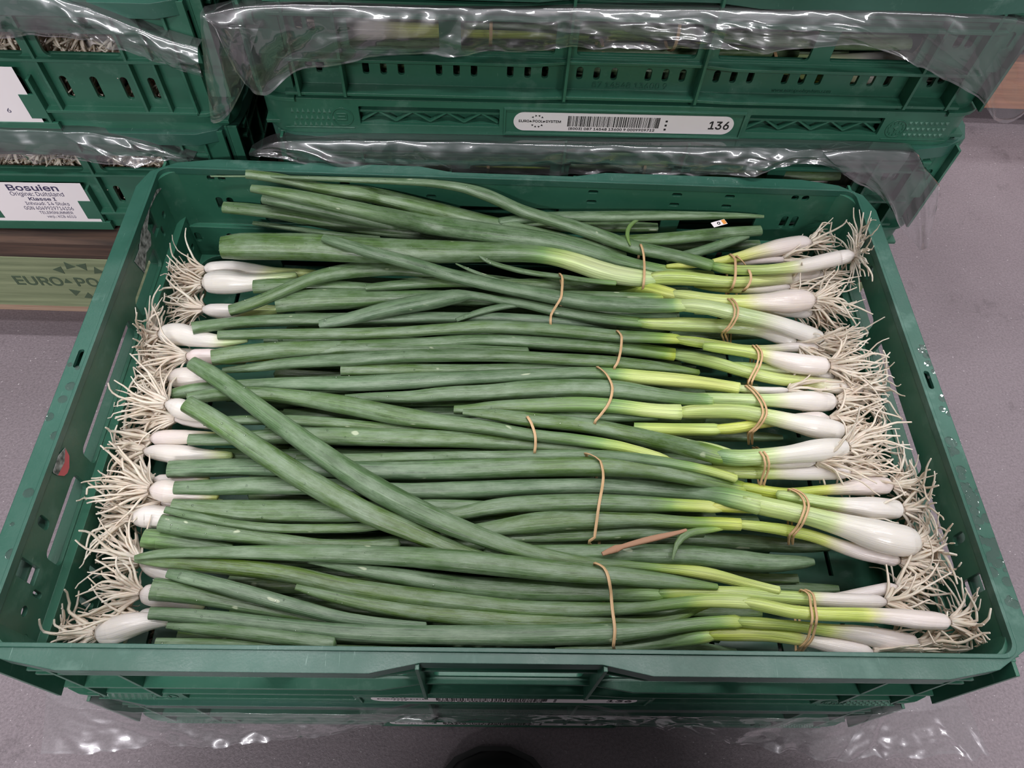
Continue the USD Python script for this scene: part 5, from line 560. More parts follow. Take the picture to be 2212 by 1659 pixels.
R4 0 o;2399 -30 -24 -27 -27 -28 -29 -31 -36 -45 -51 -54 -53 -54 -52 -52 -50 -49 -47 -46 -44 -45 -44 -44 -45 -42 -54;-4 -1 -2 -1 -2 -2 -3 -3 -3 -3 -4 -5 -5 -5 -4 -2 -1 3 4 7 8 10 11 10 9 7 4;2282 1 1 2 3 4 4 5 7 7 7 7 7 6 5 2 0 -4 -7 -10 -14 -16 -18 -18 -16 -13 -9;55 65 16 8 6 4 2 0 -2 -10 -15 -11 -9 -9 -5 -1 0 0 0 0 0 1 0 0 -4 -5 -17;0 0 0 0 0 0 0 0 0 2 4 4 10 12 10 4 1 1 0 1 1 2 3 3 3 5 4
R4 1 l;-410 55 44 48 48 49 49 49 48 49 49 49 49 49 49 49 50 49 49 50 49 49 50 49 49 49 49 48 49 49 49 49 49 45 55;-59 -2 0 2 4 3 1 1 0 0 1 1 3 3 3 4 3 3 2 1 -1 -1 -2 -2 -3 -4 -6 -5 -6 -5 -4 -3 -2 -1 -2;2131 5 5 6 7 7 7 6 6 4 4 4 2 1 1 1 0 0 0 0 0 0 0 0 -1 0 0 -1 0 -1 0 -1 -1 -1 0;66 6 5 5 5 5 4 4 3 4 2 1 1 1 1 0 1 0 0 0 0 -1 -1 -1 -1 0 -1 -1 -1 0 0 2 3 5 5;100 0 0 0 0 0 0 -1 -1 -1 -1 -1 -1 -1 -2 -1 -1 -2 -2 -1 -3 -2 -3 -3 -3 -5 -6 -7 -6 -3 -1 0 0 0 0
R5 3 l;-2147 48 37 41 42 42 41 43 43 43 45 45 46 46 48 47 48 49 48 48 49 48 49 48 49 48 49 48 49 48 48 49 48 49 47 44 54;-277 9 8 10 9 10 10 9 8 8 7 5 4 2 0 -1 -1 -3 -2 -3 -3 -4 -4 -4 -4 -4 -4 -3 -4 -3 -4 -3 -2 -3 -3 -2 -3;2250 -6 -9 -9 -11 -12 -13 -12 -12 -10 -9 -8 -5 -5 -3 -2 -2 -1 0 -1 0 0 0 0 0 0 0 0 0 0 0 0 0 0 0 0 0;56 3 4 3 2 2 2 1 0 1 1 1 0 1 1 1 1 0 0 0 0 0 0 -1 -1 -1 -1 -2 -1 -1 -1 -1 -1 -1 -1 -1 -1;100 0 0 0 0 0 0 0 0 0 0 0 0 0 0 0 0 0 0 0 0 0 0 0 0 0 0 0 0 0 0 0 0 0 0 0 0
R5 3 o;2271 -28 -22 -25 -25 -26 -25 -25 -23 -27 -38 -47 -51 -50 -51 -51 -50 -50 -50 -50 -48 -45 -55;-477 -1 -2 -3 -4 -4 -6 -5 -5 -5 -5 -5 -5 -3 -3 -2 -1 -1 1 1 2 3 4;2280 0 0 0 0 0 0 0 0 0 0 0 0 0 0 0 0 0 0 0 0 0 0;33 40 5 0 -1 -1 -1 -1 0 -1 -1 -2 -1 -2 -1 -1 -1 -1 -1 -1 -4 -4 -11;0 0 0 0 1 1 1 1 2 0 3 4 8 8 8 6 3 3 2 2 1 1 0
R4 1 o;2385 -28 -24 -27 -27 -28 -28 -29 -34 -41 -45 -47 -47 -46 -46 -45 -45 -45 -43 -44 -44 -44 -44 -43 -44 -45 -45 -43 -56;-274 5 2 1 0 1 0 1 3 6 8 9 10 11 12 12 13 14 15 13 11 10 10 10 10 8 6 2 -2;2299 6 6 6 7 7 6 7 5 5 4 3 1 1 -1 -3 -4 -7 -8 -11 -13 -15 -18 -20 -19 -19 -16 -11 -7;53 67 18 9 6 4 3 1 0 -6 -11 -12 -8 -4 -3 -3 -2 -2 -2 -1 0 1 1 2 1 0 -4 -7 -20;0 0 0 0 0 0 0 0 0 1 3 4 4 8 11 9 5 1 1 1 0 0 -1 -1 -1 -1 -1 0 -1
R5 2 l;-2250 52 42 45 45 46 45 45 45 45 46 46 47 47 47 48 48 49 49 49 49 49 50 49 50 49 50 49 49 49 49 49 49 49 48 49 49 48 49 49 49 49 49 49 50 49 49 50 49 50 49 50 49 49 49 50 49 49 49 49 49 49 44 55;-378 2 3 3 4 5 6 7 8 7 7 6 6 5 4 3 2 1 0 0 -2 -1 -3 -2 -2 -2 -3 -2 -1 -2 -1 -1 -1 0 0 0 1 1 1 1 1 1 1 0 -1 -1 -1 -2 -2 -3 -3 -4 -4 -5 -5 -4 -5 -5 -4 -5 -4 -5 -4 -5;2174 -1 -2 -3 -3 -5 -4 -5 -5 -5 -4 -4 -4 -2 -2 -1 0 0 1 2 3 3 4 4 4 4 4 4 3 3 2 1 1 0 -1 -1 -2 -3 -4 -4 -4 -5 -4 -4 -4 -3 -2 -2 -2 0 -1 0 -1 0 0 0 0 0 0 0 0 0 0 0;84 1 1 2 2 2 2 3 3 3 3 3 2 3 3 2 2 1 2 1 2 1 0 1 0 -1 0 0 0 0 0 0 0 0 -1 -1 -2 -1 -2 -1 -2 -1 -1 -1 0 -1 -1 -1 -2 -1 -3 -3 -4 -4 -5 -5 -4 -4 -3 -3 -4 -3 -3 -3;100 0 0 0 0 0 0 0 0 0 0 0 0 0 0 0 0 0 0 0 0 0 0 0 0 0 0 0 0 0 0 0 0 0 0 0 0 0 0 0 0 0 0 0 0 0 0 0 0 0 0 0 0 0 0 0 0 0 -1 -1 -2 -2 -2 -2
R5 1 o;2362 -28 -23 -25 -26 -25 -27 -28 -34 -43 -47 -50 -49 -49 -49 -49 -48 -48 -48 -47 -48 -47 -47 -47 -46 -47 -46 -45 -46 -45 -43 -40 -50;-573 -1 -2 -1 -1 -2 -2 -3 -4 -5 -4 -4 -2 -1 -2 -1 -1 0 0 1 2 2 3 4 5 6 8 9 10 13 14 14 18;2282 1 2 1 2 2 3 2 3 2 2 2 1 1 1 0 0 -1 -1 -1 -2 -2 -2 -2 -3 -2 -2 -2 -1 -2 -1 -1 -1;45 45 13 7 4 2 -1 -1 -1 -4 -5 -3 -4 -3 -2 -1 -1 -2 -2 -2 -2 -3 -2 -2 -1 -2 -1 -1 0 0 -3 -4 -12;0 0 0 0 0 0 0 0 0 0 0 0 4 6 7 14 12 2 0 0 0 0 0 0 0 0 0 0 0 1 1 1 2
R5 2 o;2085 -27 -22 -24 -24 -25 -25 -26 -31 -39 -43 -45 -45 -42 -42 -40 -39 -41 -41 -42 -42 -40 -50;-551 -1 -1 -1 -3 -3 -3 -3 -2 -1 2 3 7 11 16 20 21 21 19 17 15 13 14;2376 0 0 0 -1 0 -1 -1 -2 -2 -2 -3 -3 -5 -4 -5 -6 -6 -6 -6 -6 -6 -5;32 25 13 0 -1 -1 -1 -1 -1 -2 -3 -2 -1 0 0 0 1 0 0 0 -3 -3 -10;0 0 0 0 1 1 2 1 2 4 11 12 8 1 0 1 0 0 1 1 1 2 1
R5 1 l;-2300 48 38 43 45 46 49 51 52 53 55 55 56 56 56 57 57 57 57 57 57 57 57 57 56 57 56 55 56 55 55 55 55 55 55 55 54 55 54 55 54 54 54 54 54 54 54 54 55 54 55 54 55 54 53 53 52 51 50 48 47 46 42 55 57 43;-94 25 21 21 19 15 12 9 5 3 1 0 -3 -5 -7 -7 -8 -8 -10 -12 -12 -13 -14 -16 -16 -16 -15 -14 -12 -11 -10 -9 -9 -8 -8 -7 -7 -6 -6 -7 -7 -8 -9 -9 -8 -8 -5 -5 -5 -4 -4 -5 -6 -7 -8 -10 -13 -15 -19 -21 -22 -23 -19 -21 -32 -14;2253 -16 -17 -18 -18 -16 -13 -11 -9 -6 -3 -3 -1 -1 0 1 1 2 2 4 5 5 7 6 7 6 6 6 4 4 3 2 3 2 2 2 2 1 0 0 0 -1 -1 -1 -2 -1 -2 -1 -2 -2 -1 -2 -1 0 2 3 7 11 15 17 17 14 7 2 1 1;96 4 3 2 2 2 1 0 0 1 0 0 2 3 3 3 3 3 4 4 2 1 0 0 -1 0 0 0 -1 -3 -4 -5 -6 -5 -3 -3 -3 -2 -2 -2 -2 -2 -2 -2 -1 -1 0 0 0 0 1 0 -1 0 -1 -1 -1 -2 -6 -6 -2 0 0 0 -15 3;100 0 0 0 0 0 0 0 0 0 0 0 0 0 0 0 0 0 0 0 0 0 0 0 0 0 0 0 0 0 0 0 0 0 0 0 0 0 0 0 0 0 0 0 0 0 0 -1 0 -1 -1 -1 -3 -6 -8 -9 -8 -5 -6 -5 -1 0 0 0 2 -1
R6 4 l;-62 51 41 45 45 46 46 46 45 46 46 46 46 47 46 46 46 47 46 47 46 47 47 46 47 46 47 47 45 42 52;-1031 1 2 1 2 2 2 1 3 2 2 3 2 3 3 3 3 3 3 3 4 3 4 2 2 1 0 0 0 -1 -1;2120 0 0 0 0 0 0 0 0 0 0 0 0 0 0 0 0 0 0 0 0 0 0 0 0 0 0 0 0 0 0;74 3 3 3 3 2 2 1 0 0 0 0 0 0 0 0 0 0 0 0 0 -1 0 -1 -1 -1 -2 -4 -4 -4 -5;100 0 0 0 0 0 0 0 0 0 0 0 0 0 0 0 0 0 0 0 0 0 0 0 0 0 0 0 0 0 0
R5 0 o;2337 -31 -26 -28 -29 -29 -28 -27 -26 -30 -40 -48 -50 -51 -50 -49 -49 -49 -48 -47 -47 -46 -45 -41 -50;-434 -6 -7 -6 -8 -7 -7 -7 -7 -7 -9 -10 -9 -9 -7 -5 -5 -4 -4 -2 -1 3 7 9 13;2382 5 6 7 7 7 7 6 7 5 5 3 3 1 0 -1 -2 -3 -3 -5 -5 -5 -5 -6 -5;51 68 15 7 5 4 3 1 1 0 -3 -10 -11 -9 -4 -3 -2 0 0 0 0 0 -6 -6 -19;0 0 0 0 0 0 0 0 0 0 0 2 3 3 5 11 14 8 5 4 4 5 6 7 8
R5 0 l;-342 55 44 48 49 49 49 49 49 49 49 49 50 50 50 50 50 51 50 50 49 50 48 49 47 47 46 44 43 41 40 39 37 36 36 37 36 34 45 62 45;-125 -4 -3 -5 -5 -5 -6 -6 -6 -4 -4 -2 -1 0 -1 0 0 -1 -2 -4 -5 -8 -9 -10 -12 -14 -16 -18 -21 -23 -25 -26 -27 -27 -26 -25 -23 -19 -20 -13 -7;2213 2 1 1 1 0 0 -2 -2 -3 -4 -6 -5 -7 -7 -7 -7 -7 -7 -6 -5 -3 -2 -1 3 5 9 12 17 21 25 27 29 29 28 26 21 16 11 6 5;43 11 9 9 7 6 6 5 5 3 2 1 1 1 0 1 1 1 1 1 1 1 2 1 1 2 1 2 2 1 0 1 0 0 -1 -1 -1 -2 -2 -34 4;100 0 0 0 0 0 0 0 0 0 0 0 0 0 0 0 0 0 0 0 0 0 0 0 0 0 0 0 0 0 0 0 0 0 0 -1 -4 -7 -8 -10 -6
R6 4 l;-2247 48 38 42 42 43 43 42 44 43 44 44 44 44 44 44 45 44 45 44 45 45 45 44 45 45 45 44 45 45 44 45 45 45 44 45 44 45 45 45 46 45 46 45 46 45 41 52;-862 -4 -3 -3 -2 -1 -2 -1 -1 -1 -1 -1 0 1 0 1 1 1 1 1 0 0 1 0 1 1 1 2 2 3 4 3 4 4 5 6 7 7 5 4 2 1 1 0 0 0 -1 -1;2174 -5 -5 -6 -5 -6 -5 -5 -4 -4 -2 -2 -2 -1 -1 0 -1 0 0 0 0 0 0 0 0 0 0 0 0 0 0 0 0 0 0 0 0 0 0 0 0 0 0 0 0 0 0 0;73 10 9 8 8 7 6 6 6 6 5 4 2 1 0 0 1 0 0 0 -1 0 0 -1 -1 -1 -2 -2 -4 -5 -5 -5 -4 -5 -4 -5 -5 -4 -5 -3 -3 -2 -2 -3 -1 -2 -1 -1;100 0 0 0 0 0 0 0 0 0 0 0 0 0 0 0 0 0 0 0 0 0 0 0 0 0 0 0 0 0 0 0 0 0 0 0 0 0 0 0 0 0 0 0 0 0 0 0
R6 3 l;-2307 50 41 45 45 45 45 45 45 45 45 45 45 45 46 45 45 45 45 45 45 45 45 45 45 44 45 44 44 45 44 45 44 44 40 50;-975 -8 -6 -7 -7 -6 -6 -5 -6 -5 -5 -6 -6 -6 -7 -6 -6 -5 -6 -6 -5 -6 -5 -4 -3 -1 0 1 1 1 2 2 3 3 4 5;2128 0 -1 0 -1 -1 0 -1 -1 0 -1 -1 0 0 0 -1 0 0 0 0 0 0 0 0 0 0 0 0 0 0 0 0 0 0 0 0;119 2 1 0 0 0 0 -2 -3 -3 -3 -2 -3 -3 -3 -3 -2 -2 -2 -1 -1 0 -1 -1 0 -1 -1 0 -1 -1 0 -1 -1 0 -1 -1;100 0 0 0 0 0 0 0 0 0 0 0 0 0 0 0 0 0 0 0 0 0 0 0 0 0 0 0 0 0 0 0 0 0 0 0
R6 4 o;2327 -26 -20 -23 -23 -23 -23 -21 -20 -24 -33 -42 -45 -47 -46 -47 -46 -47 -47 -47 -48 -47 -47 -47 -47 -43 -52;-912 2 2 2 2 3 2 2 3 2 3 5 4 5 4 4 3 3 2 2 1 1 1 0 0 0 -1;2280 0 0 0 0 0 0 0 0 0 0 0 0 0 0 0 0 0 0 0 0 0 0 0 0 0 0;37 18 15 5 1 2 1 0 1 0 1 0 0 0 0 0 0 0 -1 -1 0 -1 0 0 -4 -5 -13;0 0 0 0 1 3 3 4 4 1 8 6 4 4 3 3 1 0 0 0 0 0 0 0 -1 -1 -1
R6 0 o;2635 -27 -23 -24 -24 -25 -25 -27 -33 -41 -48 -49 -49 -49 -49 -49 -50 -49 -49 -48 -47 -47 -46 -46 -45 -40 -51;-672 0 -1 -1 -1 -1 -1 -2 -3 -6 -7 -8 -6 -4 -4 -5 -7 -8 -7 -5 1 4 6 8 8 7 10;2280 0 0 0 0 0 0 0 0 0 0 0 0 0 0 0 0 0 0 0 0 0 0 0 0 0 0;51 56 12 4 3 3 1 1 -1 -10 -17 -16 -7 -5 -4 -1 1 3 5 3 1 1 0 2 -3 -2 -13;0 0 0 0 0 0 0 0 0 2 5 5 7 11 12 8 2 1 1 1 -1 -2 -1 -1 2 3 5
R6 0 l;-1500 55 44 48 49 49 49 49 49 49 49 49 48 50 49 49 49 49 50 49 50 49 50 50 50 49 50 50 50 50 50 50 50 50 50 50 50 49 50 50 49 49 48 48 47 46 46 46 45 44 45 45 45 45 46 45 46 46 45 45 45 43 40 48;-478 -1 0 0 0 0 1 1 2 2 2 3 3 3 4 3 3 3 3 2 3 3 2 2 2 1 2 1 0 1 0 1 0 0 1 0 1 0 0 -1 -2 -4 -6 -8 -9 -10 -12 -12 -12 -12 -13 -12 -11 -11 -11 -10 -9 -10 -10 -11 -13 -13 -13 -18;2120 0 0 0 0 0 0 0 0 0 0 0 0 0 0 0 0 0 0 0 0 0 0 0 1 0 1 1 1 2 2 3 3 3 3 4 3 4 5 5 7 8 10 12 14 16 16 16 16 15 13 12 9 7 6 4 3 2 1 1 1 0 1 0;49 6 5 5 5 3 3 1 1 0 0 0 0 0 0 0 0 0 -1 -1 -2 -1 -1 -1 0 0 0 0 0 0 0 0 0 0 0 1 0 1 0 1 1 1 1 1 1 1 0 0 0 -1 0 -1 -1 -1 -1 -1 -1 -2 -1 -2 -2 -2 -1 -2;100 0 0 0 0 0 0 0 0 0 0 0 0 0 0 0 0 0 0 0 0 0 0 0 0 0 0 0 0 0 0 0 0 0 0 0 0 0 0 0 0 0 0 0 0 0 0 0 0 -1 -2 -2 -3 -3 -3 -5 -6 -8 -8 -4 -4 -3 -2 -1
R6 3 l;-465 50 41 44 44 45 44 44 44 45 44 44 44 44 45 44 45 45 45 45 46 45 46 45 45 46 46 45 46 45 45 45 45 43 44 43 42 42 41 41 41 42 41 41 37 48;-1010 1 1 1 1 2 3 3 5 4 6 6 6 6 6 6 5 5 5 4 4 3 2 2 1 1 1 1 1 1 -1 -1 -3 -5 -6 -6 -6 -7 -6 -5 -5 -5 -5 -4 -4 -4;2129 3 5 5 5 6 6 7 5 6 5 3 4 2 1 2 0 0 0 0 -1 -1 0 -1 -1 0 -1 0 0 1 1 3 3 5 7 8 10 11 11 12 12 11 10 8 7 6;60 6 5 6 5 6 5 6 5 6 5 6 6 6 3 1 0 0 0 -1 0 -1 0 -2 -3 -6 -6 -6 -6 -5 -4 -2 -3 -2 -3 -1 -2 0 0 0 1 1 0 -1 -1 -2;100 0 0 0 0 0 0 0 0 0 0 0 0 0 0 0 0 0 0 0 0 0 0 0 0 0 0 0 0 0 0 -1 -1 -1 -3 -2 -3 -3 -4 -6 -7 -7 -6 -4 -4 -3
R6 2 l;-2232 65 52 56 57 56 56 57 57 59 60 61 62 62 63 64 63 64 64 64 64 64 65 64 64 64 64 64 64 64 63 64 64 64 65 64 65 65 65 65 65 65 66 65 66 65 66 65 65 65 65 64 62 61 59 57 55 54 53 53 52 53 48 62;-773 5 4 7 7 9 11 10 9 7 6 4 2 2 2 0 -1 -1 -3 -3 -4 -4 -4 -4 -2 -1 -1 1 2 3 4 4 5 5 6 5 5 5 4 4 4 3 3 3 2 1 0 -1 -2 -4 -4 -6 -8 -11 -14 -16 -18 -20 -21 -20 -21 -19 -18 -21;2236 -4 -7 -9 -11 -12 -13 -13 -12 -11 -8 -6 -4 -3 -1 -1 0 0 0 1 1 2 3 3 3 4 3 2 1 0 -1 -3 -3 -3 -4 -3 -2 -2 -1 -1 -1 0 0 0 0 0 0 1 1 2 4 6 10 15 19 24 27 28 27 25 21 15 11 8;90 5 4 5 4 3 4 4 3 1 0 -1 -1 -1 -2 -1 -1 -2 -2 -1 -2 -2 -2 -1 -1 0 1 2 2 3 2 1 0 0 0 1 0 0 0 0 0 0 0 0 1 0 1 1 1 2 1 0 0 -1 -1 -2 -1 -1 5 8 5 2 2 1;100 0 0 0 0 0 0 0 0 0 0 0 0 0 0 0 0 0 0 0 0 0 0 0 0 0 0 0 0 0 0 0 0 0 0 0 0 0 0 0 0 0 0 0 0 0 0 0 0 0 0 0 0 0 0 0 0 -1 -7 -12 -11 -7 -7 -7
R6 3 o;2535 -24 -19 -20 -22 -21 -22 -23 -28 -34 -38 -41 -40 -40 -39 -40 -40 -41 -42 -44 -44 -45 -45 -46 -46 -47 -45 -41 -51;-1209 6 4 5 5 4 5 5 6 8 11 12 13 14 15 16 15 13 11 9 8 7 6 4 4 3 3 3 3;2280 0 0 0 0 0 0 0 0 0 0 0 0 0 1 0 0 1 2 2 2 4 4 4 4 5 3 2 1;42 37 12 2 2 1 1 1 1 1 0 -2 -4 -5 -4 -3 -2 -1 0 0 0 0 -2 -4 -2 -1 -3 -2 -10;0 0 0 0 0 0 1 0 0 1 1 2 4 5 6 10 10 4 3 2 1 0 0 0 0 0 -1 -2 -2
R6 0 l;-2355 68 56 61 62 63 63 64 64 64 64 64 63 63 63 62 63 62 61 62 62 62 62 62 62 63 63 63 63 64 64 63 64 64 64 64 64 64 64 64 64 64 64 64 64 63 64 63 62 62 61 60 59 59 57 58 58 59 61 61 63 61 55 66 52 40;-584 5 3 3 2 2 1 0 0 -1 -1 -2 -1 -2 -1 0 -1 1 0 1 1 2 1 2 3 3 3 3 3 3 3 2 3 3 3 3 4 3 2 2 1 1 1 1 0 -1 -2 -4 -5 -6 -9 -10 -12 -15 -17 -17 -16 -14 -12 -10 -9 -9 -10 -15 -3 -7;2120 1 1 1 3 3 4 6 6 6 6 6 4 3 2 0 0 -3 -3 -4 -5 -6 -6 -6 -5 -4 -4 -2 -2 0 -1 1 0 2 2 3 4 4 5 4 4 4 4 4 5 6 7 8 10 12 14 15 15 15 14 11 7 3 -2 -6 -7 -7 -3 1 0 0;124 2 1 1 0 0 -1 -1 -2 -2 -1 -1 -1 0 -1 0 0 -1 1 0 1 1 2 1 2 1 3 3 3 3 3 2 1 0 0 0 0 0 0 0 0 0 0 0 0 0 0 0 -1 -2 -2 -2 -3 -4 -5 -5 -5 -3 -4 -3 -3 -2 -2 -2 -30 2;100 0 0 0 0 0 0 0 0 0 0 0 0 0 0 0 0 0 0 0 0 0 0 0 0 0 0 0 0 0 0 0 0 0 0 0 0 0 0 0 0 0 0 0 0 0 0 0 0 0 0 0 0 0 0 0 0 0 -1 -2 -2 -7 -12 -16 -5 -3
R6 1 o;2653 -29 -23 -26 -26 -27 -26 -25 -23 -26 -36 -44 -47 -48 -47 -47 -47 -45 -46 -45 -45 -44 -41 -51;-849 -1 -2 -1 -2 -2 -1 -1 -2 0 0 3 3 4 3 4 6 6 8 7 8 7 6 8;2287 3 3 3 4 5 5 5 5 5 5 4 4 4 3 2 2 2 1 1 0 1 0 0;50 66 15 7 5 4 3 2 0 0 -4 -14 -16 -11 -10 -8 -4 -2 -2 -1 0 -4 -4 -14;0 0 0 0 0 0 0 0 0 0 0 3 3 5 15 15 5 2 2 0 0 0 0 0
R6 4 l;-2277 66 53 57 59 58 58 57 57 57 57 57 56 57 55 56 56 56 57 56 57 57 57 58 57 57 57 57 57 58 58 57 58 58 59 58 58 58 59 59 59 59 58 59 58 58 58 59 58 59 59 60 59 60 60 61 60 60 59 58 58 55 50 62 73 47;-905 -14 -12 -12 -11 -11 -10 -9 -7 -6 -6 -4 -3 -1 0 3 3 3 3 4 3 3 5 6 9 9 10 10 10 10 10 10 11 10 12 11 12 11 8 5 2 0 -2 -2 -1 -2 -1 0 0 1 0 0 0 0 1 0 1 -1 -1 -3 -5 -6 -7 -9 1 0;2180 0 1 0 0 0 -1 -1 -2 -2 -3 -3 -4 -5 -5 -6 -5 -6 -4 -4 -4 -2 -2 -1 0 -1 0 0 0 0 0 0 1 0 2 2 3 5 8 9 12 13 14 14 12 12 9 7 4 3 0 0 -2 -3 -3 -3 -3 -1 1 4 7 10 11 12 0 0;50 1 1 1 -1 -1 -1 0 -1 1 2 2 2 2 1 1 0 0 0 0 0 0 0 1 1 1 1 2 2 2 4 5 5 5 5 5 4 4 4 2 2 2 1 0 0 0 0 0 0 0 -1 -1 -1 -1 -2 -2 -5 -6 -6 -4 -2 -1 -2 0 -23 3;100 0 0 0 0 0 0 0 0 0 0 0 0 0 0 0 0 0 0 0 0 0 0 0 0 0 0 0 0 0 0 0 0 0 0 0 0 0 0 0 0 0 0 0 0 0 0 0 0 0 0 0 0 0 0 -1 -6 -10 -10 -10 -6 -6 -5 -4 2 1
R6 3 l;1053 18 19 28 37 44 47 48 45 58;-1215 55 43 39 28 15 6 3 5 11;2253 0 2 4 7 10 10 8 2 -2;12 13 11 11 5 0 -2 -7 -6 -7;95 0 0 0 0 0 -3 -11 -10 -11
R6 0 l;598 51 42 45 47 47 47 47 47 48 46 43 53;-1185 21 16 16 14 13 12 11 11 10 11 11 17;2250 0 0 1 1 3 4 4 4 5 4 3 2;27 15 9 -18 4 3 2 0 -1 -4 -4 -6 -6;200 0 0 0 0 0 0 0 0 0 0 0 0
R6 2 o;2658 -30 -25 -26 -26 -26 -25 -23 -21 -23 -32 -38 -41 -41 -40 -40 -41 -41 -41 -41 -42 -41 -41 -42 -42 -41 -42 -42 -42 -42 -38 -48;-1103 1 0 0 0 0 2 1 3 3 7 10 11 13 14 13 13 12 12 13 13 13 12 11 12 11 11 11 12 12 11 13;2330 8 8 8 7 7 6 5 4 3 2 2 0 0 0 -1 -1 -1 -2 -1 -2 -2 -3 -3 -4 -4 -5 -5 -4 -4 -2 -1;61 85 36 14 10 4 0 0 -1 0 -1 -3 -7 -11 -13 -11 -10 -8 -8 -5 -4 -3 0 0 1 0 1 1 0 -4 -4 -20;0 0 0 0 0 0 0 0 0 0 0 0 1 2 2 3 4 12 13 6 1 1 0 0 0 0 0 0 0 1 2 2
R7 3 l;-2205 45 36 40 39 40 40 39 40 40 40 40 40 41 41 41 42 41 42 42 42 42 42 43 42 42 42 42 42 42 42 42 42 42 42 38 47;-1446 -3 -2 -3 -3 -3 -3 -4 -5 -5 -5 -6 -6 -7 -6 -6 -6 -6 -6 -7 -6 -7 -7 -6 -7 -6 -6 -5 -5 -5 -4 -5 -4 -3 -4 -2 -4;2219 -3 -4 -5 -6 -6 -6 -7 -7 -8 -7 -6 -7 -5 -5 -4 -3 -3 -2 -2 -1 -1 0 0 -1 0 0 0 0 0 0 0 0 0 0 0 0;142 -2 -3 -3 -2 -3 -3 -2 -3 -3 -3 -3 -3 -2 -2 -2 -2 -2 -2 -2 -2 -2 -2 -2 -1 -2 -2 -1 -1 -1 -1 -1 0 -1 -1 0 0;100 0 0 0 0 0 0 0 0 0 0 0 0 0 0 0 0 0 0 0 0 0 0 0 0 0 0 0 0 0 0 0 0 0 0 0 0
R7 4 o;2468 -26 -21 -23 -24 -23 -23 -23 -24 -28 -39 -46 -49 -49 -48 -49 -48 -43 -54;-1381 -5 -4 -4 -6 -5 -5 -5 -5 -6 -7 -9 -9 -7 -7 -6 -5 -4 -4;2280 0 0 0 0 0 0 0 0 0 0 0 0 0 0 0 0 0 0;35 25 16 2 2 1 1 0 0 0 -2 -2 -4 -3 -2 -1 -5 -5 -12;0 0 0 0 0 0 0 0 0 0 1 2 2 3 3 6 8 9 11
R7 3 l;-2147 44 37 39 40 41 40 40 40 41 40 41 40 41 40 41 40 41 41 40 41 41 40 41 41 40 41 41 41 40 41 41 40 41 41 41 40 40 37 46;-1744 0 0 -1 0 -1 0 -1 -1 -1 -1 -1 -1 -1 -2 -1 -1 -2 -2 -1 -2 -1 -2 -2 -2 -2 -2 -2 -1 -1 -1 -1 0 -1 0 -1 0 0 0 0;2120 0 0 0 0 0 0 0 0 0 0 0 0 0 0 0 0 0 0 0 0 0 0 0 0 0 0 0 0 0 0 0 0 0 0 0 0 0 0 0;61 1 0 1 1 1 0 1 1 0 1 1 1 0 1 1 0 1 0 0 0 0 0 0 0 0 0 0 0 0 0 0 0 -1 0 -1 -1 -1 -1 -1;100 0 0 0 0 0 0 0 0 0 0 0 0 0 0 0 0 0 0 0 0 0 0 0 0 0 0 0 0 0 0 0 0 0 0 0 0 0 0 0
R7 2 l;-2097 48 39 43 43 44 43 44 43 44 43 43 43 43 43 43 42 43 42 43 42 42 42 38 47;-1643 -4 -3 -4 -4 -4 -4 -4 -4 -4 -5 -4 -5 -5 -5 -5 -4 -5 -5 -4 -5 -4 -5 -4 -5;2138 1 2 2 3 2 3 3 3 3 2 3 2 2 2 2 1 1 1 1 0 1 0 1 0;43 7 6 5 5 3 2 3 2 1 2 1 1 1 1 1 1 0 0 0 0 0 0 0 0;100 0 0 0 0 0 0 0 0 0 0 0 0 0 0 0 0 0 0 0 0 0 0 0 0
R7 3 o;2205 -24 -19 -20 -20 -21 -21 -22 -27 -33 -38 -40 -40 -40 -41 -40 -41 -42 -41 -42 -42 -42 -43 -43 -43 -42 -43 -39 -48;-1785 2 2 2 3 3 3 4 4 6 8 8 8 8 7 7 6 6 5 5 3 2 1 0 -1 -1 -2 -3 -4;2280 0 0 0 0 0 0 0 0 0 0 0 0 0 0 0 0 0 0 0 0 0 0 0 0 0 0 0 0;34 38 14 5 3 3 2 1 1 0 -5 -7 -8 -6 -1 5 4 0 1 1 3 4 1 0 0 -2 -6 -7 -17;0 0 0 0 0 0 0 0 0 0 1 3 3 4 7 19 9 1 1 0 -1 -1 -1 0 1 1 2 3 3
R7 3 l;289 48 39 43 43 44 43 44 43 43 44 43 42 42 41 41 39 39 38 38 39 36 47 48 39;-1774 5 5 4 5 4 5 4 5 4 4 4 4 2 3 1 2 1 1 1 3 4 8 6 3;2120 0 0 0 0 0 1 0 1 2 2 5 6 9 12 15 18 20 20 19 16 9 5 0 0;62 2 1 2 2 2 2 2 2 1 3 2 2 2 0 0 -1 0 0 0 0 1 1 -24 6;100 0 0 0 0 0 0 0 0 0 0 0 0 0 0 -1 -1 -3 -3 -3 -8 -12 -14 -3 -3
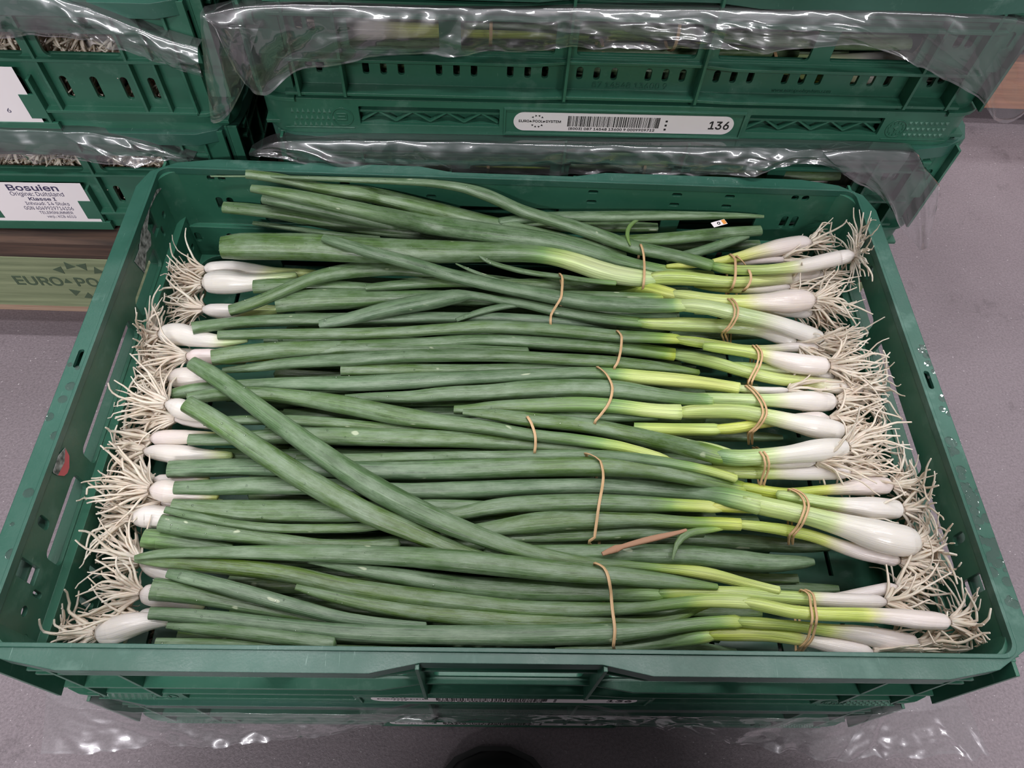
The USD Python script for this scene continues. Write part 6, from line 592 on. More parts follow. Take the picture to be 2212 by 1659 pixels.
R7 0 o;2333 -25 -21 -22 -22 -22 -23 -24 -27 -33 -39 -40 -42 -40 -41 -41 -40 -40 -40 -40 -40 -39 -40 -40 -40 -41 -41 -41 -42 -42 -42 -42 -42 -42 -43 -42 -42 -39 -47;-1496 0 0 0 0 0 1 0 0 1 1 1 2 3 2 3 2 3 3 3 4 4 4 5 5 4 3 2 1 1 0 0 1 0 0 -1 -1 -2 -4;2346 1 1 1 1 1 1 0 1 -1 0 -1 -1 -2 -3 -3 -4 -4 -4 -5 -5 -6 -5 -4 -5 -4 -3 -3 -3 -2 -1 -1 -1 -1 0 -1 0 0 0;40 26 12 5 3 1 0 1 0 1 0 0 -1 -1 -1 -1 -2 1 0 0 0 0 0 1 1 1 0 0 0 0 0 0 1 0 1 0 -3 -3 -14;0 0 0 0 0 0 0 0 0 1 1 1 3 5 8 17 12 1 0 1 0 0 0 0 0 0 0 0 0 0 0 0 0 1 0 2 5 10 12
R7 0 l;-1303 48 39 42 43 43 42 43 43 43 42 43 43 42 43 42 43 42 43 42 43 42 43 42 43 42 43 42 43 42 43 43 42 43 43 42 43 43 43 42 43 42 42 42 41 41 40 39 38 39 38 38 35 46 47 39;-1224 -5 -4 -6 -6 -7 -7 -7 -7 -7 -6 -7 -6 -6 -6 -6 -6 -6 -6 -6 -5 -6 -5 -4 -4 -4 -3 -2 -3 -2 -2 -2 -1 -1 -1 0 0 -1 0 -1 -1 -2 -2 -3 -4 -4 -6 -6 -6 -7 -6 -5 -3 -2 4 2;2120 0 0 0 0 0 0 0 0 0 0 0 0 0 0 0 0 0 0 0 0 0 0 0 0 0 0 0 0 0 0 0 0 0 0 0 0 1 1 1 2 3 5 7 10 13 15 18 20 19 18 14 9 4 0 0;19 10 8 9 8 8 8 7 6 5 4 4 4 3 3 3 2 3 2 2 2 2 2 1 2 2 2 2 2 2 2 2 1 0 0 -1 -1 -1 -2 -1 -2 -2 -3 -3 -3 -3 -2 -3 -2 -2 -3 -2 -1 -2 -35 3;100 0 0 0 0 0 0 0 0 0 0 0 0 0 0 0 0 0 0 0 0 0 0 0 0 0 0 0 0 0 0 0 0 0 0 0 0 0 0 0 0 0 0 0 0 0 0 -1 -2 -2 -3 -4 -4 -4 -12 -10
R7 2 l;-2126 47 38 41 42 41 41 41 41 41 41 41 41 40 41 41 41 41 41 41 41 41 41 41 41 42 41 41 41 42 41 41 42 41 41 42 41 41 38 46;-1358 -8 -6 -7 -9 -9 -9 -9 -9 -9 -10 -9 -9 -10 -9 -10 -9 -10 -9 -9 -10 -9 -9 -10 -9 -8 -7 -7 -5 -4 -4 -4 -2 -2 -2 -1 -1 0 0 0;2258 -1 -1 -2 -2 -2 -3 -3 -3 -4 -4 -4 -4 -4 -4 -3 -4 -3 -3 -3 -3 -2 -3 -2 -2 -2 -2 -2 -2 -2 -3 -2 -4 -3 -4 -4 -5 -4 -5 -4;56 12 9 5 3 2 2 1 1 2 1 1 1 0 0 -1 0 -1 -1 -1 -2 -1 -2 -2 -3 -3 -2 -3 -3 -2 -3 -3 -3 -3 -3 -3 -3 -4 -3 -4;100 0 0 0 0 0 0 0 0 0 0 0 0 0 0 0 0 0 0 0 0 0 0 0 0 0 0 0 0 0 0 0 0 0 0 0 0 0 0 0
R7 1 l;-1358 48 38 41 43 42 42 42 42 42 42 42 42 42 42 42 42 42 42 42 42 42 42 42 43 42 42 42 42 42 42 42 42 42 42 42 42 43 42 42 43 42 42 43 42 43 42 43 42 42 42 42 41 40 40 40 39 39 37 36 35 35 33 43;-1388 -12 -10 -10 -10 -9 -9 -9 -8 -9 -8 -7 -8 -7 -6 -6 -6 -5 -5 -4 -4 -4 -4 -3 -4 -3 -3 -3 -3 -3 -3 -3 -3 -2 -2 -1 0 1 0 1 0 1 0 1 1 2 3 2 1 -1 -2 -3 -4 -2 -2 2 4 6 9 13 14 14 11 11;2120 0 0 0 0 0 0 0 0 0 0 0 0 0 0 0 0 0 0 0 0 0 0 0 0 0 0 0 0 0 0 0 0 0 0 0 0 0 0 0 0 0 0 0 1 0 1 1 2 2 4 5 6 8 10 12 14 14 16 16 16 15 14 13;45 7 7 7 6 5 4 3 3 2 1 2 1 1 1 1 2 1 2 2 2 2 2 1 2 1 0 0 0 -1 -2 -2 -3 -2 -3 -3 -3 -3 -4 -4 -5 -4 -5 -4 -4 -5 -5 -4 -3 2 4 7 6 5 2 1 0 1 0 -3 -5 -2 0 0;100 0 0 0 0 0 0 0 0 0 0 0 0 0 0 0 0 0 0 0 0 0 0 0 0 0 0 0 0 0 0 0 0 0 0 0 0 0 0 0 0 0 0 0 0 0 0 0 0 0 -1 -1 -1 -1 -1 -1 -1 -1 -2 -5 -8 -9 -8 -10
R7 2 o;2500 -24 -19 -22 -21 -22 -22 -24 -27 -33 -37 -40 -41 -41 -42 -42 -43 -42 -42 -42 -42 -42 -41 -42 -42 -42 -42 -41 -42 -41 -37 -46;-1736 2 2 2 2 1 3 2 4 5 8 8 7 6 5 3 3 3 4 4 4 4 3 4 2 3 2 2 1 2 2 1;2282 1 1 1 1 2 2 2 3 2 3 3 4 3 3 4 3 3 3 4 3 2 3 3 2 2 2 1 1 1 1 1;45 60 13 7 4 4 2 1 0 -2 -6 -8 -8 -8 -7 -8 -7 -4 -3 -3 -2 -3 -3 -1 -1 1 3 3 1 -2 -2 -11;0 0 0 0 0 0 0 0 0 0 1 1 2 1 4 7 8 10 12 5 1 2 0 1 0 -1 -2 -2 0 2 3 5
R7 2 l;-2206 63 50 54 56 55 56 56 56 57 57 58 58 59 58 59 58 59 58 58 57 58 57 57 57 57 56 57 57 57 57 57 58 57 58 58 58 58 58 57 58 58 58 57 58 57 58 57 57 57 57 56 55 56 55 54 55 54 54 55 55 54 50 64 46 37;-1581 -2 -2 -2 -2 -2 -4 -3 -5 -5 -6 -6 -6 -6 -7 -6 -7 -6 -5 -5 -5 -3 -4 -2 -2 -1 -1 1 1 1 2 1 1 1 0 0 -1 0 -1 -1 0 1 0 1 1 2 1 0 1 1 1 2 1 2 3 4 6 6 5 4 2 2 2 1 -1 -2;2174 -2 -3 -4 -5 -5 -5 -4 -5 -3 -1 -1 2 2 4 4 4 4 4 4 2 2 1 0 -2 -2 -3 -5 -5 -5 -5 -3 -3 -1 1 1 3 3 3 4 3 4 3 4 5 5 5 6 7 8 9 11 12 13 14 14 14 14 12 12 9 8 6 4 -1 -1;77 2 3 2 3 2 2 3 3 2 2 1 0 0 0 0 0 0 1 1 1 1 1 2 1 2 1 1 1 0 1 0 0 1 0 1 2 2 2 2 1 0 -1 -1 -1 0 -1 -1 0 -1 -4 -8 -10 -9 -5 -3 -3 -2 -1 0 1 1 1 3 -28 2;100 0 0 0 0 0 0 0 0 0 0 0 0 0 0 0 0 0 0 0 0 0 0 0 0 0 0 0 0 0 0 0 0 0 0 0 0 0 0 0 0 0 0 0 0 0 0 0 0 0 0 0 0 0 0 -1 -2 -2 -4 -3 -6 -8 -9 -10 0 -3
R7 1 o;2647 -24 -18 -21 -21 -21 -21 -23 -26 -33 -37 -39 -41 -40 -41 -41 -41 -42 -41 -41 -42 -41 -42 -41 -41 -41 -40 -40 -40 -39 -39 -39 -39 -39 -36 -45;-1638 2 1 1 2 1 1 1 2 3 4 4 4 3 3 2 1 1 1 0 0 1 0 1 1 1 4 4 6 8 8 8 8 7 5 6;2430 0 0 0 0 0 0 0 0 0 0 0 0 0 0 0 0 0 0 0 0 0 0 0 0 0 0 0 0 0 0 0 0 0 0 0;45 44 10 5 4 3 2 1 0 0 -4 -5 -5 -4 -3 -3 -1 -2 -1 0 -1 -1 -1 -1 0 -1 -1 -1 0 -1 0 0 -1 -4 -4 -13;0 0 0 0 0 0 0 0 0 0 1 1 2 2 7 9 10 13 5 0 0 0 0 0 0 0 0 0 0 0 0 0 0 0 -1 -1
R7 1 l;-2407 70 56 62 62 63 62 63 62 62 63 62 63 63 62 63 62 63 62 62 62 61 62 62 62 62 62 62 62 62 61 62 61 62 61 62 61 61 62 61 62 61 62 62 62 62 61 61 60 60 58 58 57 56 56 56 55 56 55 54 54 54 50 63 64 39;-1220 -7 -5 -5 -4 -5 -4 -4 -4 -4 -5 -5 -6 -6 -7 -8 -10 -12 -13 -15 -14 -12 -11 -9 -9 -9 -8 -8 -8 -7 -7 -7 -7 -6 -6 -6 -6 -6 -6 -4 -4 -1 -2 0 0 -1 0 0 0 -2 -1 -2 -2 0 0 2 2 2 0 -1 -4 -5 -4 -5 -11 -7;2120 0 0 0 0 0 0 0 0 0 0 0 0 0 0 0 0 0 0 0 0 0 0 1 0 1 1 2 2 2 2 2 2 0 0 -2 -2 -2 -2 -2 -2 -1 0 0 2 3 5 8 11 15 19 21 23 24 23 22 20 21 20 20 19 16 10 6 0 0;52 13 11 7 6 4 4 2 3 2 1 1 1 1 0 0 1 1 1 2 2 1 1 1 1 1 1 0 0 -1 -1 -2 -2 -1 -2 -1 -1 0 -1 0 -1 0 -1 0 -1 -1 -3 -5 -4 -4 -4 -3 -4 -2 -2 -2 -1 1 3 4 2 1 2 1 -25 3;100 0 0 0 0 0 0 0 0 0 0 0 0 0 0 0 0 0 0 0 0 0 0 0 0 0 0 0 0 0 0 0 0 0 0 0 0 0 0 0 0 0 0 0 0 0 0 0 0 0 -1 -2 -3 -3 -2 -3 -4 -7 -13 -10 -4 -1 -2 0 5 0
R7 0 l;-2260 50 40 43 43 42 42 42 41 42 41 41 42 41 42 42 41 41 42 41 41 40 41 41 41 41 40 41 41 41 40 41 41 41 41 42 41 41 42 40 41 41 41 41 41 41 42 42 42 41 42 41 38 47;-178 -27 -21 -23 -25 -25 -25 -25 -26 -25 -26 -26 -26 -26 -26 -26 -25 -25 -25 -24 -23 -23 -22 -22 -21 -21 -21 -21 -20 -20 -20 -19 -17 -16 -16 -14 -13 -13 -14 -15 -16 -16 -16 -17 -16 -16 -16 -16 -15 -15 -14 -12 -11 -13;2326 -2 -3 -3 -3 -5 -4 -5 -4 -5 -4 -4 -2 -3 -2 -2 -1 -2 -2 -3 -3 -3 -3 -4 -3 -4 -3 -3 -3 -4 -3 -3 -4 -5 -5 -6 -6 -7 -7 -6 -7 -5 -4 -2 -1 1 3 4 6 5 6 6 5 4;126 2 2 2 3 2 3 3 2 2 2 2 2 2 1 1 1 2 0 1 0 0 0 -1 -1 -1 -1 -1 -1 -2 -2 -2 -3 -2 -2 -2 -2 -3 -2 -4 -3 -5 -4 -5 -4 -4 -5 -4 -4 -3 -3 -3 -2 -3;100 0 0 0 0 0 0 0 0 0 0 0 0 0 0 0 0 0 0 0 0 0 0 0 0 0 0 0 0 0 0 0 0 0 0 0 0 0 0 0 0 0 0 0 0 0 0 0 0 0 0 0 0 0
R7 4 l;-2358 87 69 73 72 70 68 67 67 65 66 66 65 66 65 64 63 62 63 62 61 62 62 63 62 63 63 63 63 63 63 63 63 64 62 63 63 64 64 65 65 65 65 66 67 67 68 69 69 69 69 68 68 67 65 62 59 54 52 50 49 50 46 62;242 -52 -44 -50 -50 -51 -50 -49 -50 -48 -48 -48 -47 -48 -47 -46 -45 -43 -42 -39 -37 -36 -34 -34 -32 -31 -30 -29 -28 -27 -25 -24 -23 -24 -23 -22 -21 -17 -15 -14 -11 -10 -9 -7 -4 -3 -1 0 0 0 -2 -3 -4 -6 -9 -12 -17 -22 -26 -27 -25 -22 -19 -19;2213 7 7 7 5 3 1 0 -1 0 0 2 3 4 4 4 2 1 0 -2 -4 -3 -3 -3 -2 -1 -2 -1 -1 -1 -2 -1 -1 -1 0 0 -1 0 -1 -2 -3 -3 -5 -6 -8 -8 -10 -11 -12 -11 -9 -7 -4 1 6 12 19 25 31 32 32 27 22 16;104 13 6 3 2 1 1 1 2 2 2 3 3 2 3 2 3 2 3 4 4 2 0 -1 -2 -2 -2 -4 -6 -5 -6 -5 -6 -6 -5 -5 -5 -5 -6 -5 -6 -5 -6 -6 -4 -3 -3 -2 -1 0 2 5 4 5 5 4 0 -3 -4 -5 -3 -4 -3 -3;100 0 0 0 0 0 0 0 0 0 0 0 0 0 0 0 0 0 0 0 0 0 0 0 0 0 0 0 0 0 0 0 0 0 0 0 0 0 0 0 0 0 0 0 0 -1 -1 -2 -3 -4 -10 -12 -8 -6 -4 -3 -1 0 0 0 0 0 0 0
R7 4 l;-2393 60 50 55 58 57 59 58 58 59 58 59 59 59 59 59 60 60 60 59 60 60 60 60 59 60 60 61 60 60 61 60 61 60 60 59 60 59 59 59 59 59 59 59 60 59 58 59 58 58 57 57 56 56 56 56 56 56 57 57 57 56 52 63;-1232 14 9 7 5 3 2 2 2 1 2 1 1 0 1 0 0 -1 0 -1 0 -1 -1 -1 -1 -2 -2 -2 -3 -4 -5 -7 -7 -7 -8 -7 -7 -7 -5 -6 -4 -4 -4 -5 -4 -6 -5 -7 -6 -7 -7 -8 -8 -8 -9 -7 -8 -7 -6 -6 -6 -6 -6 -6;2171 1 0 1 0 0 0 0 -1 0 -1 -1 -1 0 0 0 1 1 1 2 1 1 0 1 0 1 1 2 3 5 7 9 10 10 10 9 7 4 2 -1 -4 -4 -6 -4 -4 0 1 5 8 9 12 12 12 11 10 9 7 5 4 2 1 1 0 0;32 15 7 4 3 3 3 2 3 2 3 4 3 4 4 3 4 3 3 3 2 3 2 3 2 2 2 2 2 2 2 3 2 2 2 2 0 0 0 0 -1 -1 -1 -1 -2 -2 -3 -2 -3 -3 -3 -3 -4 -3 -3 -4 -5 -6 -8 -9 -10 -9 -9 -11;100 0 0 0 0 0 0 0 0 0 0 0 0 0 0 0 0 0 0 0 0 0 0 0 0 0 0 0 0 0 0 0 0 0 0 0 0 0 0 0 0 0 0 0 0 0 0 0 0 0 0 0 0 0 0 0 0 0 -1 -2 -1 -3 -6 -7
'''
BANDS = '''
R1 s;1067 8 5 5 2 -2 -6 -6 -4 -4 -4 -2 -1;1426 -36 -33 -24 -31 -37 -52 -46 -37 -36 -35 -24 -20;2363 0 -3 -13 -7 0 16 10 1 0 -2 -13 -19
R1 s;1787 19 8 -15 -6 -6 -2 -5 -10 -9 0 0 123;1318 -31 -33 -58 -40 -40 -30 -32 -35 -29 -6 8 260;2396 8 6 26 2 1 -9 -6 -3 -7 -32 -46 -346
R1 s;1837 20 32 16 34 -61 16 4 -5 -8 -17 -15 74;1299 -28 0 -29 12 -173 -20 -28 -26 -15 -21 -7 176;2397 3 -32 -1 -49 154 -19 -11 -14 -25 -11 -25 -239
R2 s;392 21 -1 -6 -6 -4 -7 -19 -17 -17 -15 -8 -2;1127 -35 -37 -68 -58 -45 -38 -26 -19 -17 -19 -48 -37;2314 1 -6 24 13 -1 -4 -16 -25 -27 -26 9 -9
R2 d;1862 -202 2 2 3 1 -1 -3 -4 5 -18 -16 12;1227 -461 -50 -39 -34 -35 -29 -22 -15 4 -27 -14 46;1969 529 30 12 2 0 -6 -16 -23 -46 -2 -16 -95
R3 s;827 19 12 -1 -1 0 -7 -7 -7 -8 -10 -12 -16;611 -25 -26 -28 -21 -18 -38 -32 -29 -28 -28 -24 -21;2261 1 0 -1 -14 -20 8 2 -3 -3 -3 -4 -7
R3 d;1821 6 5 -2 -2 -1 -4 -6 -7 -9 -10 -9 -15;394 -32 -27 -27 -24 -18 -24 -25 -25 -24 -24 -19 -28;2413 9 2 0 -7 -15 -8 -4 -4 -5 -5 -12 3
R4 s;659 35 26 17 15 4 -9 -15 -19 -26 -24 -26 -29;298 -31 -38 -48 -48 -49 -50 -50 -42 -37 -26 -31 -30;2216 6 7 12 3 2 3 4 0 -7 -20 -10 -8
R4 d;1721 14 8 13 10 9 7 1 -9 -8 -6 -18 -23;60 -38 -43 -33 -34 -37 -39 -36 -36 -22 -11 -16 -12;2373 14 20 2 2 6 4 0 -2 -26 -35 -24 -23
R5 s;121 12 11 9 7 7 6 4 2 1 0 -1 -4;-180 -20 -20 -19 -19 -22 -22 -23 -22 -18 -15 -17 -22;2263 -1 -2 -5 -4 -2 -3 -2 -4 -9 -17 -13 -5
R5 d;1867 3 -209 10 5 7 7 12 7 11 3 0 -3;-215 -38 -298 -20 -21 -21 -19 -11 -13 -6 -14 -14 -16;1940 38 530 2 0 -5 -12 -28 -25 -39 -23 -23 -21
R6 s;525 57 43 12 3 -11 -24 -15 -9 -7 -8 -7 -44;-452 -22 -47 -63 -56 -68 -86 -62 -54 -49 -52 -52 -27;2242 13 9 6 -23 9 52 0 -17 -25 -21 -28 -8
R6 d;1861 25 18 10 -1 -3 -8 -10 -8 -3 -1 -15 -18;-768 -15 -21 -27 -40 -36 -32 -32 -28 -21 -13 -18 -16;2402 6 6 6 20 9 1 -1 -9 -21 -38 -20 -21
R7 s;532 45 23 12 8 9 2 2 2 4 1 -5 -5;-1269 -21 -33 -49 -45 -35 -43 -45 -47 -45 -43 -43 -39;2322 13 3 4 -11 -38 -10 -7 5 -1 -6 -7 -24
R7 d;1807 25 -1 -12 -28 1 3 1 14 1 4 -10 -20;-1442 -18 -26 -37 -49 -30 -30 -26 -19 -26 -22 -21 -19;2391 13 10 14 51 1 -1 -12 -48 -20 -28 -23 -21
'''
RESID = [(-0.2866, 0.1773, 0.2485), (-0.2866, 0.1618, 0.253), (-0.2866, 0.1452, 0.2542), (-0.2866, 0.1312, 0.2481), (-0.2866, 0.1322, 0.2419), (-0.2866, 0.1253, 0.236), (-0.2866, 0.1154, 0.2388), (-0.2866, 0.1001, 0.2318), (-0.2866, 0.0962, 0.2495), (-0.2866, 0.1084, 0.249), (-0.2866, 0.1245, 0.2549), (-0.2866, 0.1429, 0.2564), (-0.2866, 0.1682, 0.2545)]
FA = ([(-0.2197, 0.206, 0.3832), (-0.1795, 0.2087, 0.3899), (-0.1356, 0.2114, 0.3913), (-0.0725, 0.2141, 0.3908), (0.0239, 0.2158, 0.3928), (0.1211, 0.217, 0.395), (0.2026, 0.2182, 0.3972), (0.272, 0.2193, 0.3983), (0.3226, 0.2202, 0.3979), (0.3596, 0.2211, 0.3942), (0.4056, 0.222, 0.3865)], [(-0.2093, 0.199, 0.3772), (-0.1909, 0.2, 0.3248), (-0.1582, 0.201, 0.3451), (-0.1189, 0.202, 0.3529), (-0.1101, 0.203, 0.3574), (-0.0594, 0.2035, 0.3601), (0.0192, 0.204, 0.3676), (0.1381, 0.2045, 0.374), (0.1938, 0.205, 0.3761), (0.2388, 0.2058, 0.3802), (0.2754, 0.2065, 0.3733), (0.3014, 0.2072, 0.3627), (0.323, 0.208, 0.3519), (0.3498, 0.2082, 0.342), (0.3874, 0.2085, 0.3189), (0.408, 0.2087, 0.3334), (0.4284, 0.209, 0.3466)])
FAT = ([(-0.2197, 0.203, 0.385), (-0.2186, 0.2035, 0.3841), (-0.2098, 0.204, 0.3791), (-0.2013, 0.2045, 0.3758), (-0.1822, 0.205, 0.376)], [(-0.236, 0.197, 0.3002), (-0.2347, 0.1978, 0.2979), (-0.2298, 0.1985, 0.2993), (-0.2221, 0.1993, 0.3059), (-0.1926, 0.2, 0.3561)])
FB = ([(-0.2173, 0.204, 0.2645), (-0.1916, 0.2057, 0.2764), (-0.1317, 0.2074, 0.2795), (-0.0417, 0.2091, 0.2807), (0.0723, 0.2104, 0.281), (0.1719, 0.2113, 0.2829), (0.2649, 0.2121, 0.2839), (0.3312, 0.213, 0.2833)], [(-0.2145, 0.198, 0.2678), (-0.1785, 0.1987, 0.2621), (-0.1322, 0.1994, 0.2468), (-0.1027, 0.2001, 0.2465), (-0.0492, 0.2008, 0.2503), (0.0168, 0.2012, 0.2534), (0.1142, 0.2014, 0.2585), (0.1766, 0.2016, 0.2611), (0.2099, 0.2018, 0.2669), (0.2358, 0.2021, 0.2748), (0.253, 0.2023, 0.2759), (0.2733, 0.2025, 0.2687), (0.2965, 0.2028, 0.2557), (0.3186, 0.203, 0.2476)])
FBT = ([(0.2562, 0.207, 0.2831), (0.2857, 0.208, 0.2874), (0.3284, 0.209, 0.2865), (0.3504, 0.21, 0.269), (0.3733, 0.211, 0.2495)], [(0.2967, 0.203, 0.2555), (0.3346, 0.2035, 0.2315), (0.3576, 0.204, 0.2057), (0.3921, 0.202, 0.1747), (0.3671, 0.2, 0.2531)])
FL2 = ([(-0.386, 0.214, 0.3994), (-0.3495, 0.2136, 0.3997), (-0.316, 0.2132, 0.3865), (-0.29, 0.2128, 0.3753), (-0.2623, 0.2124, 0.3626), (-0.2328, 0.212, 0.3534)], [(-0.4064, 0.207, 0.36), (-0.3671, 0.2067, 0.3616), (-0.3307, 0.2063, 0.3609), (-0.3007, 0.206, 0.3586), (-0.274, 0.2057, 0.3484), (-0.2598, 0.2053, 0.3414), (-0.234, 0.205, 0.3336)])
FL3 = ([(-0.4538, 0.216, 0.2729), (-0.418, 0.2156, 0.2712), (-0.3544, 0.2152, 0.2711), (-0.3099, 0.2148, 0.2627), (-0.2833, 0.2144, 0.2518), (-0.27, 0.214, 0.2473)], [(-0.4685, 0.21, 0.2433), (-0.43, 0.2097, 0.2444), (-0.3811, 0.2093, 0.2454), (-0.3335, 0.209, 0.2438), (-0.3104, 0.2087, 0.2456), (-0.2827, 0.2083, 0.2491), (-0.2665, 0.208, 0.2516)])
STICKZ = .2425

# ------------------------------------------------------------------ the fourteen bunches in the open crate (centre lines in 0.1 mm, delta coded: x;y;z;width;colour)
BL = {
'R1': 'rearmost bunch with bulbs at right, its long thin leaf lying against the back wall',
'R2': 'second bunch from the back with bulbs at right, beside it one kinked leaf',
'R3': 'third bunch from the back with bulbs at right, slim bulbs and straight leaves',
'R4': 'fourth bunch from the back with bulbs at right, one short curled leaf end',
'R5': 'fifth bunch from the back with bulbs at right, below the curled leaf end',
'R6': 'bunch with the fattest white bulb at right, a shrivelled brown leaf hanging from it',
'R7': 'front bunch with bulbs at right, two broad leaves slanting across the others',
'L1': 'rearmost bunch with bulbs at left, wiry roots spreading towards the back corner',
'L2': 'second left-facing bunch from the back, brush of roots beside a plump white bulb',
'L3': 'left-facing bunch whose bulb sits under the tip of the upper slanting leaf',
'L4': 'left-facing bunch with two white bulbs level with the middle of the left wall',
'L5': 'left-facing bunch just in front of the middle pair of bulbs, beside cut leaf ends',
'L6': 'left-facing bunch with a bare glossy white bulb next to an olive leaf stub',
'L7': 'front bunch with bulbs at left, a long white bulb pointing to the near corner'}
bunch, onion, pos = {}, {}, {}
lines = [decode(l) for l in STRANDS.strip().split('\n')]
for b, lab in BL.items():
    A = np.hstack([np.stack(v[:3]) for (bb, n, k), v in lines if bb == b])*1e-4
    bunch[b] = thing_at('spring_onion_bunch', lab, 'spring onions', (round(float(A[0].mean()), 4), round(float(A[1].mean()), 4), round(float(A[2].min()), 4)))
lines.sort(key=lambda t: 0 if t[0][2] == 'o' else 1)
mx, seeds = {}, {}
for (b, n, k), v in lines:
    if k == 'o': mx[b] = max(mx.get(b, 0), int(n))
for i, ((b, n, k), v) in enumerate(lines):
    P = np.stack(v[:3], 1)*1e-4; w = v[3]*1e-4; c = v[4]*.01; key = (b, n) if (b, n) in onion or k == 'o' else (b, '0')
    seed = seeds.setdefault(key, float(rng.uniform(0, 10))) + (0 if k == 'o' else .015*i)
    dry = c.max() > 1.5
    if k == 'o':
        Q, (r, cc), s = resample(P, [w/2, c], .0035)
        V, F, fl, g = tube(Q, r, 1.0, 22, round_start=True, wob=.012, seed=seed)
        onion[key] = obj('spring_onion', (V, F), BULB, bunch[b], True, {'grad': np.clip(cc, 0, 1)[g], 'flow': fl})
        d = P[0] - P[min(4, len(P)-1)]; d /= np.linalg.norm(d); R = b[0] == 'R'
        big = w.max()
        V, F = tufts(P[0] + 0*d, d, max(w[0], .55*big), int(20 + big*1700) if R else int(20 + big*2000),   .018, .046 if R else .045, rng, spread=.85 if R else .75, thick=.00105 if R else .00115)
        tag(obj('root_tuft', (V, F), ROOT, onion[key], True), kind='stuff')
    else:
        Q, (r, cc), s = resample(P, [w/2, c], .0045 if k == 'l' else .012)
        V, F, fl, g = tube(Q, r, .74, 18 if k == 'l' else 10, hollow=True, wob=.04, seed=seed, sq=.82)
        if k == 'l' and not dry and b[0] == 'R' and P[0, 0] < .02:      # droplets of water on the cut ends of the leaves
            dv, df, do = [], [], 0
            for _ in range(int(rng.integers(5, 16))):
                i = int(rng.uniform(0, .5)*len(Q)); a = rng.uniform(.7, 2.4); T = Q[min(i+1, len(Q)-1)] - Q[i]; T /= np.linalg.norm(T) + 1e-9
                S = np.cross(T, [0, 0, 1.0]); S /= np.linalg.norm(S) + 1e-9; U = np.cross(S, T); rr = rng.uniform(.00025, .0008)
                ico = trimesh.creation.icosphere(1, rr); c0 = Q[i] + r[i]*(math.copysign(abs(math.cos(a))**.82, math.cos(a))*S + .74*abs(math.sin(a))**.82*U)
                dv.append(ico.vertices*np.array([1, 1, .7]) + c0); df.append(ico.faces + do); do += len(ico.vertices)
            tag(obj('water_drops', (np.vstack(dv), np.vstack(df)), WATER, onion[key], True), kind='stuff')
        obj('leaf', (V, F), DRY if dry else PLANT, onion[key], True, None if dry else {'grad': np.clip(cc, 0, 1)[g], 'flow': fl})
def ribbon(P, hw, th, closed=True):
    n = len(P); T = np.roll(P, -1, 0) - np.roll(P, 1, 0); T /= np.linalg.norm(T, axis=1)[:, None]
    C = P.mean(0); N = P - C; N -= (N*T).sum(1)[:, None]*T; N /= np.linalg.norm(N, axis=1)[:, None]; B = np.cross(T, N)
    V = np.stack([P + B*hw + N*th, P + B*hw - N*th, P - B*hw - N*th, P - B*hw + N*th], 1).reshape(-1, 3); F = []
    for i in range(n):
        a, b = i*4, ((i+1) % n)*4
        for k in range(4): F += [(a+k, b+k, b+(k+1) % 4), (a+k, b+(k+1) % 4, a+(k+1) % 4)]
    return V, np.array(F)
for l in BANDS.strip().split('\n'):
    (b, kind), v = decode(l); P = np.stack(v, 1)*1e-4
    for off in ((-.0012, .0013) if kind == 'd' else (0,)):
        Q = P + np.array([off, 0, .0004*(off > 0)]) + (np.array([.0016, 0, 0])*np.sin(np.linspace(0, 5, len(P)))[:, None] if kind == 'd' else 0)
        e0, e1 = Q[0], Q[-1]; t = np.r_[.004, .012, np.linspace(.05, .95, 9), .988, .996][:, None]
        low = e1*(1-t) + e0*t; ed = np.minimum(1, np.minimum(t[:, 0], 1 - t[:, 0])*60 + .05); low[:, 2] -= ed*.022; low[:, 0] += ed*(Q[:, 0].max() - .5*(e0[0] + e1[0]) - .001)
        Q = np.vstack([Q, low]); d = np.r_[0, np.cumsum(np.linalg.norm(np.diff(np.vstack([Q, Q[:1]]), axis=0), axis=1))]
        m = 44; qq = np.linspace(0, d[-1], m, endpoint=False); Q = np.stack([np.interp(qq, d, np.r_[Q[:, i], Q[0, i]]) for i in range(3)], 1)
        V, F = ribbon(Q, .00095 if kind == 's' else .0007, .00045)
        obj('rubber_band', (V, F), RUBBER, bunch[b], True)

# ------------------------------------------------------------------ crates
BOT = .148; BOTL = .154; PL = .112
AX, AY, AR = .085, .4150, 1.35
LX, LY = -.438, .5150
def local(px, py, rot, x, y, z=0.0):
    c, s = math.cos(math.radians(rot)), math.sin(math.radians(rot)); return (px + c*x - s*y, py + s*x + c*y, z)
front = copy(CRATE, 'crate', 'open green plastic crate in the foreground, filled with spring onions', 'crate', (0, 0, .130), inst=False)
copy(CRATE, 'crate', 'green crate on the floor directly under the open foreground crate', 'crate', (0, .003, 0.0))
copy(CRATE, 'crate', 'green crate directly behind the back rim of the open crate, lowest of its stack', 'crate', (AX + .006, AY, BOT), AR)
copy(CRATE, 'crate', 'green crate with the large readable barcode label, in the rear right stack', 'crate', (AX, AY, BOT + .130), AR)
copy(CRATE, 'crate', 'green crate cut off by the top edge, above the crate with the readable label', 'crate', (AX + .002, AY, BOT + .260), AR)
copy(LOWC, 'crate', 'lowest green crate of the left stack, with the printed white origin card', 'crate', (LX, LY, BOTL), 91.5)
copy(LOWC, 'crate', 'green crate of the left stack just above the one with the origin card', 'crate', (LX + .004, LY, BOTL + PL), 91.5)
copy(LOWC, 'crate', 'green crate in the top left corner of the photo, upper crate of the left stack', 'crate', (LX - .004, LY + .004, BOTL + 2*PL), 91.5)
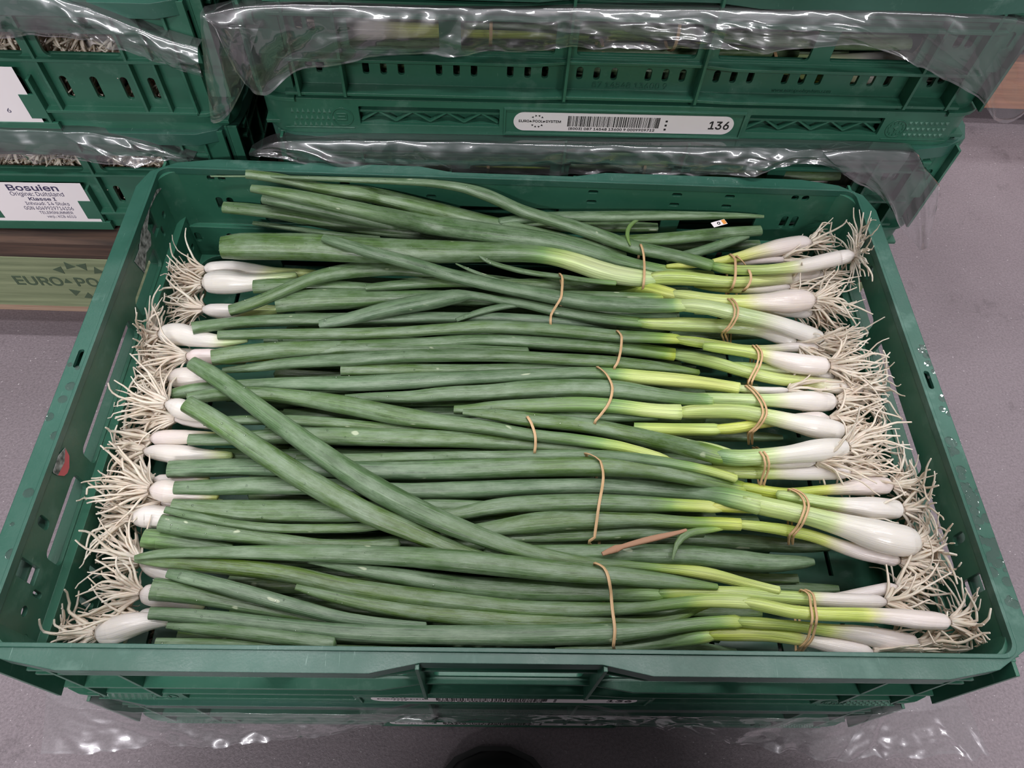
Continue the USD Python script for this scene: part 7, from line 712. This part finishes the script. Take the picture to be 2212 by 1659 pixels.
# marks on the open crate only
def patch(name, pts, m, ax, th):
    a = np.array(pts) - np.array([0, 0, .130]); flat_ = [(q[1], q[2]) for q in a]
    P = prism(flat_, 0, th).rotate([90, 0, 90]).translate([a[0][0], 0, 0]); return obj(name, P, m, front)
tag(patch('paper_residue', RESID, RESIDUE, 0, .0003), 'grey flaking remains of a torn paper label')
STK = [(-.2865, -.0632, .2515), (-.2865, -.0654, .2441), (-.2865, -.0716, .2398), (-.2865, -.0755, .2397), (-.2865, -.0786, .2420), (-.2865, -.0815, .2490), (-.2865, -.0715, .2470)]
tag(patch('torn_sticker', STK, RED, 0, .0003), 'red torn sticker')
tag(patch('paper_residue', [(-.2864, -.0632, .2515), (-.2864, -.0715, .2470), (-.2864, -.0815, .2490), (-.2864, -.0822, .2537), (-.2864, -.0815, .2548), (-.2864, -.0711, .2553)], RESIDUE, 0, .0004), 'grey paper left beside the red sticker')
patch('paper_scrap', [(-.2805, .0305, .2085), (-.2805, .0334, .2055), (-.2805, .0258, .2045), (-.2805, .0228, .2085)], PAPER, 0, .0003)

from shapely.geometry import Point, box as sbox
from shapely.ops import unary_union
def puddle(x0, x1, y0, y1, n, rg, z=.1301):
    g = unary_union([Point(rg.uniform(x0, x1), rg.uniform(y0, y1)).buffer(rg.uniform(.0012, .0034), 5) for _ in range(n)]).intersection(sbox(x0, y0, x1, y1))
    return [trimesh.creation.extrude_polygon(p.simplify(.0002), .0004, engine='earcut') for p in getattr(g, 'geoms', [g]) if p.area > 1e-6], z
wr = np.random.default_rng(4); wp = []
for x0, x1, y0, y1, n in ((.2885, .2995, -.165, -.045, 46), (.2930, .2995, -.045, .03, 14), (-.2995, -.2885, -.14, .02, 10)):
    ms, z = puddle(x0, x1, y0, y1, n, wr)
    for m in ms: m.apply_translation([0, 0, z]); wp.append(m)
tag(obj('water_patch', trimesh.util.concatenate(wp), WATER, front), 'wet patches on the rims', kind='stuff')

# ------------------------------------------------------------------ pallets
def pallet(name, label, x0, x1, y0, y1, faces, front_board=True, top=.144):
    t = thing_at(name, label, 'pallet', ((x0 + x1)/2, (y0 + y1)/2, 0))
    nb = 5; span = (y1 - y0)
    for k in range(nb):
        a = y0 + k*span/nb; m = box(x0, x1, a, a + span/nb - (.012 if k else .016), top - .020, top); obj('deck_board', m, WOOD, t)
    for k in range(3):
        a = x0 + k*(x1 - x0 - .1)/2; obj('bearer', box(a, a + .1, y0 + .03, y1 - .03, .100, top - .020), WOOD, t)
        for y in (y0 + .03, (y0 + y1)/2 - .05, y1 - .13): obj('block', box(a, a + .1, y, y + .1, .022, .100), WOOD, t)
    for a in ((y0 + .035,) if front_board else ()) + ((y0 + y1)/2 - .05, y1 - .135): obj('bottom_board', box(x0, x1, a, a + .1, 0, .022), WOODR if a < y0 + .1 else WOOD, t)
    for z0, z1, m in faces: obj('side_board', box(x0, x1, y0 - .001, y0 + .021, z0, z1), m, t)
    return t
PY = .2015
pal = pallet('pallet', 'brown wooden pallet with a green painted side board under the left stack', -.80, .36, PY, 1.00, [(.056, .1300, WOODG)], top=.150)
st = [text_on('EURO', .0125, -.492, PY - .001, .090, .0004, True, .047), text_on('POOL', .0125, -.432, PY - .001, .090, .0004, True, .046)]
st.append(tri_on(-.4385, .0965, .0045, math.pi/2, PY - .001, .0004))
for k in range(12):
    a = k*math.pi/6 + .26
    if abs(math.sin(a)) > .35: st.append(tri_on(-.420 + .026*math.cos(a),  .097 + .024*math.sin(a), .0062, a*2.2, PY - .001, .0004))
tag(obj('stencilled_lettering', trimesh.util.concatenate(st), GREENINK, pal), 'dark green stencilled lettering')
pallet('pallet', 'orange-brown wooden pallet at the far right edge of the photo', .60, 1.45, .625, 1.4, [(.030, .100, WOODO)], False)
tag(obj('carton', union([box(.63, 1.3, .66, 1.3, .1445, .30), box(.625, 1.305, .655, .665, .285, .31)]), PINK), 'pale red carton seen blurred through hanging film at the right edge', 'carton')

# ------------------------------------------------------------------ cards in the holders of the left stack
def card(name, label, cx, y, z0, w, h, rows, tilt):
    t = thing(name, label, 'card', (cx, y, z0), 1.5); t.GetAttribute('xformOp:rotateZ').Set(1.5)
    p = box(-w/2, w/2, -.0003, 0, 0, h); obj('paper', p, PAPER, t)
    pr = [text_on(s, hh, x, -.0003, z, .0001, bold, wd) for s, hh, x, z, bold, wd in rows]
    if pr: obj('printed_text', trimesh.util.concatenate(pr), INK_BLUE, t)
    return t
YL = LY - .300
card('origin_card', 'white card printed Bosuien in the holder of the lowest left crate', LX + .0060, YL + .0022, BOTL + .0090, .101, .0480,
     [('Bosuien', .0066, -.0165, .0388, True, .044), ('Origine: Duitsland', .0046, -.0165, .0325, False, .0465), ('Klasse I', .0036, -.0035, .0270, True, .024), ('Inhoud: 14 Stuks', .0038, -.0085, .0214, False, .0385), ('GGN 4049929714106', .0042, -.0125, .0154, False, .0435), ('TELERSNUMMER', .0032, -.0015, .0104, False, .030), ('verp.: KCB 4010', .0030, .0030, .0056, False, .0260)], 0)
card('origin_card', 'white card cut off by the left photo edge, on the second left crate', LX + .0060, YL + .0022, BOTL + PL + .008, .101, .0520, [('6', .0040, .0265, .0110, False, .003)], 0)

# ------------------------------------------------------------------ bunches in the other crates, seen through slots and film
BM = '/World/bunch_model'; bc = stage.CreateClassPrim(BM); UsdGeom.Xform.Define(stage, BM); bc.SetSpecifier(Sdf.SpecifierClass)
for k, (dy, dz) in enumerate(((-.017, .012), (.0, .010), (.017, .012), (-.009, .029), (.010, .029))):
    z = np.array([0, .002, .012, .03, .06, .11, .2]); x = .245 - z
    w = np.array([.006, .015, .0175, .016, .012, .010, .010]); col = np.array([0, 0, 0, .02, .3, .5, .7])
    P = np.stack([x, dy*(1 - z), dz + 0*x], 1); Q, (r, cc), s = resample(P, [w/2, col], .006)
    V, F, fl, g = tube(Q, r, 1, 12, round_start=True, seed=k*1.7); o_ = obj('spring_onion', (V, F), BULB, bc, True, {'grad': cc[g], 'flow': fl})
    V, F = tufts(P[0], np.array([1.0, 0, 0]), .014, 26, .014, .028, rng, spread=.9, thick=.0014); tag(obj('root_tuft', (V, F), ROOT, o_, True), kind='stuff')
    for j in range(3):
        xx = np.linspace(-.20, .14, 9); P = np.stack([xx, dy + (j - 1)*.008 + .004*np.sin(xx*15 + k + j), dz + .004 + j*.003 + .003*np.sin(xx*11 + 2*j + k)], 1)
        Q, (r,), s = resample(P, [np.full(9, .0055)], .02); V, F, fl, g = tube(Q, r, .8, 10, hollow=True, seed=k + j*3.1); obj('leaf', (V, F), PLANT, o_, True, {'grad': np.ones(len(g)), 'flow': fl})
for x in (.12, -.02):
    a = np.linspace(0, 2*np.pi, 28, endpoint=False); V, F = ribbon(np.stack([np.full(28, x), .031*np.cos(a), .021 + .023*np.sin(a)], 1), .0012, .0005); obj('rubber_band', (V, F), RUBBER, bc, True)
def contents(px, py, rot, z, spots, label, grp):
    for (x, y, dz, turn) in spots: copy(BM, 'spring_onion_bunch', label, 'spring onions', local(px, py, rot, x, y, z + dz), rot + turn, grp)
contents(AX, AY, AR, BOT + .130, [(0, -.150, .012, 0), (.01, -.150, .062, 180), (0, -.085, .012, 180), (0, -.085, .060, 0)], 'spring onions lying in the crate with the barcode label, seen through its slots', 'spring onions in the middle crate of the right rear stack')
contents(AX, AY, AR, BOT, [(0, -.150, .012, 0), (.01, -.150, .062, 180)], 'spring onions in the crate behind the back rim of the open crate, under film', 'spring onions in the lowest crate of the right rear stack')
for k, zz in ((0, BOTL), (1, BOTL + PL)):
    contents(LX, LY, 91.5, zz, [(-.019, y, .004 + .036*h + .004*((i + h) % 2), 180) for i, y in enumerate((-.135, -.08, -.027, .027, .08)) for h in (0, 1)], ('roots of spring onions seen in the slots of the crate with the origin card', 'roots of spring onions seen in the slots of the second left crate')[k], ('spring onions in the lowest left crate', 'spring onions in the second left crate')[k])
contents(0, 0, 0, 0, [(.01, -.150, .012, 0), (-.01, -.150, .062, 180)], 'spring onions in the floor crate below the open crate, behind hanging film', 'spring onions in the floor crate')

# ------------------------------------------------------------------ clear film
def curve(pts, n):
    P = np.array(pts, float); d = np.r_[0, np.cumsum(np.linalg.norm(np.diff(P, axis=0), axis=1))]; q = np.linspace(0, d[-1], n)
    return np.stack([PchipInterpolator(d, P[:, i])(q) for i in range(3)], 1)
def film_sheet(top, hem, nu, nv, bulge, wr, seed, folds=(), tuck=(0, .012, -.002)):
    A, B = curve(top, nu), curve(hem, nu); v = np.linspace(0, 1, nv)[:, None, None]
    G = A*(1 - v) + B*v
    L = np.linalg.norm(B - A, axis=1)[None, :]
    vv, uu = np.linspace(0, 1, nv)[:, None], np.linspace(0, 1, nu)[None, :]
    p = np.stack(np.broadcast_arrays(uu*np.linalg.norm(A[-1]-A[0])*38 + seed, vv*2.2 + seed, 0*uu + seed), -1).reshape(-1, 3)
    n1 = (1 - 2*np.abs(meshkit.fbm(p).reshape(nv, nu) - .5))*1.3; n2 = meshkit.fbm(p*np.array([2.7, 1.3, 1]) + 7).reshape(nv, nu)
    out = bulge*np.sin(np.pi*vv**.7)*np.minimum(1, L/.03) + wr*(n1 - n1.mean())*(.25 + vv) + .5*wr*(n2 - n2.mean())*(.3 + vv)
    for u_, v0, v1, wd, am in folds:
        c = u_ + (v1 - v0)*(vv - .5); out = out + am*np.exp(-((uu - c)/wd)**2)*(.2 + vv)
    G[..., 1] -= out; G[..., 2] += .35*wr*(n2 - n2.mean())*vv
    G = np.concatenate([A[None] + np.array(tuck), G], 0); nv += 1
    V = G.reshape(-1, 3); F = []
    for i in range(nv - 1):
        for j in range(nu - 1):
            a = i*nu + j; F.append((a, a + nu, a + nu + 1, a + 1))
    nh = max(2, nv//12); H = G[-nh:].copy(); H[..., 1] -= .0006; o = len(V); V = np.vstack([V, H.reshape(-1, 3)])      # the doubled hem
    for i in range(nh - 1):
        for j in range(nu - 1):
            a = o + i*nu + j; F.append((a, a + nu, a + nu + 1, a + 1))
    return V, np.array(F)
def film(name, label, parts):
    A = np.vstack([m[0] for nm, m in parts]); t = thing_at(name, label, 'film', tuple(round(float(q), 4) for q in (A[:, 0].mean(), A[:, 1].mean(), A[:, 2].min())))
    for nm, m in parts: obj(nm, m, FILM, t, True)
    return t
film('film_sheet', 'clear film hanging over the crate with the readable label, below the top crate', [
    ('film', film_sheet(FA[0], FA[1], 150, 26, .004, .0055, 3.1, [(.05, -.02, .05, .02, .004), (.30, .02, .0, .012, .005), (.62, .01, -.02, .015, .005), (.74, -.02, .03, .02, .005), (.87, .0, .05, .02, .006), (.94, .0, .06, .015, -.005)])),
    ('film', film_sheet(FAT[0], FAT[1], 30, 26, .003, .003, 5.3, [(.3, .0, .1, .12, .004), (.7, .0, .0, .1, -.003)]))])
film('film_sheet', 'clear film draped between the barcode crate and the back rim of the open crate', [
    ('film', film_sheet(FB[0], FB[1], 150, 20, .004, .0045, 8.2, [(.12, -.1, .12, .03, .004), (.3, .0, .06, .02, .003), (.55, .0, .0, .02, -.004), (.8, .0, -.06, .02, .004)])),
    ('film', film_sheet(FBT[0], FBT[1], 50, 30, .004, .004, 2.7, [(.25, .0, .1, .06, .004), (.5, .0, .1, .05, -.004), (.75, .0, .05, .06, .005)]))])
film('film_sheet', 'clear film stretched across the upper left crate, drawn to a point at its right corner', [('film', film_sheet(FL2[0], FL2[1], 90, 24, .006, .0050, 12.4, [(.2, .0, .1, .06, .006), (.55, .0, .2, .04, .005), (.8, .0, .1, .03, -.003)]))])
film('film_sheet', 'clear film over the crate with the origin card, pleated towards its right end', [('film', film_sheet(FL3[0], FL3[1], 90, 18, .004, .0045, 15.9, [(.3, .0, .1, .04, .004), (.6, .0, .3, .03, .004), (.8, .0, .2, .02, -.003)]))])
film('film_sheet', 'clear film sagging towards the floor below the front rim of the open crate', [
    ('film', film_sheet([(-.3157, -.1896, .1265), (-.29, -.199, .1285), (-.2, -.2012, .1295), (0, -.2008, .1295), (.2, -.2012, .1295), (.2689, -.1975, .1285)],
        [(-0.3162, -0.2238, 0.109), (-0.2926, -0.2228, 0.109), (-0.2653, -0.2212, 0.109), (-0.2157, -0.2191, 0.109), (-0.1441, -0.2138, 0.112), (-0.092, -0.206, 0.112), (-0.0667, -0.2038, 0.118), (0.0041, -0.2038, 0.119), (0.0746, -0.2038, 0.119), (0.1218, -0.2069, 0.11), (0.1916, -0.2201, 0.109), (0.2396, -0.2258, 0.104)], 170, 26, -.001, .0050, 20.3, [(.03, .0, .05, .012, .002), (.10, .0, .08, .02, -.003), (.16, .0, .10, .015, .002), (.35, .0, .0, .02, .002), (.86, .0, -.05, .02, .003), (.92, .0, .05, .015, -.003)])),
    ('film', film_sheet([(.262, -.198, .1285), (.30, -.195, .1275), (.3353, -.1884, .124)], [(0.2396, -0.2258, 0.104), (0.2805, -0.2234, 0.106), (0.3222, -0.2213, 0.108), (0.3514, -0.2212, 0.106)], 60, 26, -.001, .0050, 23.0, [(.2, .0, .1, .04, -.003), (.75, .0, .25, .05, .004), (.9, .0, .1, .03, -.002)]))])

# ------------------------------------------------------------------ small loose things
fs = thing('fruit_sticker', 'tiny white sticker with an orange corner on a leaf near the back wall', 'sticker', (.1735, .1632, STICKZ), 22)
obj('paper', box(-.0065, .0065, -.0028, .0028, 0, .0003), PAPER, fs); obj('printed_mark', union([box(.003, .0062, -.0024, .0024, .0003, .0004)]), plain('sticker_orange', (.75, .30, .06)), fs)
obj('printed_letter', trimesh.creation.annulus(.0008, .0015, .0002, transform=trimesh.transformations.translation_matrix([-.0005, 0, .0004])), INK, fs)
# ------------------------------------------------------------------ the customer who stands at the crate: only a shoe toe is in view
def chain(J):      # J: list of (joint a, radius, joint b, radius); hulls of spheres joined into one skin
    def ball(c, r): return m3.Manifold.sphere(r, 20).translate(list(c))
    return union([m3.Manifold.hull(ball(a, ra) + ball(b, rb)) for a, ra, b, rb in J])
def skin(J, length, it=12):
    m = chain(J).refine_to_length(length).to_mesh(); t = trimesh.Trimesh(m.vert_properties[:, :3], m.tri_verts)
    trimesh.smoothing.filter_taubin(t, iterations=it); return t
CLOTH_D = plain('trousers_dark', (0.012, 0.012, 0.015), 0.9); CLOTH_J = plain('jacket_dark_grey', (0.030, 0.030, 0.034), 0.9); SKIN = plain('skin', (0.52, 0.34, 0.26), 0.5, subsurface_weight=0.1, subsurface_scale=0.01); HAIR = plain('hair_brown', (0.05, 0.03, 0.02), 0.6)
per = thing_at('person', 'person standing at the crate, only a black shoe toe showing at the bottom edge', 'person', (.05, -.45, 0))
LEG = {-1: (-.004, -.44), 1: (.190, -.54)}     # ankle x, y
hands = {-1: (-.075, -.345, .735), 1: (.045, -.345, .735)}
body, trousers, jacket = [], [], []
for s, (ax, ay) in LEG.items():
    hip = (.06 + s*.085, -.56, .90); knee = (ax*.9 - .01, ay - .03, .49); ank = (ax, ay, .09)
    trousers += [(hip, .098, knee, .066), (knee, .066, ank, .056)]
    body += [(knee, .05, ank, .04)]
pel = (.06, -.575, .93); chest = (.05, -.50, 1.24); neck = (.04, -.43, 1.43); head = (.03, -.375, 1.555)
trousers += [((-.025, -.56, .93), .098, (.145, -.56, .93), .098)]
SX = .15
jacket += [((SX - .175, -.57, .95), .105, (SX - .20, -.53, .27), .11), ((SX - .005, -.57, .95), .105, (SX + .03, -.53, .27), .11), ((SX - .20, -.53, .27), .11, (SX + .03, -.53, .27), .11), ((SX - .175, -.57, .95), .10, (SX + .03, -.53, .27), .11), ((SX - .175, -.57, .95), .10, (SX - .19, -.49, 1.26), .115), ((SX - .005, -.57, .95), .10, (SX, -.49, 1.26), .115), ((SX - .19, -.49, 1.26), .115, (SX, -.49, 1.26), .115), ((SX - .175, -.57, .95), .10, (SX, -.49, 1.26), .115), ((SX - .235, -.47, 1.34), .07, (SX + .035, -.47, 1.34), .07), ((.05, -.47, 1.33), .08, neck, .062)]
body += [(chest, .08, neck, .052), (neck, .052, head, .06)]
for s, h in hands.items():
    sho = (.05 + s*.175, -.465, 1.33); elb = (.05 + s*.225, -.47, 1.05); wr = (h[0] + s*.035, h[1] - .03, h[2] + .05)
    jacket += [(sho, .064, elb, .050), (elb, .050, (wr[0]*.8 + elb[0]*.2, wr[1]*.8 + elb[1]*.2, wr[2]*.8 + elb[2]*.2), .038)]
    body += [(elb, .035, wr, .026), (wr, .026, (h[0] + s*.012, h[1], h[2] + .012), .022), ((h[0] + s*.012, h[1], h[2] + .012), .022, (h[0] + s*.010, h[1] + .012, h[2] - .020), .018)]
    for k, L in enumerate((.040, .045, .042, .032)):
        a = np.array([h[0] + s*.012, h[1] + .016 - .004*k, h[2] + .022 - .019*k]); b = a + np.array([-s*.006, .022, -.004])*L/.04; c = b + np.array([-s*.026, .004, -.004])*L/.04
        body += [(a, .0095, b, .0085), (b, .0085, c, .0075)]
    a = np.array([h[0] + s*.004, h[1] - .012, h[2] + .026]); b = a + np.array([-s*.020, -.004, -.006]); c = b + np.array([-s*.016, .004, -.010]); body += [(a, .0105, b, .0095), (b, .0095, c, .0085)]
hd = np.array(head)
body += [(hd + (0, .0, .015), .082, hd + (0, .035, -.035), .058), (hd + (0, -.02, .025), .086, hd + (0, .01, .03), .084), (hd + (0, .088, -.012), .010, hd + (0, .072, .022), .009)]
for s in (-1, 1): body += [(hd + (s*.084, .0, .015), .012, hd + (s*.088, -.008, -.012), .010)]
obj('body', skin(body, .011), SKIN, per, True)
obj('trousers', skin(trousers, .025), CLOTH_D, per, True); obj('coat', skin(jacket, .025), CLOTH_J, per, True)
obj('hair', skin([(hd + (0, -.03, .045), .088, hd + (0, .015, .06), .078), (hd + (0, -.045, .02), .080, hd + (0, -.03, -.02), .070)], .015), HAIR, per, True)
for s in (-1, 1):
    e = trimesh.creation.icosphere(2, .011); e.apply_translation(hd + (s*.031, .078, .016)); obj('eye', e, PAPER, per, True)
mth = trimesh.creation.icosphere(2, .02); mth.apply_scale([1, .3, .25]); mth.apply_translation(hd + (0, .090, -.045)); obj('mouth', mth, plain('lips', (.45, .18, .16), .5), per, True)
sec = []
for y, hw, h in ((0, .012, .018), (-.008, .030, .028), (-.022, .042, .036), (-.05, .050, .046), (-.09, .052, .058), (-.14, .045, .075), (-.19, .038, .095), (-.25, .037, .10), (-.285, .028, .098)):
    sec.append([(hw*math.copysign(abs(math.cos(a))**.7, math.cos(a)), y, .014 + (h - .014)*max(0, math.sin(a))**.8) for a in np.linspace(0, math.pi, 14)])
V = np.array(sec).reshape(-1, 3); F = []
for i in range(8):
    for k in range(13): a = i*14 + k; F += [(a, a+14, a+15), (a, a+15, a+1)]
F += [(0, k, k+1) for k in range(1, 13)] + [(112, 112+k+1, 112+k) for k in range(1, 13)]
F = np.array(F)[:, ::-1]
ol = [(x*1.07, y + (.004 if y > -.03 else 0)) for x, y in [(-.052, -.09), (-.050, -.05), (-.042, -.022), (-.030, -.008), (-.012, 0), (.012, 0), (.030, -.008), (.042, -.022), (.050, -.05), (.052, -.09), (.045, -.14), (.038, -.19), (.037, -.25), (.028, -.288), (-.028, -.288), (-.037, -.25), (-.038, -.19), (-.045, -.14)]]
for sx, sy in ((-.004, -.212), (.190, -.312)):
    o_ = obj('shoe', (V + np.array([sx, sy, 0]), F), BLACK, per, 40); obj('sole', prism(ol, 0, .016).translate([sx, sy, 0]), SOLE, o_, False)
ph = thing_at('phone', 'black phone held in the hands of the person above the crate', 'phone', tuple(CAM))
Rm = np.stack([rt, up, -fwd], 1); slab = trimesh.creation.box([.155, .075, .008]); slab.apply_transform(np.block([[Rm, (CAM - fwd*.016 - up*.022)[:, None]], [np.zeros((1, 3)), np.ones((1, 1))]])); obj('phone_body', slab, BLACK, ph)
